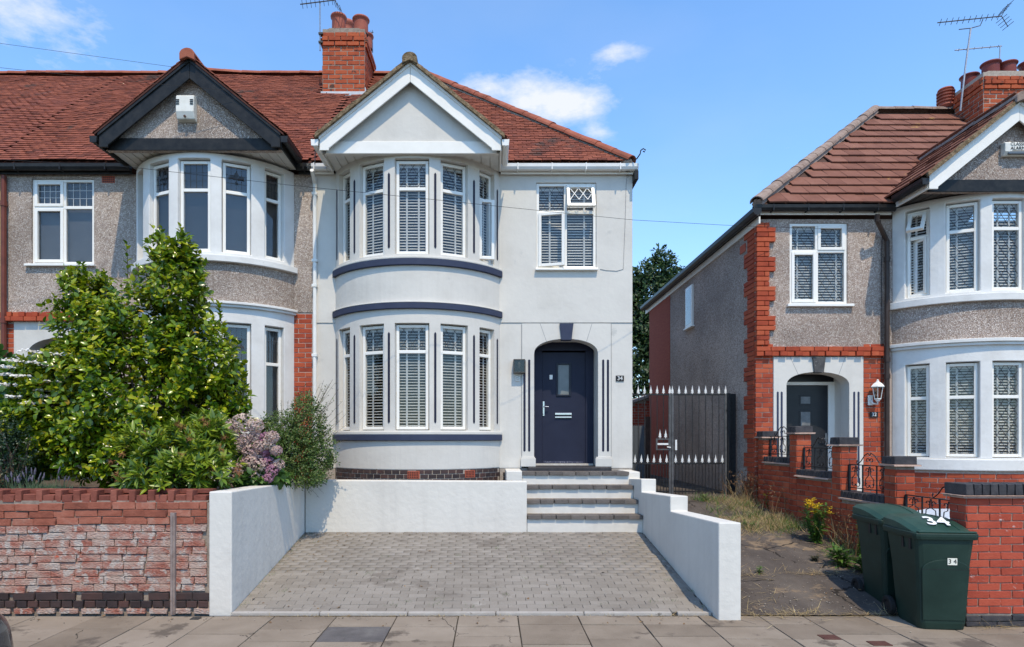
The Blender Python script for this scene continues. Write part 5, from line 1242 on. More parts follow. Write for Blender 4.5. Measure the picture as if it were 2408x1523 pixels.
# front pier at the right edge
fp = thing('brick_pier', 'salt-stained red brick pier with dark cap bricks behind the green wheelie bins', 'pier', (4.95, 6.3, 0))
part('pier_core', MB().box(4.64, 6.206, -.02, 5.40, 6.43, 1.27), MORTARD, fp)
Ms = bricks((4.635, 6.2, .12), (1, 0, 0), (0, -1, 0), .77, 1.15, .0755, .222, .009, rg=rg) + bricks((4.635, 6.43, .12), (0, -1, 0), (-1, 0, 0), .23, 1.15, .0755, .222, .009, rg=rg)
pieces('brick', brk(BRICKP), Ms, fp)
pieces('base_brick', brk(BRICKB), bricks((4.615, 6.18, -.0), (1, 0, 0), (0, -1, 0), .80, .12, .055, .3, .008, rg=rg), fp)
pieces('coping_brick', brk(BRICKB), [Matrix.Translation((4.60 + .08 * k + .04, 6.31, 1.335)) @ Matrix.Diagonal((.073, .30, .11, 1)) for k in range(10)], fp)
part('creasing_tile', MB().box(4.57, 6.15, 1.27, 5.45, 6.47, 1.279).box(4.59, 6.165, 1.25, 5.43, 6.46, 1.269), MATS['pinkish_creasing_tile'], fp, bevel=.005)

# ---------------------------------------------------------------- iron gates at the end of the side path
SILV = mat('silver_white_tip_paint', [(.62, .62, .60), (.78, .78, .76)], rough=.4, ns=20)
YG = 12.3; zt, zm, zb0 = 2.673, 1.341, .80
spear = MB().prism([(-.008, -.02), (.008, -.02), (.008, .012), (.030, -.004), (.013, .042), (.026, .034), (.011, .078), (.0, .15), (-.011, .078), (-.026, .034), (-.013, .042), (-.030, -.004), (-.008, .012)], -.006, .006).mesh('spear_tip', SILV)
def leaf(label, x0, x1, first):
    t = thing('iron_gate', label, 'gate', ((x0 + x1) / 2, YG, .75), 'iron gate leaves across the side path')
    for z, nm in ((zt, 'top_rail'), (zm, 'middle_rail'), (zb0, 'bottom_rail')): part(nm, MB().box(x0, YG - .012, z - .014, x1, YG + .012, z + .014), BLACKI, t)
    for xx in (x0, x1): part('stile', MB().box(xx - .02, YG - .02, .73, xx + .02, YG + .02, zt + .016), mat('grey_worn_iron', [(.05, .05, .052), (.12, .12, .122)], rough=.4, ns=12), t)
    n = round((x1 - x0) / .128); Ms = []
    me = block('gate_bar', .013, .013, 1, .002, BLACKI)
    bars, tips = [], []
    for i in range(1, n): xx = x0 + (x1 - x0) * i / n; bars.append(Matrix.Translation((xx, YG, (zb0 + zt) / 2 - .03)) @ Matrix.Diagonal((1, 1, zt - zb0 + .06, 1)))
    for i in range(n + 1): xx = x0 + (x1 - x0) * i / n; tips.append(Matrix.Translation((xx, YG, zt + .03)))
    for i in range(n): xx = x0 + (x1 - x0) * (i + .5) / n; bars.append(Matrix.Translation((xx, YG, (zb0 + zm) / 2 - .03)) @ Matrix.Diagonal((1, 1, zm - zb0 + .06, 1))); tips.append(Matrix.Translation((xx, YG, zm + .03)))
    pieces('bar', me, bars, t); pieces('spear_tip', spear, tips, t)
    return t
lg = leaf('black iron gate leaf with lock box next to the white house corner', 2.60, 3.455, 0)
lb = MB(); b0, b1 = 3.18, 3.44
for a, b, c, d in ((b0, b1, 1.80, 1.825), (b0, b1, 1.60, 1.625), (b0, b0 + .03, 1.626, 1.799), (b1 - .02, b1, 1.626, 1.799)): lb.box(a, YG - .035, c, b, YG - .0125, d)
part('lock_box', lb, MATS['grey_worn_iron'], lg)
pieces('spear_tip', spear, [Matrix.Translation((3.26, YG - .02, 1.85)), Matrix.Translation((3.37, YG - .02, 1.85))], lg)
part('latch', MB().box(b0 + .03, YG - .03, 1.70, b1 - .02, YG - .0126, 1.735).tube([(b1 - .05, YG - .04, 1.66), (b1 + .02, YG - .05, 1.65)], .012), MATS['silver_white_tip_paint'], lg)
rg_ = leaf('black iron gate leaf nearer the pebbledashed side wall', 3.505, 4.535, 1)
part('handle', MB().box(3.55, YG - .04, 1.60, 3.585, YG - .022, 1.80), MATS['silver_white_tip_paint'], rg_)
t = thing('gate_post', 'thick black steel gate post against the pebbledashed side wall', 'post', (4.63, YG, .74))
part('post', MB().box(4.56, YG - .05, .7, 4.615, YG + .05, 2.70).box(4.618, YG + .01, .7, 4.74, YG + .06, 2.69), BLACKI, t, bevel=.004)
part('hinge', MB().box(4.535, YG - .02, 2.35, 4.565, YG + .02, 2.38).box(4.535, YG - .02, 1.0, 4.565, YG + .02, 1.03), BLACKI, t)
# behind the gates: board fence and a brick outbuilding
fz = thing('board_fence', 'blue-grey board fence seen through the bars behind the left iron gate', 'fence', (3.7, 17, .74))
FB = mat('blue_grey_board', [(.07, .085, .105), (.11, .13, .155)], rough=.8, ns=4, rnd=.4, stretch=(1, 1, .3))
pieces('board', block('fence_board', .135, .022, 1.42, .003, FB), [Matrix.Translation((2.75 + .142 * i, 17.0, 1.45)) for i in range(10)], fz)
part('post', MB().box(4.13, 16.95, .7, 4.24, 17.06, 2.4), mat('dark_brown_post', [(.05, .03, .025), (.08, .05, .04)], ns=6), fz)
ob = thing('outbuilding', 'low red brick outbuilding with sloping roof edge behind the iron gate', 'outbuilding', (4.6, 20.2, .74))
part('wall', MB().prism([(3.4, .7), (6.2, .7), (6.2, 3.50), (3.4, 2.55)], 20.2, 22.5), MORTARR, ob)
pieces('brick', brk(BRICKP), [M for M in bricks((4.2, 20.2, 1.9), (1, 0, 0), (0, -1, 0), 1.1, 1.15, .086, .24, .012) if M.translation.z < 2.50 + (M.translation.x - 3.4) * .339], ob)
part('roof', MB().prism([(3.3, 2.54), (6.4, 3.59), (6.4, 3.67), (3.3, 2.62)], 20.0, 22.7), mat('pale_felt_roof', [(.28, .22, .19), (.4, .33, .29)], ns=6), ob)
# ---------------------------------------------------------------- fittings and street objects
def number_plate(name, label, x0, x1, y0, y1, body, yf, ground, ink, size):
    a, b, c, d = X(x0, yf), X(x1, yf), Z(y1, yf), Z(y0, yf)
    t = thing(name, label, 'number plaque', ((a + b) / 2, yf, c))
    part('plate', MB().box(a, yf - .014, c, b, yf - .001, d), ground, t, bevel=.003)
    text_mesh(body, size, .0015, ink, Matrix.Translation(((a + b) / 2, yf - .0155, (c + d) / 2)) @ FRONT, t, 'numerals')
    return t
INKW = mat('white_numeral', [(.75, .75, .73)], rough=.5); INKB = mat('black_numeral', [(.015, .015, .015)], rough=.5)
number_plate('number_plaque', 'small black plaque reading 34 on the white wall right of the front door', 1448, 1467, 884, 897.5, '34', YF - .001, BLACKPL, INKW, .10)
number_plate('number_plaque', 'dark plaque reading 32 on the red bricks under the white lantern', 2045, 2064, 969.5, 982, '32', YF - .012, BLACKPL, INKW, .09)
# bulkhead lamp beside the navy door
a, b, c, d = X(1207.5, 11.4), X(1234.5, 11.4), Z(878, 11.4), Z(845.5, 11.4)
t = thing('wall_lamp', 'square dark wall lamp with a bulb showing, left of the navy front door', 'lamp', ((a + b) / 2, YF, c))
part('back_plate', MB().box(a, YF - .05, c, b, YF - .001, d), mat('dark_bronze', [(.05, .045, .04), (.075, .07, .062)], rough=.4), t, bevel=.004)
f_ = MB()
for p in ((a, b, c, c + .018), (a, b, d - .018, d), (a, a + .014, c + .018, d - .018), (b - .014, b, c + .018, d - .018)): f_.box(p[0], YF - .13, p[2], p[1], YF - .0505, p[3])
part('frame', f_, MATS['dark_bronze'], t, bevel=.003)
part('glass', MB().box(a + .014, YF - .126, c + .018, b - .014, YF - .122, d - .018), glass_mat('smoked_lamp_glass', (.5, .48, .45), .02), t)
mx_, mz_ = (a + b) / 2, (c + d) / 2
part('bulb', MB().lathe([(0, -.06), (.016, -.055), (.018, -.02), (.03, .02), (.032, .045), (.022, .068), (0, .078)], (mx_, YF - .088, mz_), 14), mat('frosted_bulb', [(.62, .60, .54)], rough=.4), t, smooth=True)
t = thing('push_plate', 'small cream push plate on the white wall just under the dark square lamp', 'bell push', (X(1217, YF), YF, Z(897, YF)))
part('plate', MB().box(X(1212, YF), YF - .022, Z(897, YF), X(1222, YF), YF - .001, Z(886, YF)), PLASTW, t, bevel=.004)
part('button', MB().lathe([(0, .008), (.016, .008), (.02, 0), (.026, 0), (.026, .004), (.022, .01)], (0, 0, 0), 14, M=Matrix.Translation((X(1217, YF), YF - .022, Z(891, YF))) @ Matrix.Rotation(R(90), 4, 'X')), PLASTW, t)
# white lantern on the right house
lx = X(2064, YF - .14); ly = YF - .14
def lz(y): return Z(y, ly)
t = thing('wall_lantern', 'white coach lantern on the red brick wall right of the arched porch', 'lantern', (lx, YF, lz(952)))
WM = mat('white_cast_metal', [(.70, .69, .64), (.80, .79, .75)], rough=.35)
part('wall_plate', MB().box(lx - .105, YF - .03, lz(953), lx - .015, YF - .008, lz(929)), WM, t, bevel=.008)
part('arm', MB().tube([(lx - .06, YF - .02, lz(940)), (lx - .05, YF - .09, lz(950)), (lx, ly, lz(951)), (lx, ly, lz(943))], .016, 8), WM, t, smooth=True)
part('base_cup', MB().lathe([(0, 0), (.03, .0), (.045, .03), (.062, .04), (.062, .055), (0, .055)], (lx, ly, lz(945)), 6), WM, t)
part('glass', MB().lathe([(.054, 0), (.088, .20), (.086, .20), (.052, 0)], (lx, ly, lz(938)), 6), glass_mat('lantern_glass', (.75, .73, .66), .03), t)
fb = MB()
for k in range(6):
    q = 2 * math.pi * k / 6; fb.tube([(lx + .056 * math.cos(q), ly + .056 * math.sin(q), lz(938)), (lx + .09 * math.cos(q), ly + .09 * math.sin(q), lz(938) + .20)], .006, 4)
part('glazing_bar', fb, WM, t)
part('roof_cap', MB().lathe([(.115, 0), (.12, .012), (.09, .05), (.05, .085), (.03, .09), (.034, .10), (.018, .115), (.022, .13), (0, .145)], (lx, ly, lz(938) + .2), 6), WM, t)
# alarm box on the right gable
ax0, ax1, az0, az1 = X(2357, 10.55), X(2420, 10.55), Z(368.5, 10.55), Z(337.5, 10.55)
t = thing('alarm_box', 'white alarm box with black lettering in the pebbledashed gable at the right edge', 'alarm box', ((ax0 + ax1) / 2, 10.58, az0))
part('case', MB().prism([(10.599, az0), (10.54, az0), (10.49, az0 + .06), (10.485, az1 - .02), (10.505, az1), (10.599, az1)], ax0, ax1, axis='x'), PLASTW, t, bevel=.014, seg=3)
part('lens_strip', MB().box(ax0 + .06, 10.488, az0 + .015, ax1 - .06, 10.53, az0 + .06), mat('grey_blue_lens', [(.12, .14, .16)], rough=.2), t, bevel=.01)
for i, (s_, sz) in enumerate((('CLASSIC', .075), ('ALARMS', .075))): text_mesh(s_, sz, .001, INKB, Matrix.Translation(((ax0 + ax1) / 2, 10.4835, az1 - .045 - i * .068)) @ FRONT, t, 'lettering')
part('underline', MB().box(ax0 + .11, 10.482, az1 - .152, ax1 - .11, 10.4845, az1 - .146), INKB, t)

# aerials
def yagi(t, a, b, n, el, m=ALU, up=Vector((0, 0, 1)), refl=True):
    a, b = Vector(a), Vector(b); part('boom', MB().tube([a, b], .012, 6), m, t)
    q = MB(); d = (b - a).normalized(); sd = (d.cross(up).normalized() * .6 + up * .8).normalized()
    for i in range(n):
        p = a + (b - a) * (i + .5) / n; q.tube([p - sd * el, p + sd * el], .006, 4)
    part('element', q, m, t)
    if refl:
        q = MB()
        for s in (-1, 1):
            for k in range(4):
                p = b + up * s * (.06 + .06 * k); q.tube([p - d.cross(up) * .16 + d * .05 * k, p + d.cross(up) * .16 + d * .05 * k], .006, 4)
            q.tube([b, b + up * s * .26 + d * .15], .008, 4)
        part('reflector', q, m, t)
DKM = mat('dark_aerial_metal', [(.05, .048, .046), (.10, .095, .09)], rough=.5, metal=.4, ns=30)
Dm_ = 14.4
t = thing('tv_aerial', 'rooftop television aerial left of the chimney on the white house', 'aerial', (X(754, Dm_), Dm_, 9.9))
part('mast', MB().tube([(X(755, Dm_), Dm_ - .08, Z(125, Dm_)), (X(754.5, Dm_), Dm_ - .08, Z(10, Dm_))], .017, 6), ALU, t)
yagi(t, (X(709, Dm_), Dm_ - .1, Z(18, Dm_)), (X(789, Dm_), Dm_ - .1, Z(8, Dm_)), 8, .09, DKM)
part('bracket', MB().box(X(752, Dm_), Dm_ - .12, Z(108, Dm_), X(762, Dm_), Dm_ + .0, Z(104, Dm_)).box(X(752, Dm_), Dm_ - .12, Z(88, Dm_), X(762, Dm_), Dm_, Z(84, Dm_)), DKM, t)
t = thing('tv_aerial', 'small aerial mast behind the right side of the white house chimney', 'aerial', (X(875, 15.2), 15.2, 10.0))
part('mast', MB().tube([(X(874.5, 15.2), 15.3, Z(118, 15.2)), (X(873.5, 15.2), 15.3, Z(72, 15.2))], .014, 6), ALU, t)
yagi(t, (X(862, 15.2), 15.3, Z(76, 15.2)), (X(876, 15.2), 15.3, Z(70, 15.2)), 4, .05, DKM, refl=False)
Da = 14.6
t = thing('tv_aerial', 'tall leaning aerial mast with a long boom left of the right chimney', 'aerial', (X(2260, Da), Da, 9.2))
part('mast', MB().tube([(X(2258.5, Da), Da, Z(262, Da)), (X(2270, Da), Da, Z(160, Da)), (X(2283, Da), Da, Z(67, Da))], .02, 6), ALU, t)
yagi(t, (X(2201, Da), Da - .05, Z(57.5, Da)), (X(2351, Da), Da - .05, Z(42, Da)), 11, .07, DKM)
part('boom_brace', MB().tube([(X(2255, Da), Da, Z(70, Da)), (X(2283, Da), Da, Z(67, Da)), (X(2305, Da), Da, Z(61, Da)), (X(2309, Da), Da - .03, Z(48, Da))], .01, 5), DKM, t)
Db2 = 14.75
t = thing('tv_aerial', 'short aerial on a thin mast standing among the right chimney pots', 'aerial', (X(2350, Db2), Db2, 10.0))
part('mast', MB().tube([(X(2349, Db2), Db2, Z(172, Db2)), (X(2352, Db2), Db2, Z(108, Db2))], .014, 6), ALU, t)
yagi(t, (X(2245, Db2), Db2, Z(119, Db2)), (X(2356, Db2), Db2, Z(109, Db2)), 6, .03, ALU, refl=False)

# overhead wires
def wire(label, pts, r=.008, sag=0):
    q = []
    P = [Vector((X(x, d), d, Z(y, d))) for x, y, d in pts]
    for a, b in zip(P[:-1], P[1:]):
        for k in range(8): q.append(a.lerp(b, k / 8) - Vector((0, 0, sag * 4 * (k / 8) * (1 - k / 8))))
    q.append(P[-1])
    tag(part('telephone_wire', MB().tube(q, r, 5), CABLE), label, 'wire', 'overhead telephone wires')
wire('thin black wire crossing the sky down to the black-trimmed gable peak', [(-900, 10, 9.0), (0, 102.6, 9.6), (406, 158, 10.40)], .0026)
wire('black wire passing below the peak of the black-trimmed gable to the roof', [(-900, 60, 8.6), (20, 162, 9.4), (370, 198, 10.2), (545, 214, 10.37)], .0026)
wire('long black wire crossing in front of all three houses at upper window height', [(-1200, 345, 8.9), (0, 376, 8.9), (300, 393, 9.0), (690, 437, 9.2), (1000, 468, 9.5), (1270, 496, 9.9), (1490, 518, 10.4), (1700, 530, 11.0), (1960, 540, 11.49)], .0032)
q = [(X(768, 14.3), 14.3, Z(218, 14.3)), (X(752, 12.8), 12.7, Z(300, 12.8)), (X(745, 11.6), 11.5, Z(345, 11.6)), (X(741, 11.1), 11.08, Z(388, 11.1))]
tag(part('aerial_lead', MB().tube(q, .008, 5), CABLE), 'loose cable running down the red tiles beside the white gable', 'cable')

# wheelie bins
BING = mat('dark_green_bin_plastic', [(.008, .022, .016), (.012, .030, .022), (.018, .040, .030)], rough=.5, spec=.3, ns=3, bump=.08, bs=140, spots=[((.05, .06, .045), 5, .68), ((.035, .05, .04), 22, .68)])
BINL = mat('green_bin_lid_plastic', [(.012, .040, .028), (.018, .055, .040), (.026, .066, .050)], rough=.42, spec=.35, spots=[((.07, .09, .075), 9, .68)], ns=3, bump=.06, bs=140)
RUB = mat('black_rubber', [(.012, .012, .012), (.022, .022, .022)], rough=.75, ns=10)
def bin_(label, loc, rz, numbers):
    t = thing('wheelie_bin', label, 'wheelie bin', loc, 'dark green wheelie bins', local=True, rotz=rz)
    # local: front at y=0, x from -.285 to .285, back at y=.66
    ring = lambda w, y0, y1, z, c=.05: [(-w + c, y0, z), (w - c, y0, z), (w - c * .3, y0 + c * .3, z), (w, y0 + c, z), (w, y1 - c, z), (w - c, y1, z), (-w + c, y1, z), (-w, y1 - c, z), (-w, y0 + c, z), (-w + c * .3, y0 + c * .3, z)]
    rings = [ring(.205, .075, .50, .0), ring(.215, .065, .53, .06), ring(.228, .052, .565, .36), ring(.238, .042, .585, .58), ring(.247, .034, .60, .70), ring(.262, .022, .62, .86), ring(.264, .02, .622, .90)]
    vs = [v for r in rings for v in r]; n = 10; fs = [tuple(range(n - 1, -1, -1)), tuple(range((len(rings) - 1) * n, len(rings) * n))]
    for i in range(len(rings) - 1): fs += [(i * n + k, i * n + (k + 1) % n, (i + 1) * n + (k + 1) % n, (i + 1) * n + k) for k in range(n)]
    part('body', MB().add(vs, fs), BING, t, bevel=.006)
    # raised front panel with an arched head
    pts = [(-.19, .09), (.19, .09), (.212, .58)] + [(.212 * math.cos(math.pi * k / 12), .58 + .10 * math.sin(math.pi * k / 12)) for k in range(1, 12)] + [(-.212, .58)]
    pm = MB(); nn = len(pts)
    def fy(z): return .075 - .0575 * z
    pm.add([(a, fy(b) - .012, b) for a, b in pts] + [(a, fy(b) + .01, b) for a, b in pts], [tuple(range(nn)), *[(i, i + nn, (i + 1) % nn + nn, (i + 1) % nn) for i in range(nn)]])
    part('front_panel', pm, BING, t, bevel=.005)
    part('panel_groove', MB().box(-.212, fy(.585) - .0125, .582, .212, fy(.585) - .006, .586), BLACKPL, t)
    rim = MB(); rim.add([v for r in (ring(.285, 0, .655, .87), ring(.292, -.006, .66, .90), ring(.292, -.006, .66, .925), ring(.285, .0, .655, .932)) for v in r],
                        [tuple(range(9, -1, -1)), tuple(range(30, 40)), *[(i * 10 + k, i * 10 + (k + 1) % 10, (i + 1) * 10 + (k + 1) % 10, (i + 1) * 10 + k) for i in range(3) for k in range(10)]])
    part('rim', rim, BING, t, bevel=.004)
    # domed lid, rising to the back, with a lip over the front
    ld = MB(); N = 12; vs = []
    for i in range(N + 1):
        s = i / N; y = .03 + s * .63; z = .945 + .085 * math.sin(min(1, s * 1.35) * math.pi / 2) + .006 * s; w = .262 + .016 * math.sin(s * math.pi)
        vs += [(-w, y, .935), (-w, y, z - .03), (-w + .05, y, z), (-.12, y, z + .008), (.12, y, z + .008), (w - .05, y, z), (w, y, z - .03), (w, y, .935)]
    fs = []
    for i in range(N): fs += [(i * 8 + k, i * 8 + k + 1, (i + 1) * 8 + k + 1, (i + 1) * 8 + k) for k in range(7)]
    fs += [tuple(range(7, -1, -1)), tuple(range(N * 8, N * 8 + 8))]
    ld.add(vs, fs)
    lid = part('lid', ld, BINL, t, bevel=.005, smooth=False)
    part('lid_lip', MB().box(-.26, .0, .935, .26, .045, .952), BINL, t, bevel=.005)
    part('lid_seam', MB().tube([(.135, .05 + .6 * k / 8, .9535 + .085 * math.sin(min(1, (.03 + .97 * k / 8) * 1.35) * math.pi / 2) + .007 * k / 8) for k in range(9)], .005, 4), BINL, t)
    part('handle', MB().tube([(-.2, .62, .93), (-.2, .70, .955), (.2, .70, .955), (.2, .62, .93)], .016, 6), BING, t)
    for sx in (-1, 1):
        for k in range(2): part('side_slot', MB().box(sx * .255 - .012, .13 + k * .13, .76, sx * .255 + .012, .165 + k * .13, .865), BLACKPL, t)
    for sx in (-1, 1):
        Mw_ = Matrix.Translation((sx * .255, .56, .1)) @ Matrix.Rotation(R(90), 4, 'Y')
        w_ = part('wheel', MB().lathe([(.06, -.028), (.09, -.028), (.10, -.018), (.10, .018), (.09, .028), (.06, .028), (.055, .012), (0, .014), (0, -.014), (.055, -.012), (.06, -.028)], (0, 0, 0), 24, M=Mw_), RUB, t)
        part('hub_cap', MB().lathe([(0, -.022), (.045, -.018), (.05, .018), (0, .022)], (0, 0, 0), 14, M=Mw_), BLACKPL, w_)
    part('axle', MB().tube([(-.25, .56, .1), (.25, .56, .1)], .012, 8), DKM, t)
    if numbers:
        s1 = .30; zt = .9535 + .085 * math.sin(min(1, s1 * 1.35) * math.pi / 2) + .006 * s1; a = math.atan(.085 * 1.35 * math.pi / 2 * math.cos(s1 * 1.35 * math.pi / 2) / .63)
        text_mesh('34', .21, .0015, INKW, Matrix.Translation((.02, .03 + s1 * .63, zt + .0145)) @ Matrix.Rotation(a, 4, 'X') @ Matrix(((1, .62, 0, 0), (0, 1.4, 0, 0), (0, 0, 1, 0), (0, 0, 0, 1))), t, 'numerals', bold=.004)
        z = .665; lab = part('number_label', MB().box(.01, fy(z) - .016, z - .035, .095, fy(z) - .0125, z + .03), mat('cream_label', [(.72, .70, .60)], rough=.5), t)
        text_mesh('3 4', .06, .001, INKB, Matrix.Translation((.0525, fy(z) - .0175, z - .002)) @ FRONT, t, 'label_numerals')
    return t
bin_('dark green wheelie bin with a white 34 on its lid, nearest the camera', (4.325, 6.02, .0), R(-6), True)
bin_('dark green wheelie bin without numbers, behind the one marked 34', (4.43, 6.74, .03), R(-4), False)

# small covers set in the pavement
def cover(label, x, y, w, d, m):
    tag(part('pavement_cover', MB().box(x - w / 2, y - d / 2, -.02, x + w / 2, y + d / 2, .006), m, bevel=.003), label, 'cover')
RUST = mat('rust_red_iron', [(.07, .03, .024), (.11, .05, .038)], rough=.6, ns=14, bump=.3, bs=80)
cover('rust red square cover in the pavement, the one farther from the bins', X(1950, 5.86), 5.86, .16, .13, RUST)
cover('rust red square cover in the pavement, the one nearer the bins', X(2068, 5.68), 5.68, .17, .12, RUST)
cover('small dark iron cover in the pavement in front of the white wall end', X(460, 6.47), 6.47, .09, .075, mat('black_cover_iron', [(.03, .03, .03), (.06, .06, .058)], rough=.5, ns=30))

# something pale and rounded kept behind the railing of the right house
t = thing('storage_box', 'pale blue-grey lidded box glimpsed through the railing between bin and brick pier', 'storage box', (6.3, 8.4, .34))
part('box_body', MB().prism([(5.75, .34), (6.95, .34), (7.0, .72), (5.7, .72)], 8.1, 8.75), mat('silver_grey_plastic', [(.30, .34, .40), (.42, .46, .52)], rough=.3), t, bevel=.02)
part('box_lid', MB().prism([(5.66, .722), (7.04, .722), (6.98, .80), (6.7, .86), (6.0, .86), (5.72, .80)], 8.06, 8.79), mat('pale_blue_plastic', [(.52, .58, .66), (.62, .67, .73)], rough=.25), t, bevel=.02)

# the nose of a parked car at the lower left
CARP = mat('dark_grey_car_paint', [(.035, .034, .036), (.05, .048, .05)], rough=.25, coat=.6, ns=2)
def car(label, nx, y0, y1, m):
    L, cy, hw = 4.0, (y0 + y1) / 2, (y1 - y0) / 2
    t = thing('parked_car', label, 'car', (nx - L / 2, cy, -.115))
    # plan outline of the body at each height: sections along x from the nose back
    secs = [(0.0, .62, .32, .86), (-.04, .80, .26, .96), (-.14, .93, .22, 1.02), (-.40, .99, .20, 1.07), (-.95, 1.0, .19, 1.12), (-1.25, 1.0, .19, 1.15), (-2.2, 1.0, .19, 1.15), (-3.4, 1.0, .20, 1.13), (-3.85, .96, .24, 1.10), (-4.0, .84, .32, .96)]
    vs = []; n = 10
    for dx, wf, z0, z1 in secs:
        w = hw * wf; zb = z0 - .115; zt = z1 - .115
        vs += [(nx + dx, cy + a * w, zb + (zt - zb) * b) for a, b in ((-.86, 0), (-1, .14), (-1.0, .5), (-.97, .8), (-.80, 1), (.80, 1), (.97, .8), (1, .5), (1, .14), (.86, 0))]
    fs = [tuple(range(n)), tuple(range(len(secs) * n - 1, (len(secs) - 1) * n - 1, -1))]
    for i in range(len(secs) - 1): fs += [(i * n + k, (i + 1) * n + k, (i + 1) * n + (k + 1) % n, i * n + (k + 1) % n) for k in range(n)]
    o = part('body', MB().add(vs, fs), m, t, smooth=True); sm = o.modifiers.new('subdivision', 'SUBSURF'); sm.levels = sm.render_levels = 2
    cab = MB(); cs = [(-1.05, .86, 1.04), (-1.75, .74, 1.58), (-3.0, .74, 1.62), (-3.8, .80, 1.10)]
    q = []
    for dx, wf, z in cs: q += [(nx + dx, cy - hw * wf, z - .115), (nx + dx, cy + hw * wf, z - .115)]
    lowz = .82 - .115
    q += [(nx - 1.05, cy - hw * .9, lowz), (nx - 1.05, cy + hw * .9, lowz), (nx - 3.8, cy - hw * .9, lowz), (nx - 3.8, cy + hw * .9, lowz)]
    cab.add(q, [(0, 1, 3, 2), (2, 3, 5, 4), (4, 5, 7, 6), (0, 2, 4, 6, 10, 8), (1, 9, 11, 7, 5, 3), (8, 9, 1, 0), (6, 7, 11, 10)])
    part('cabin', cab, mat('dark_car_glass', [(.015, .017, .02)], rough=.08), t, bevel=.05, seg=3)
    for sy in (-1, 1):
        hl = MB(); pts = []
        for k in range(7):
            a = k / 6; pts.append((nx - .035 - .20 * a * a, cy + sy * hw * (.46 + .33 * a), .66 - .115 + .03 * a))
        for k in range(6):
            p, r_ = Vector(pts[k]), Vector(pts[k + 1]); up = Vector((0, 0, .13)); ou = Vector((.02, sy * .012, 0))
            hl.add([p + ou, r_ + ou, r_ + up + ou, p + up + ou, p - ou, r_ - ou, r_ + up - ou, p + up - ou], [(0, 1, 2, 3), (7, 6, 5, 4), (0, 4, 5, 1), (3, 2, 6, 7), (0, 3, 7, 4), (1, 5, 6, 2)])
        part('headlight', hl, mat('clear_headlight', [(.30, .30, .29), (.45, .45, .43)], rough=.08, ns=9), t)
        for k in range(3):
            part('bumper_louvre', MB().box(nx - .30, cy + sy * hw * .80, .34 + k * .055, nx - .02, cy + sy * (hw * .80 + .10), .362 + k * .055), BLACKPL, t)
    part('grille', MB().box(nx - .03, cy - hw * .36, .35, nx + .012, cy + hw * .36, .58), BLACKPL, t, bevel=.01)
    for wx in (-.82, -3.2):
        for sy in (-1, 1):
            Mq = Matrix.Translation((nx + wx, cy + sy * (hw - .1), .195)) @ Matrix.Rotation(R(90), 4, 'X')
            w_ = part('wheel', MB().lathe([(.2, -.1), (.29, -.1), (.31, -.06), (.31, .06), (.29, .1), (.2, .1), (.2, -.1)], (0, 0, 0), 28, M=Mq), RUB, t, smooth=True)
            part('rim', MB().lathe([(0, -.07), (.19, -.09), (.2, .09), (0, .07)], (0, 0, 0), 20, M=Mq), ALU, w_)
    return t
car('dark car parked at the kerb, only its rounded nose showing at the lower left corner', -2.80, 2.25, 3.98, CARP)
# ---------------------------------------------------------------- planting
def leafmat(name, cols, rough=.35, trans=.25, rnd=.75, spec=.5):
    return mat(name, cols, rough=rough, ns=3.0, rnd=rnd, trans=trans, spec=spec, det=3)
def leaf_shape(w, l, droop=.15, fold=.12, seg=3, pw=.8):
    """a folded leaf pointing along +y, face up; returns verts, triangles"""
    V, T = [(0, 0, 0)], []
    for i in range(1, seg + 1):
        t = i / (seg + 1); ww = w / 2 * (math.sin(math.pi * t ** pw)) ** .8; z = -droop * l * t * t
        V += [(-ww, t * l, z + fold * ww * 2), (0, t * l, z), (ww, t * l, z + fold * ww * 2)]
    V.append((0, l, -droop * l)); n = len(V) - 1
    T += [(0, 2, 1), (0, 3, 2)]
    for i in range(seg - 1):
        a = 1 + 3 * i; b = a + 3
        T += [(a, a + 1, b + 1), (a, b + 1, b), (a + 1, a + 2, b + 2), (a + 1, b + 2, b + 1)]
    a = 1 + 3 * (seg - 1); T += [(a, a + 1, n), (a + 1, a + 2, n)]
    return np.array(V, np.float32), np.array(T, np.int32)
def frames(dirs, ups, sc_):
    """rotation*scale matrices (n,3,3): y along dirs, z near ups"""
    y = dirs / np.linalg.norm(dirs, axis=1, keepdims=True)
    x = np.cross(y, ups); nx = np.linalg.norm(x, axis=1, keepdims=True); x = np.where(nx < 1e-3, [[1, 0, 0]], x / np.maximum(nx, 1e-6)); z = np.cross(x, y)
    return np.stack([x, y, z], axis=2) * sc_[:, None, None]
def scatter(name, V, T, P, Rm, m, smooth=False):
    n, k = len(P), len(V)
    W = np.einsum('nij,kj->nki', Rm, V) + P[:, None, :]
    F_ = (T[None] + (np.arange(n) * k)[:, None, None]).reshape(-1, 3)
    return np_mesh(name, W.reshape(-1, 3), F_, m, smooth)
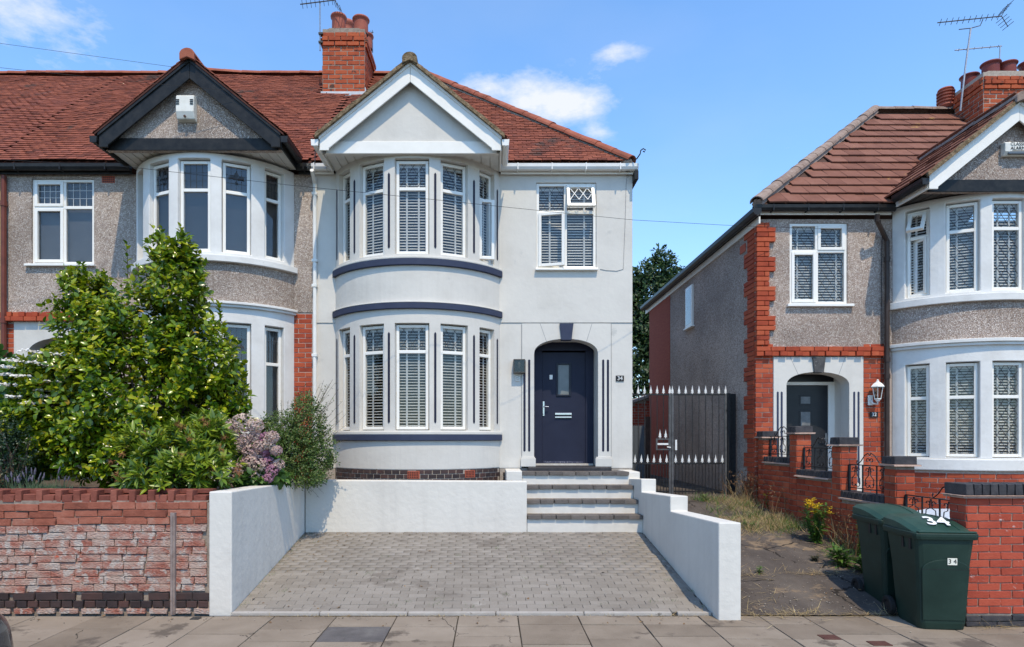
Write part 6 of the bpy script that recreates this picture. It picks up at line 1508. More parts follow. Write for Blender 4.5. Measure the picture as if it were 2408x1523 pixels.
def in_ellipsoids(rng, blobs, n, shell=.45):
    """n points in the union of blobs (c, r), denser near the outside; with outward directions"""
    vol = np.array([r[0] * r[1] * r[2] for c, r in blobs]) ** .75; pick = rng.choice(len(blobs), n * 2, p=vol / vol.sum())
    d = rng.normal(size=(n * 2, 3)); d /= np.linalg.norm(d, axis=1, keepdims=True)
    rad = rng.random(n * 2) ** (1 / 3) * (1 - shell) + shell * (1 - rng.random(n * 2) ** 2 * .5)
    rad = np.clip(rad, 0, 1)
    C = np.array([c for c, r in blobs])[pick]; Rr = np.array([r for c, r in blobs])[pick]
    P = C + d * Rr * rad[:, None]
    keep = np.ones(len(P), bool)
    for j, (c, r) in enumerate(blobs):             # drop points that sit deep inside another blob
        q = (((P - np.array(c)) / np.array(r)) ** 2).sum(1); keep &= (q > .30) | (rng.random(len(P)) < .25)
    P, d = P[keep][:n], (d / Rr)[keep][:n]
    return P, d / np.linalg.norm(d, axis=1, keepdims=True)
def shrub(root, blobs, tips, per, leaf, m, seed, clump=.14, up=.5, size=(.8, 1.2), nparts=300, base=None, name='leaf', rest='foliage', stem=None, hang_=0.0, trim=None, flat=.5, stems=22, voids=None, shell=.45):
    """leafy shoots through the crown: each tip carries a spiral of leaves; the nearest leaves are parts, the rest one mass"""
    rng = np.random.default_rng(seed)
    P, D = in_ellipsoids(rng, blobs, tips, shell)
    if trim is not None: k = trim(P); P, D = P[k], D[k]
    if voids:                                       # gaps between the boughs
        k = np.array([noise.noise((p[0] * voids[0], p[1] * voids[0], p[2] * voids[0] * 1.15)) > voids[1] for p in P]); P, D = P[k], D[k]
    D = D * .8 + np.array([0, 0, up]) + rng.normal(size=D.shape) * .35; D /= np.linalg.norm(D, axis=1, keepdims=True)
    n = len(P); t = rng.random((n, per)); ang = rng.random((n, 1)) * 6.28 + np.arange(per)[None] * 2.4
    a = np.cross(D, [0, 0, 1.0]); a /= np.maximum(np.linalg.norm(a, axis=1, keepdims=True), 1e-4); b = np.cross(D, a)
    rad = a[:, None] * np.cos(ang)[..., None] + b[:, None] * np.sin(ang)[..., None]
    pos = P[:, None] + D[:, None] * (t - .6)[..., None] * clump + rad * clump * .12
    ld = rad * (1.0) + D[:, None] * (.25 + .9 * t)[..., None] + rng.normal(size=rad.shape) * .25; ld[..., 2] -= hang_
    upv = D[:, None] * flat + np.array([.05, -.42, 1.0]) * (1 - flat) + rng.normal(size=rad.shape) * .22
    pos, ld, upv = pos.reshape(-1, 3), ld.reshape(-1, 3), upv.reshape(-1, 3)
    s = rng.uniform(size[0], size[1], len(pos))
    Rm = frames(ld, upv, s)
    V, T = leaf
    nrm = Rm[:, :, 2]
    order = np.argsort(pos[:, 1] - .3 * rng.random(len(pos))); mine = order[:nparts] if nparts else order[:0]; other = order[len(mine):]
    if len(mine):
        me = np_mesh('leaf_' + m.name, V, T, m)
        for i in mine:
            A = Rm[i]; o = bpy.data.objects.new(name, me); col.objects.link(o)
            o.matrix_basis = Matrix(((*A[0], pos[i, 0]), (*A[1], pos[i, 1]), (*A[2], pos[i, 2]), (0, 0, 0, 1))).to_4x4() if False else Matrix([[float(A[r_, c_]) for c_ in range(3)] + [float(pos[i, r_])] for r_ in range(3)] + [[0, 0, 0, 1]]); hang(o, root)
    o = bpy.data.objects.new(rest, scatter(rest, V, T, pos[other], Rm[other], m)); col.objects.link(o); hang(o, root)
    o['kind'] = 'stuff'
    if stem is not None and base is not None:
        mb = MB(); rg = random.Random(seed); sel = rng.choice(len(P), min(stems, len(P)), replace=False)
        for i in sel:
            p = Vector(P[i]); q = Vector(base) + Vector((rg.uniform(-.12, .12), rg.uniform(-.08, .08), 0)); mid = q.lerp(p, .5) + Vector((rg.uniform(-.1, .1), rg.uniform(-.1, .1), .12))
            mb.tube([q, q.lerp(mid, .5), mid, mid.lerp(p, .55) + Vector((0, 0, .03)), p], [.022, .018, .013, .008, .003], 5)
        part('stems', mb, stem, root)
    return pos
BARK = mat('shrub_bark', [(.055, .04, .028), (.10, .075, .055)], rough=.9, ns=20, bump=.4)
CAM = leafmat('camellia_leaf', [(.022, .058, .006), (.075, .150, .008), (.17, .25, .010), (.30, .34, .014), (.48, .43, .030)], rough=.24, trans=.28)
def ell(x, y, rx, ry, d, rd):  # a blob from its place in the photograph
    return ((X(x, d), d, Z(y, d)), (rx * d / F, rd, ry * d / F))
t = thing('camellia_shrub', 'tall glossy green camellia shrub in front of the pebbledashed house', 'shrub', (X(345, 8.3), 8.3, 1.06))
cb = [ell(310, 935, 215, 195, 8.3, .95), ell(120, 1000, 100, 120, 8.2, .6), ell(90, 900, 70, 60, 8.4, .4), ell(405, 690, 80, 110, 8.3, .5), ell(430, 620, 38, 65, 8.3, .3), ell(378, 600, 26, 55, 8.3, .25), ell(210, 760, 85, 110, 8.4, .5), ell(195, 690, 48, 62, 8.4, .35), ell(475, 860, 85, 120, 8.3, .6), ell(170, 920, 110, 120, 8.3, .6), ell(330, 800, 120, 130, 8.2, .6), ell(515, 940, 62, 75, 8.3, .4), ell(540, 990, 40, 40, 8.3, .3), ell(70, 1010, 70, 80, 8.0, .4), ell(300, 1040, 180, 110, 8.1, .7)]
shrub(t, cb, 5200, 9, leaf_shape(.052, .080, .18, .16), CAM, 3, clump=.16, up=.42, voids=(2.9, -.20), shell=.25, size=(.6, 1.3), base=(X(350, 8.3), 8.3, 1.05), stem=BARK, trim=lambda P: P[:, 2] > 1.14)
DL = mat('yellowed_leaf', [(.34, .22, .02), (.45, .30, .03), (.38, .16, .04)], rough=.5, ns=9, rnd=.8, trans=.2)
rng = np.random.default_rng(61); Pd, Dd = in_ellipsoids(rng, cb, 90, .9); Pd = Pd[Pd[:, 2] > 1.2]; n_ = len(Pd)
Dd = rng.normal(size=(n_, 3))
part('yellowed_leaves', scatter('yellowed_leaves', *leaf_shape(.052, .080, .18, .16), Pd, frames(Dd, np.tile([[0, -.6, .8]], (n_, 1)), rng.uniform(.7, 1.15, n_)), DL), DL, t, kind='stuff')
# long leading shoots that stick out at the top
q = MB(); rg = random.Random(2); lp, ldv = [], []
for x0, y0, x1, y1 in ((372, 640, 376, 536), (385, 640, 370, 560), (425, 620, 437, 543), (440, 640, 448, 580), (300, 690, 296, 575), (200, 700, 197, 628), (250, 700, 247, 640), (140, 760, 138, 700), (415, 640, 408, 575), (185, 700, 205, 640), (570, 940, 578, 885), (520, 760, 523, 720), (565, 900, 580, 880)):
    a, b = Vector((X(x0, 8.25), 8.25, Z(y0, 8.25))), Vector((X(x1, 8.25), 8.2 + rg.uniform(-.1, .1), Z(y1, 8.25))); q.tube([a, a.lerp(b, .5) + Vector((.01, 0, 0)), b], [.006, .005, .003], 4)
    for k in range(16):
        tt = .25 + .75 * k / 15; p = a.lerp(b, tt); an = k * 2.4; lp.append(p); ldv.append((math.cos(an), math.sin(an), .5 + tt * .6))
part('leading_shoot', q, BARK, t)
lp, ldv = np.array([tuple(p) for p in lp]), np.array(ldv)
V_, T_ = leaf_shape(.044, .075, .16, .16)
o = part('shoot_leaves', scatter('shoot_leaves', V_, T_, lp, frames(ldv, np.tile([[0, 0, 1.0]], (len(lp), 1)) + .1, np.random.default_rng(1).uniform(.7, 1.15, len(lp))), CAM), CAM, t, kind='stuff')

RHO = leafmat('rhododendron_leaf', [(.028, .070, .008), (.095, .165, .012), (.20, .27, .018), (.34, .38, .03)], rough=.32, trans=.28)
t = thing('rhododendron_shrub', 'low rhododendron with narrow leaves hanging over the weathered brick wall', 'shrub', (X(470, 7.3), 7.3, 1.06))
rb = [ell(428, 1085, 135, 82, 7.25, .5), ell(490, 1055, 48, 52, 7.3, .35), ell(400, 1120, 110, 50, 7.0, .3), ell(330, 1070, 60, 60, 7.2, .35), ell(468, 1015, 72, 40, 7.4, .3), ell(505, 1122, 45, 36, 7.1, .25)]
rp = shrub(t, rb, 900, 11, leaf_shape(.030, .115, .10, .14), RHO, 5, clump=.07, up=.45, flat=.45, voids=(4.6, -.05), size=(.7, 1.25), base=(X(470, 7.3), 7.3, 1.05), stem=BARK, stems=30)
DEAD = mat('rust_spent_bloom', [(.16, .06, .025), (.28, .12, .05), (.36, .19, .09)], rough=.9, ns=9, rnd=.6)
rng = np.random.default_rng(8)
Pd, Dd = in_ellipsoids(rng, rb, 46); Pp, Dp = [], []
for p, d in zip(Pd, Dd):
    for k in range(22): Pp.append(p + d * .09 + rng.normal(size=3) * .012); Dp.append(d + rng.normal(size=3) * .8)
part('spent_blooms', scatter('spent_blooms', *leaf_shape(.006, .06, .1, .1, 2), np.array(Pp), frames(np.array(Dp), rng.normal(size=(len(Pp), 3)), np.full(len(Pp), 1.0)), DEAD), DEAD, t, kind='stuff')

# mophead hydrangea
HYL = leafmat('hydrangea_leaf', [(.03, .085, .012), (.06, .14, .02), (.10, .19, .03)], rough=.5)
PET = mat('faded_pink_petal', [(.34, .20, .24), (.50, .35, .33), (.57, .45, .37), (.61, .52, .42)], rough=.8, ns=5, rnd=.35, trans=.2)
PET2 = mat('mauve_pink_petal', [(.26, .11, .20), (.42, .21, .29), (.50, .32, .36)], rough=.8, ns=6, rnd=.4, trans=.2)
t = thing('hydrangea', 'hydrangea with faded pink mophead flowers at the corner of the white wall', 'hydrangea', (-3.1, 8.15, 1.06))
shrub(t, [ell(605, 1090, 50, 45, 8.3, .3), ell(600, 1122, 60, 18, 8.1, .25), ell(640, 1122, 40, 18, 8.3, .25)], 120, 9, leaf_shape(.075, .115, .18, .12, 4, .75), HYL, 9, clump=.12, nparts=120, base=(-3.12, 8.2, 1.05), stem=BARK)
V_, T_ = leaf_shape(.024, .026, .0, .25, 2, .7); rg = random.Random(6)
for i, (x, y, r_, mv) in enumerate(((535, 1000, 18, 0), (572, 995, 26, 0), (600, 1002, 20, 0), (548, 1018, 17, 0), (625, 1032, 17, 1), (610, 1050, 15, 0), (632, 1043, 16, 0), (590, 1062, 20, 0), (565, 1050, 16, 0), (607, 1075, 19, 0), (590, 1085, 15, 0), (612, 1094, 18, 0), (590, 1107, 13, 0), (640, 1106, 16, 1), (628, 1086, 14, 1), (562, 1105, 14, 0), (545, 1120, 16, 0), (573, 1088, 14, 0), (622, 1062, 13, 1), (555, 1032, 14, 0), (640, 1028, 15, 0), (650, 1060, 13, 0), (575, 1035, 17, 0), (600, 1028, 16, 0), (655, 1092, 13, 0), (600, 1120, 14, 0), (630, 1124, 12, 1))):
    d = 7.95 + .02 * (i % 5); c = np.array((X(x, d), d, Z(y, d))); rr = r_ * d / F; rng = np.random.default_rng(40 + i)
    q = rng.normal(size=(260, 3)); q /= np.linalg.norm(q, axis=1, keepdims=True); q[:, 2] *= .85; P_ = c + q * rr * .9
    td = np.cross(q, rng.normal(size=q.shape)) + q * .45
    mm = PET2 if mv else PET
    part('flower_head', scatter('flower_head', V_, T_, P_, frames(td, q, rng.uniform(.8, 1.25, len(P_))), mm), mm, t)

# loose fine-leaved shrub against the party wall, arching over the white wall
COT = leafmat('cotoneaster_leaf', [(.03, .065, .014), (.06, .115, .02), (.10, .16, .03), (.16, .18, .05)], rough=.5)
t = thing('cotoneaster_shrub', 'loose small-leaved shrub with thin arching twigs at the back corner of the driveway', 'shrub', (X(710, 9.1), 9.1, 1.02))
ctb = [ell(660, 1025, 55, 60, 9.1, .35), ell(752, 1060, 42, 62, 9.35, .3), ell(640, 1100, 65, 40, 8.9, .35), ell(625, 1060, 42, 65, 9.0, .35), ell(690, 1070, 65, 75, 9.1, .45), ell(720, 1010, 50, 75, 9.3, .4), ell(640, 1040, 50, 60, 9.0, .35), ell(745, 1090, 40, 50, 9.3, .35), ell(690, 1120, 80, 30, 9.0, .4), ell(715, 960, 25, 45, 9.4, .25)]
shrub(t, ctb, 2600, 10, leaf_shape(.014, .026, .08, .1, 2), COT, 12, clump=.13, up=.4, size=(.8, 1.5), nparts=0, base=(-3.2, 9.35, 1.05), stem=BARK, stems=70)
q = MB(); rg = random.Random(17); lp, ldv = [], []
def twig(a, b, lift, side=0):
    a, b = Vector(a), Vector(b); pts = []
    for k in range(9):
        s = k / 8; pts.append(a.lerp(b, s) + Vector((side * s * (1 - s), 0, lift * 4 * s * (1 - s))))
    q.tube(pts, [.005 * (1 - .7 * k / 8) for k in range(9)], 4)
    for k in range(8):
        for r_ in range(3):
            p = pts[k].lerp(pts[k + 1], rg.random()); lp.append(tuple(p)); ldv.append((rg.uniform(-1, 1), rg.uniform(-1, 1), rg.uniform(-.4, 1)))
base = (-3.12, 9.5, 1.15)
for i in range(46):
    ex, ey = rg.choice([(rg.uniform(745, 825), rg.uniform(895, 1090)), (rg.uniform(610, 700), rg.uniform(940, 1000)), (rg.uniform(700, 790), rg.uniform(890, 980))])
    d = 9.35 + rg.uniform(-.25, .2); twig(base, (X(ex, d), d, Z(ey, d)), rg.uniform(.02, .16), rg.uniform(-.1, .2))
for i in range(9):                                 # trailing over the wall
    x = rg.uniform(700, 770); d = 9.5; twig((-3.1, 9.4, 1.25), (X(x, d), 9.52, Z(rg.uniform(1135, 1175), d)), .1)
part('twig', q, BARK, t)
lp, ldv = np.array(lp), np.array(ldv)
part('twig_leaves', scatter('twig_leaves', *leaf_shape(.014, .027, .1, .1, 2), lp, frames(ldv, np.tile([[0, .2, 1.0]], (len(lp), 1)), np.random.default_rng(3).uniform(.8, 1.4, len(lp))), COT), COT, t, kind='stuff')

# lacecap hydrangea, dark hedge plant and lavender at the far left
LAC = leafmat('lacecap_leaf', [(.022, .075, .016), (.045, .12, .025), (.075, .165, .035)], rough=.5)
t = thing('lacecap_hydrangea', 'hydrangea with flat white lacecap flowers left of the tall camellia', 'hydrangea', (X(45, 8.6), 8.6, 1.06))
lb_ = [ell(40, 970, 110, 110, 8.5, .6), ell(90, 905, 70, 55, 8.5, .4), ell(-20, 915, 80, 90, 8.6, .5), ell(90, 1060, 70, 70, 8.3, .5)]
shrub(t, lb_, 480, 8, leaf_shape(.085, .13, .22, .12, 4, .75), LAC, 21, clump=.16, nparts=120, base=(X(45, 8.6), 8.6, 1.05), stem=BARK)
FLW = mat('white_lacecap_petal', [(.58, .54, .48), (.70, .68, .64), (.75, .74, .71)], rough=.7, ns=8, rnd=.4, trans=.15)
V_, T_ = leaf_shape(.03, .034, .0, .1, 2, .7)
for i, (x, y, w) in enumerate(((70, 833, 24), (112, 838, 20), (150, 842, 22), (35, 855, 22), (88, 860, 24), (10, 870, 20), (125, 868, 18), (20, 888, 20), (50, 892, 20), (118, 905, 20), (15, 912, 22), (100, 925, 18), (30, 940, 16), (75, 955, 24), (112, 940, 14))):
    d = 7.75 + .03 * (i % 4); y -= 8; c = np.array((X(x, d), d, Z(y, d))); rng = np.random.default_rng(90 + i); n = 70
    r_ = np.sqrt(rng.random(n)) * w * d / F; a = rng.random(n) * 6.28
    P_ = c + np.stack([r_ * np.cos(a), r_ * np.sin(a), rng.normal(size=n) * .008 - r_ * .12], 1); td = np.stack([np.cos(a * 3), np.sin(a * 3), np.zeros(n)], 1)
    part('flower_head', scatter('flower_head', V_, T_, P_, frames(td, np.tile([[0, -.7, 1.0]], (n, 1)) + rng.normal(size=(n, 3)) * .2, rng.uniform(.7, 1.3, n)), FLW), FLW, t)
HEB = leafmat('dark_small_leaf', [(.010, .026, .012), (.022, .05, .02), (.05, .09, .035)], rough=.4)
t = thing('small_leaved_shrub', 'dark small-leaved shrub at the far left above the brick wall', 'shrub', (X(20, 7.4), 7.4, 1.06))
shrub(t, [ell(10, 1070, 65, 95, 7.4, .4), ell(-40, 1050, 60, 100, 7.5, .4)], 900, 9, leaf_shape(.013, .024, .08, .1, 2), HEB, 30, clump=.09, nparts=0, base=(X(15, 7.4), 7.4, 1.05), stem=BARK)
LAV = leafmat('lavender_leaf', [(.06, .10, .05), (.11, .17, .08), (.17, .23, .12)], rough=.7)
LAVF = mat('lavender_flower', [(.085, .08, .11), (.14, .125, .165)], rough=.8, ns=9)
t = thing('lavender', 'grey-green lavender with thin flower spikes just behind the brick wall coping', 'lavender', (X(100, 7.05), 7.05, 1.06))
rng = np.random.default_rng(5); n = 1500
bx = X(95, 7.05) + rng.normal(size=n) * .13; by = 7.08 + rng.normal(size=n) * .08; P_ = np.stack([bx, by, np.full(n, 1.07) + rng.random(n) * .08], 1)
dv_ = np.stack([(bx - X(95, 7.05)) * 1.6 + rng.normal(size=n) * .25, rng.normal(size=n) * .3 - .1, np.ones(n)], 1)
part('foliage', scatter('foliage', *leaf_shape(.005, .22, .12, .1, 2), P_, frames(dv_, rng.normal(size=(n, 3)), rng.uniform(.5, 1.15, n)), LAV), LAV, t, kind='stuff')
q = MB(); q2 = MB(); rg = random.Random(4)
for i in range(26):
    x = rg.uniform(30, 150); a = Vector((X(x, 7.1), 7.1 + rg.uniform(-.08, .08), 1.2)); b = a + Vector((rg.uniform(-.08, .08), rg.uniform(-.05, .05), rg.uniform(.18, .32))); q.tube([a, b], .0025, 4); q2.tube([a.lerp(b, .75), a.lerp(b, .88), b], [.005, .009, .003], 5)
part('flower_stem', q, LAV, t); part('flower_spike', q2, LAVF, t)

# conifer-like tree beyond the gates
CON = leafmat('dark_tree_leaf', [(.010, .028, .009), (.024, .060, .014), (.055, .11, .024)], rough=.55, trans=.2)
t = thing('garden_tree', 'tall dark green tree beyond the iron gates between the two houses', 'tree', (6.6, 27, .74))
tb = [((6.3, 27, 4.2), (2.0, 1.8, 3.4)), ((6.9, 27, 7.2), (1.35, 1.3, 2.3)), ((7.25, 27, 9.0), (.6, .6, 1.0)), ((5.7, 27, 6.3), (1.2, 1.2, 2.2)), ((5.9, 26.8, 8.1), (.6, .6, .9)), ((7.9, 27, 7.6), (.9, .9, 1.6)), ((8.0, 27, 5), (1.6, 1.4, 2.8)), ((4.6, 27, 5.5), (1.3, 1.2, 2.6))]
rngt = np.random.default_rng(50)
shrub(t, tb, 4200, 10, leaf_shape(.085, .17, .15, .1, 2), CON, 50, clump=.34, up=.15, size=(.7, 1.3), nparts=0, hang_=.1, rest='crown')
mb = MB(); mb.tube([(6.5, 27, .7), (6.55, 27, 3), (6.7, 27, 5.5), (7.1, 27, 8.6)], [.26, .2, .14, .04], 9)
for k in range(9): a = k * 2.4; mb.tube([(6.6, 27, 2 + k * .6), (6.6 + math.cos(a) * .8, 27 + math.sin(a) * .7, 2.5 + k * .62), (6.6 + math.cos(a) * 1.5, 27 + math.sin(a) * 1.3, 2.8 + k * .63)], [.08, .05, .015], 6)
part('trunk', mb, BARK, t)

# weeds and dry grass on the side path
def blades(root, name, pts, m, seed, h=(.15, .4), w=.006, per=1, lean=.6, kind='stuff', top=True, bend=.25):
    rng = np.random.default_rng(seed); P_ = np.repeat(np.array(pts, np.float32), per, 0); n = len(P_)
    P_ = P_ + rng.normal(size=P_.shape) * np.array([.02, .02, 0])
    d = np.stack([rng.normal(size=n) * lean, rng.normal(size=n) * lean, np.ones(n)], 1); s = rng.uniform(h[0], h[1], n)
    V, T = leaf_shape(w / .3, 1.0, bend, .0, 3, .5)
    return part(name, scatter(name, V, T, P_, frames(d, rng.normal(size=(n, 3)), s), m), m, root, kind=kind)
STRAW = mat('dry_straw_grass', [(.30, .21, .09), (.46, .34, .165), (.60, .48, .26)], rough=.85, ns=6, rnd=.7, trans=.2)
GRS = leafmat('green_weed_leaf', [(.035, .085, .012), (.07, .15, .02), (.12, .21, .035)], rough=.5)
rng = np.random.default_rng(77)
def gp(x, y, n, sx, sy):
    # points on the side path around a photograph place, found by walking down the slope
    out = []
    for _ in range(n):
        xx, yy = x + rng.normal() * sx, y + rng.normal() * sy; d = 5.7
        for _k in range(400):
            if VY - (path_z(d) - HC) / d * F <= yy: break
            d += .015
        out.append((X(xx, d), d, path_z(d) + (.013 if 7.6 < d < 12 else .001)))
    return out
cl = []
for x, y, n, sx, sy in ((1735, 1195, 240, 32, 9), (1775, 1180, 280, 24, 8), (1800, 1225, 330, 40, 12), (1700, 1180, 110, 30, 6), (1850, 1240, 260, 32, 10), (1780, 1250, 200, 40, 7), (1905, 1232, 120, 18, 10), (1720, 1235, 90, 40, 10)):
    cl += gp(x, y, n, sx, sy)
g1 = blades(None, 'dry_grass', cl, STRAW, 3, (.04, .22), .007, 3, .95)
gl = []
for x, y, n, sx, sy in ((1770, 1225, 70, 40, 12), (1720, 1200, 40, 30, 8), (1850, 1245, 60, 30, 8), (1990, 1300, 50, 25, 18), (1660, 1178, 40, 20, 5)): gl += gp(x, y, n, sx, sy)
blades(None, 'green_grass', gl, GRS, 14, (.06, .22), .013, 5, .8)
cl = []
for x, y, n, sx, sy in ((1770, 1165, 60, 26, 5), (1800, 1170, 50, 30, 8), (1890, 1215, 30, 14, 8), (2010, 1290, 40, 16, 16), (1970, 1275, 30, 14, 12)): cl += gp(x, y, n, sx, sy)
blades(None, 'tall_dry_grass', cl, STRAW, 4, (.2, .5), .004, 2, .45, bend=.45)
# flat litter of straw along the joints and wall feet
cl = []
for x, y, n, sx, sy in ((1960, 1353, 200, 60, 3), (1780, 1355, 90, 30, 5), (2110, 1448, 160, 70, 3), (1870, 1445, 150, 60, 4), (1850, 1452, 90, 120, 3), (2040, 1300, 90, 30, 18), (1990, 1290, 80, 30, 14), (1950, 1265, 70, 30, 10), (2360, 1470, 170, 26, 7), (1790, 1400, 60, 40, 30), (2300, 1468, 60, 12, 5)): cl += gp(x, y, n, sx, sy)
P_ = np.array(cl); n = len(P_); d = np.stack([rng.normal(size=n), rng.normal(size=n) * .6, rng.random(n) * .35], 1)
P_[:, 2] += .006
part('straw_litter', scatter('straw_litter', *leaf_shape(.03, 1.0, .05, .0, 2, .5), P_, frames(d, np.tile([[0, 0, 1.0]], (n, 1)), rng.uniform(.06, .2, n)), STRAW), STRAW, None, kind='stuff')
def weed(label, x, y, r, h, n, m, seed, leaf=(.03, .10), name='weed', cat='weed', flowers=None, spire=False, rosette=False):
    base = gp(x, y, 1, 0, 0)[0]; t = thing(name, label, cat, base)
    rg_n = np.random.default_rng(seed); P_, D_ = [], []
    ns = max(3, n // 16); mb = MB()
    for s in range(ns):
        a = rg_n.random() * 6.28; rr = r * rg_n.random() * (.25 if spire else 1); tip = np.array(base) + np.array([rr * math.cos(a), rr * math.sin(a), h * (.6 + .4 * rg_n.random())])
        b0 = np.array(base) + np.array([rr * .2 * math.cos(a), rr * .2 * math.sin(a), 0]); mb.tube([tuple(b0), tuple(b0 * .5 + tip * .5 + np.array([0, 0, .02])), tuple(tip)], [.005, .004, .002], 4)
        for k in range(16):
            tt = rg_n.random() * (1 if not rosette else .4); P_.append(b0 + (tip - b0) * tt); an = k * 2.4; D_.append((math.cos(an), math.sin(an), rg_n.uniform(-.1, .8)))
    part('stem', mb, m, t)
    P_, D_ = np.array(P_), np.array(D_)
    part('foliage', scatter('foliage', *leaf_shape(leaf[0], leaf[1], .2, .12, 3), P_, frames(D_, np.tile([[0, 0, 1.0]], (len(P_), 1)) + rg_n.normal(size=(len(P_), 3)) * .2, rg_n.uniform(.6, 1.2, len(P_))), m), m, t, kind='stuff')
    if flowers:
        fm, fn, fr = flowers
        for k in range(fn):
            a = rg_n.random() * 6.28; rr = r * math.sqrt(rg_n.random()); c = np.array(base) + np.array([rr * math.cos(a), rr * math.sin(a) * .8, h * rg_n.uniform(.75, 1.1)]); nn = 16
            ang = np.arange(nn) * 2.4; dd = np.stack([np.cos(ang), np.sin(ang), np.full(nn, .35)], 1)
            part('flower', scatter('flower', *leaf_shape(.35, 1.0, .0, .1, 2, .6), np.tile(c, (nn, 1)) + rg_n.normal(size=(nn, 3)) * fr * .3, frames(dd, np.tile([[0, 0, 1.0]], (nn, 1)), np.full(nn, fr)), fm), fm, t)
    return t
YEL = mat('yellow_petal', [(.62, .40, .012), (.74, .54, .03)], rough=.6, ns=8, rnd=.6, trans=.15)
weed('bushy ragwort with bright yellow flowers against the stepped brick wall', 1918, 1278, .20, .55, 560, GRS, 5, (.028, .09), 'ragwort', 'weed', (YEL, 18, .045))
weed('small yellow-flowered weed in the dry grass near the iron gates', 1655 + 155, 1200, .12, .25, 110, GRS, 6, (.012, .04), 'yellow_weed', 'weed', (YEL, 22, .018))
weed('tall narrow green weed spire beside the wheelie bins', 2022, 1325, .06, .66, 300, GRS, 7, (.016, .055), 'tall_weed', 'weed', spire=True)
weed('leafy green weed rosette at the foot of the wall left of the bins', 1985, 1335, .20, .26, 150, GRS, 8, (.03, .16), 'leafy_weed', 'weed')
weed('green weed tuft pressed against the left wheelie bin', 2030, 1350, .14, .24, 110, GRS, 9, (.03, .15), 'leafy_weed', 'weed')
DW = leafmat('dark_dry_weed', [(.03, .035, .018), (.06, .06, .03), (.10, .085, .05)], rough=.8)
weed('dark withered weed lying flat in the middle of the path', 1915, 1322, .14, .07, 110, DW, 10, (.012, .07), 'withered_weed', 'weed')
weed('little green tuft in the crack across the path beside the white wall', 1785, 1352, .10, .10, 50, GRS, 11, (.012, .06), 'crack_weed', 'weed')
weed('small green weed left of the dry grass, in front of the iron gates', 1640 + 20, 1172, .12, .12, 60, GRS, 12, (.02, .07), 'small_weed', 'weed')
weed('green weeds mixed in the near edge of the dry grass', 1760, 1248, .14, .14, 90, GRS, 13, (.02, .07), 'small_weed', 'weed')
weed('green weeds at the foot of the third pier', 1905, 1245, .12, .15, 80, GRS, 14, (.022, .07), 'small_weed', 'weed')
# little weeds and crumbs in the joints of driveway and pavement
rng = np.random.default_rng(31); pts = []
for x, y in [(-2.6 + rng.random() * 4.8, 6.7 + rng.random() * 2.8) for _ in range(26)] + [(-2.66 - .12 * k / 12, 6.8 + .23 * k) for k in range(12)] + list(((-2.62, 6.9), (-2.70, 7.8), (-2.74, 8.4), (-2.78, 9.3), (2.26, 7.2), (2.27, 8.3), (-.9, 6.9), (.4, 7.6), (1.2, 6.85), (-1.6, 7.9), (.1, 8.8), (-2.7, 9.5), (2.26, 6.75), (-.2, 6.75), (.9, 8.2))):
    for _ in range(9): pts.append((x + rng.normal() * .025, y + rng.normal() * .03, drive_z(y)))
blades(None, 'joint_weeds', pts, GRS, 22, (.02, .055), .012, 2, .9)
pts = [(-2.6 + rng.random() * 4.9, 6.545 + rng.normal() * .012, 0.0) for _ in range(420)]
P_ = np.array(pts); n = len(P_); d = np.stack([rng.normal(size=n), rng.normal(size=n) * .3, rng.random(n) * .3], 1)
part('kerb_litter', scatter('kerb_litter', *leaf_shape(.10, 1.0, .05, .0, 2, .5), P_, frames(d, np.tile([[0, 0, 1.0]], (n, 1)), rng.uniform(.02, .06, n)), STRAW), STRAW, None, kind='stuff')

# grit, pebbles and blown leaves lying about
GRIT = mat('mixed_grit', [(.10, .085, .07), (.24, .20, .165), (.42, .37, .31)], rough=.95, ns=12, rnd=.8)
rng = np.random.default_rng(99); pts = []
for _ in range(900):
    y = 6.62 + (rng.random() ** 1.5) * 4.2; x = 2.55 + rng.random() * (2.3 if y > 7.3 else 1.6); pts.append((x, y, path_z(y) + .012))
for _ in range(160): pts.append((-6 + rng.random() * 11, 6.45 + rng.normal() * .05, .003))
for _ in range(120): pts.append((-6 + rng.random() * 11, 4.5 + rng.random() * 2, .003))
for _ in range(130):
    y = 6.7 + rng.random() * 2.8; pts.append(((-2.66 - .12 * (y - 6.6) / 3 + abs(rng.normal()) * .05) if rng.random() < .5 else 2.27 - abs(rng.normal()) * .05, y, drive_z(y) + .002))
Vg = np.array([(1, 0, 0), (-.8, .5, 0), (-.5, -.9, 0), (.2, .1, .8), (.1, 0, -.5)], np.float32); Tg = np.array([(0, 1, 3), (1, 2, 3), (2, 0, 3), (1, 0, 4), (2, 1, 4), (0, 2, 4)], np.int32)
P_ = np.array(pts); n = len(P_)
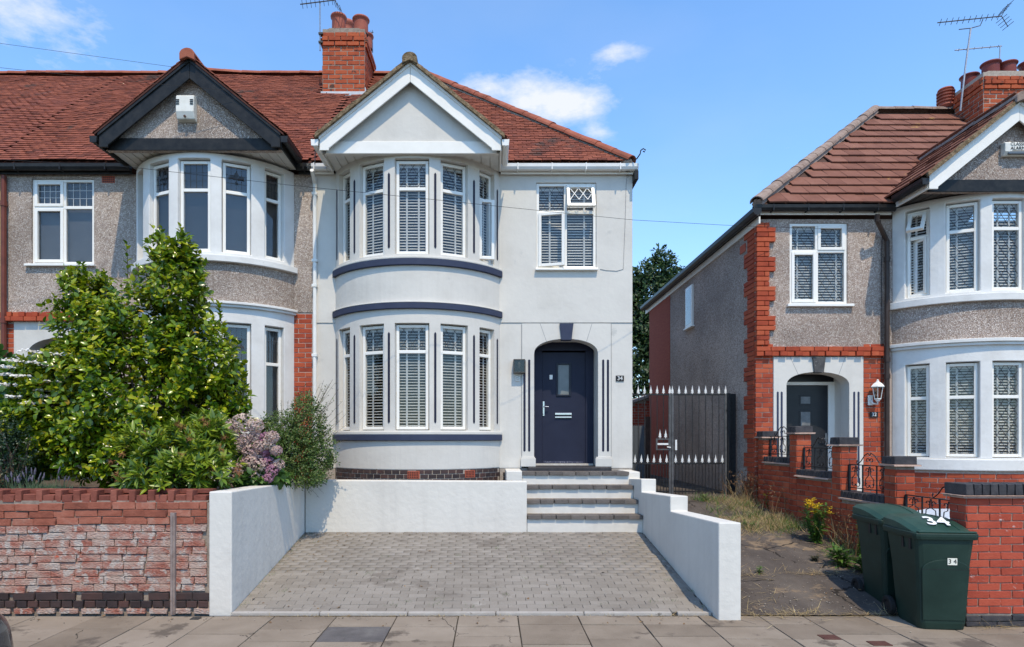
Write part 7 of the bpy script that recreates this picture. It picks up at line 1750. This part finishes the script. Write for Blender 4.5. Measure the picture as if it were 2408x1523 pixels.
part('grit', scatter('grit', Vg, Tg, P_, frames(rng.normal(size=(n, 3)) * np.array([1, 1, .15]), np.tile([[0, 0, 1.0]], (n, 1)) + rng.normal(size=(n, 3)) * .2, .003 + rng.random(n) ** 4 * .011), GRIT), GRIT, None, kind='stuff')
LIT = mat('dead_leaf', [(.10, .055, .03), (.20, .12, .06), (.32, .22, .11)], rough=.9, ns=9, rnd=.8)
pts = []
for _ in range(90):
    y = 6.7 + rng.random() * 2.85
    pts.append((-2.6 + abs(rng.normal()) * .5 if rng.random() < .6 else -2.5 + rng.random() * 4.7, y, drive_z(y) + .008))
for _ in range(150):
    y = 6.7 + rng.random() * 4.6; pts.append((4.75 - abs(rng.normal()) * .5, y, path_z(y) + .022))
for _ in range(40): pts.append((-6 + rng.random() * 11, 6.4 + rng.normal() * .1, .008))
P_ = np.array(pts); n = len(P_)
part('fallen_leaves', scatter('fallen_leaves', *leaf_shape(.55, 1.0, .15, .2, 2, .7), P_, frames(rng.normal(size=(n, 3)) * np.array([1, 1, .2]), np.tile([[0, 0, 1.0]], (n, 1)) + rng.normal(size=(n, 3)) * .3, rng.uniform(.015, .045, n)), LIT), LIT, None, kind='stuff')
# brown dead stems and seed heads standing in the dry grass
BRN = mat('brown_dead_stem', [(.11, .06, .03), (.22, .13, .065)], rough=.9, ns=9, rnd=.7)
cl = []
for x, y, n_, sx, sy in ((1750, 1172, 26, 20, 5), (1790, 1182, 26, 26, 7), (1840, 1215, 22, 20, 8), (1895, 1225, 16, 14, 8), (2000, 1295, 26, 16, 14)): cl += gp(x, y, n_, sx, sy)
blades(None, 'dead_stems', cl, BRN, 41, (.3, .6), .006, 2, .28, bend=.3)
P_ = np.array([(p[0] + rng.normal() * .06, p[1] + rng.normal() * .04, p[2] + rng.uniform(.25, .55)) for p in cl for _ in range(7)]); n = len(P_)
part('seed_heads', scatter('seed_heads', *leaf_shape(.3, 1.0, .1, .2, 2, .6), P_, frames(rng.normal(size=(n, 3)) + np.array([0, 0, .6]), rng.normal(size=(n, 3)), rng.uniform(.025, .055, n)), BRN), BRN, None, kind='stuff')
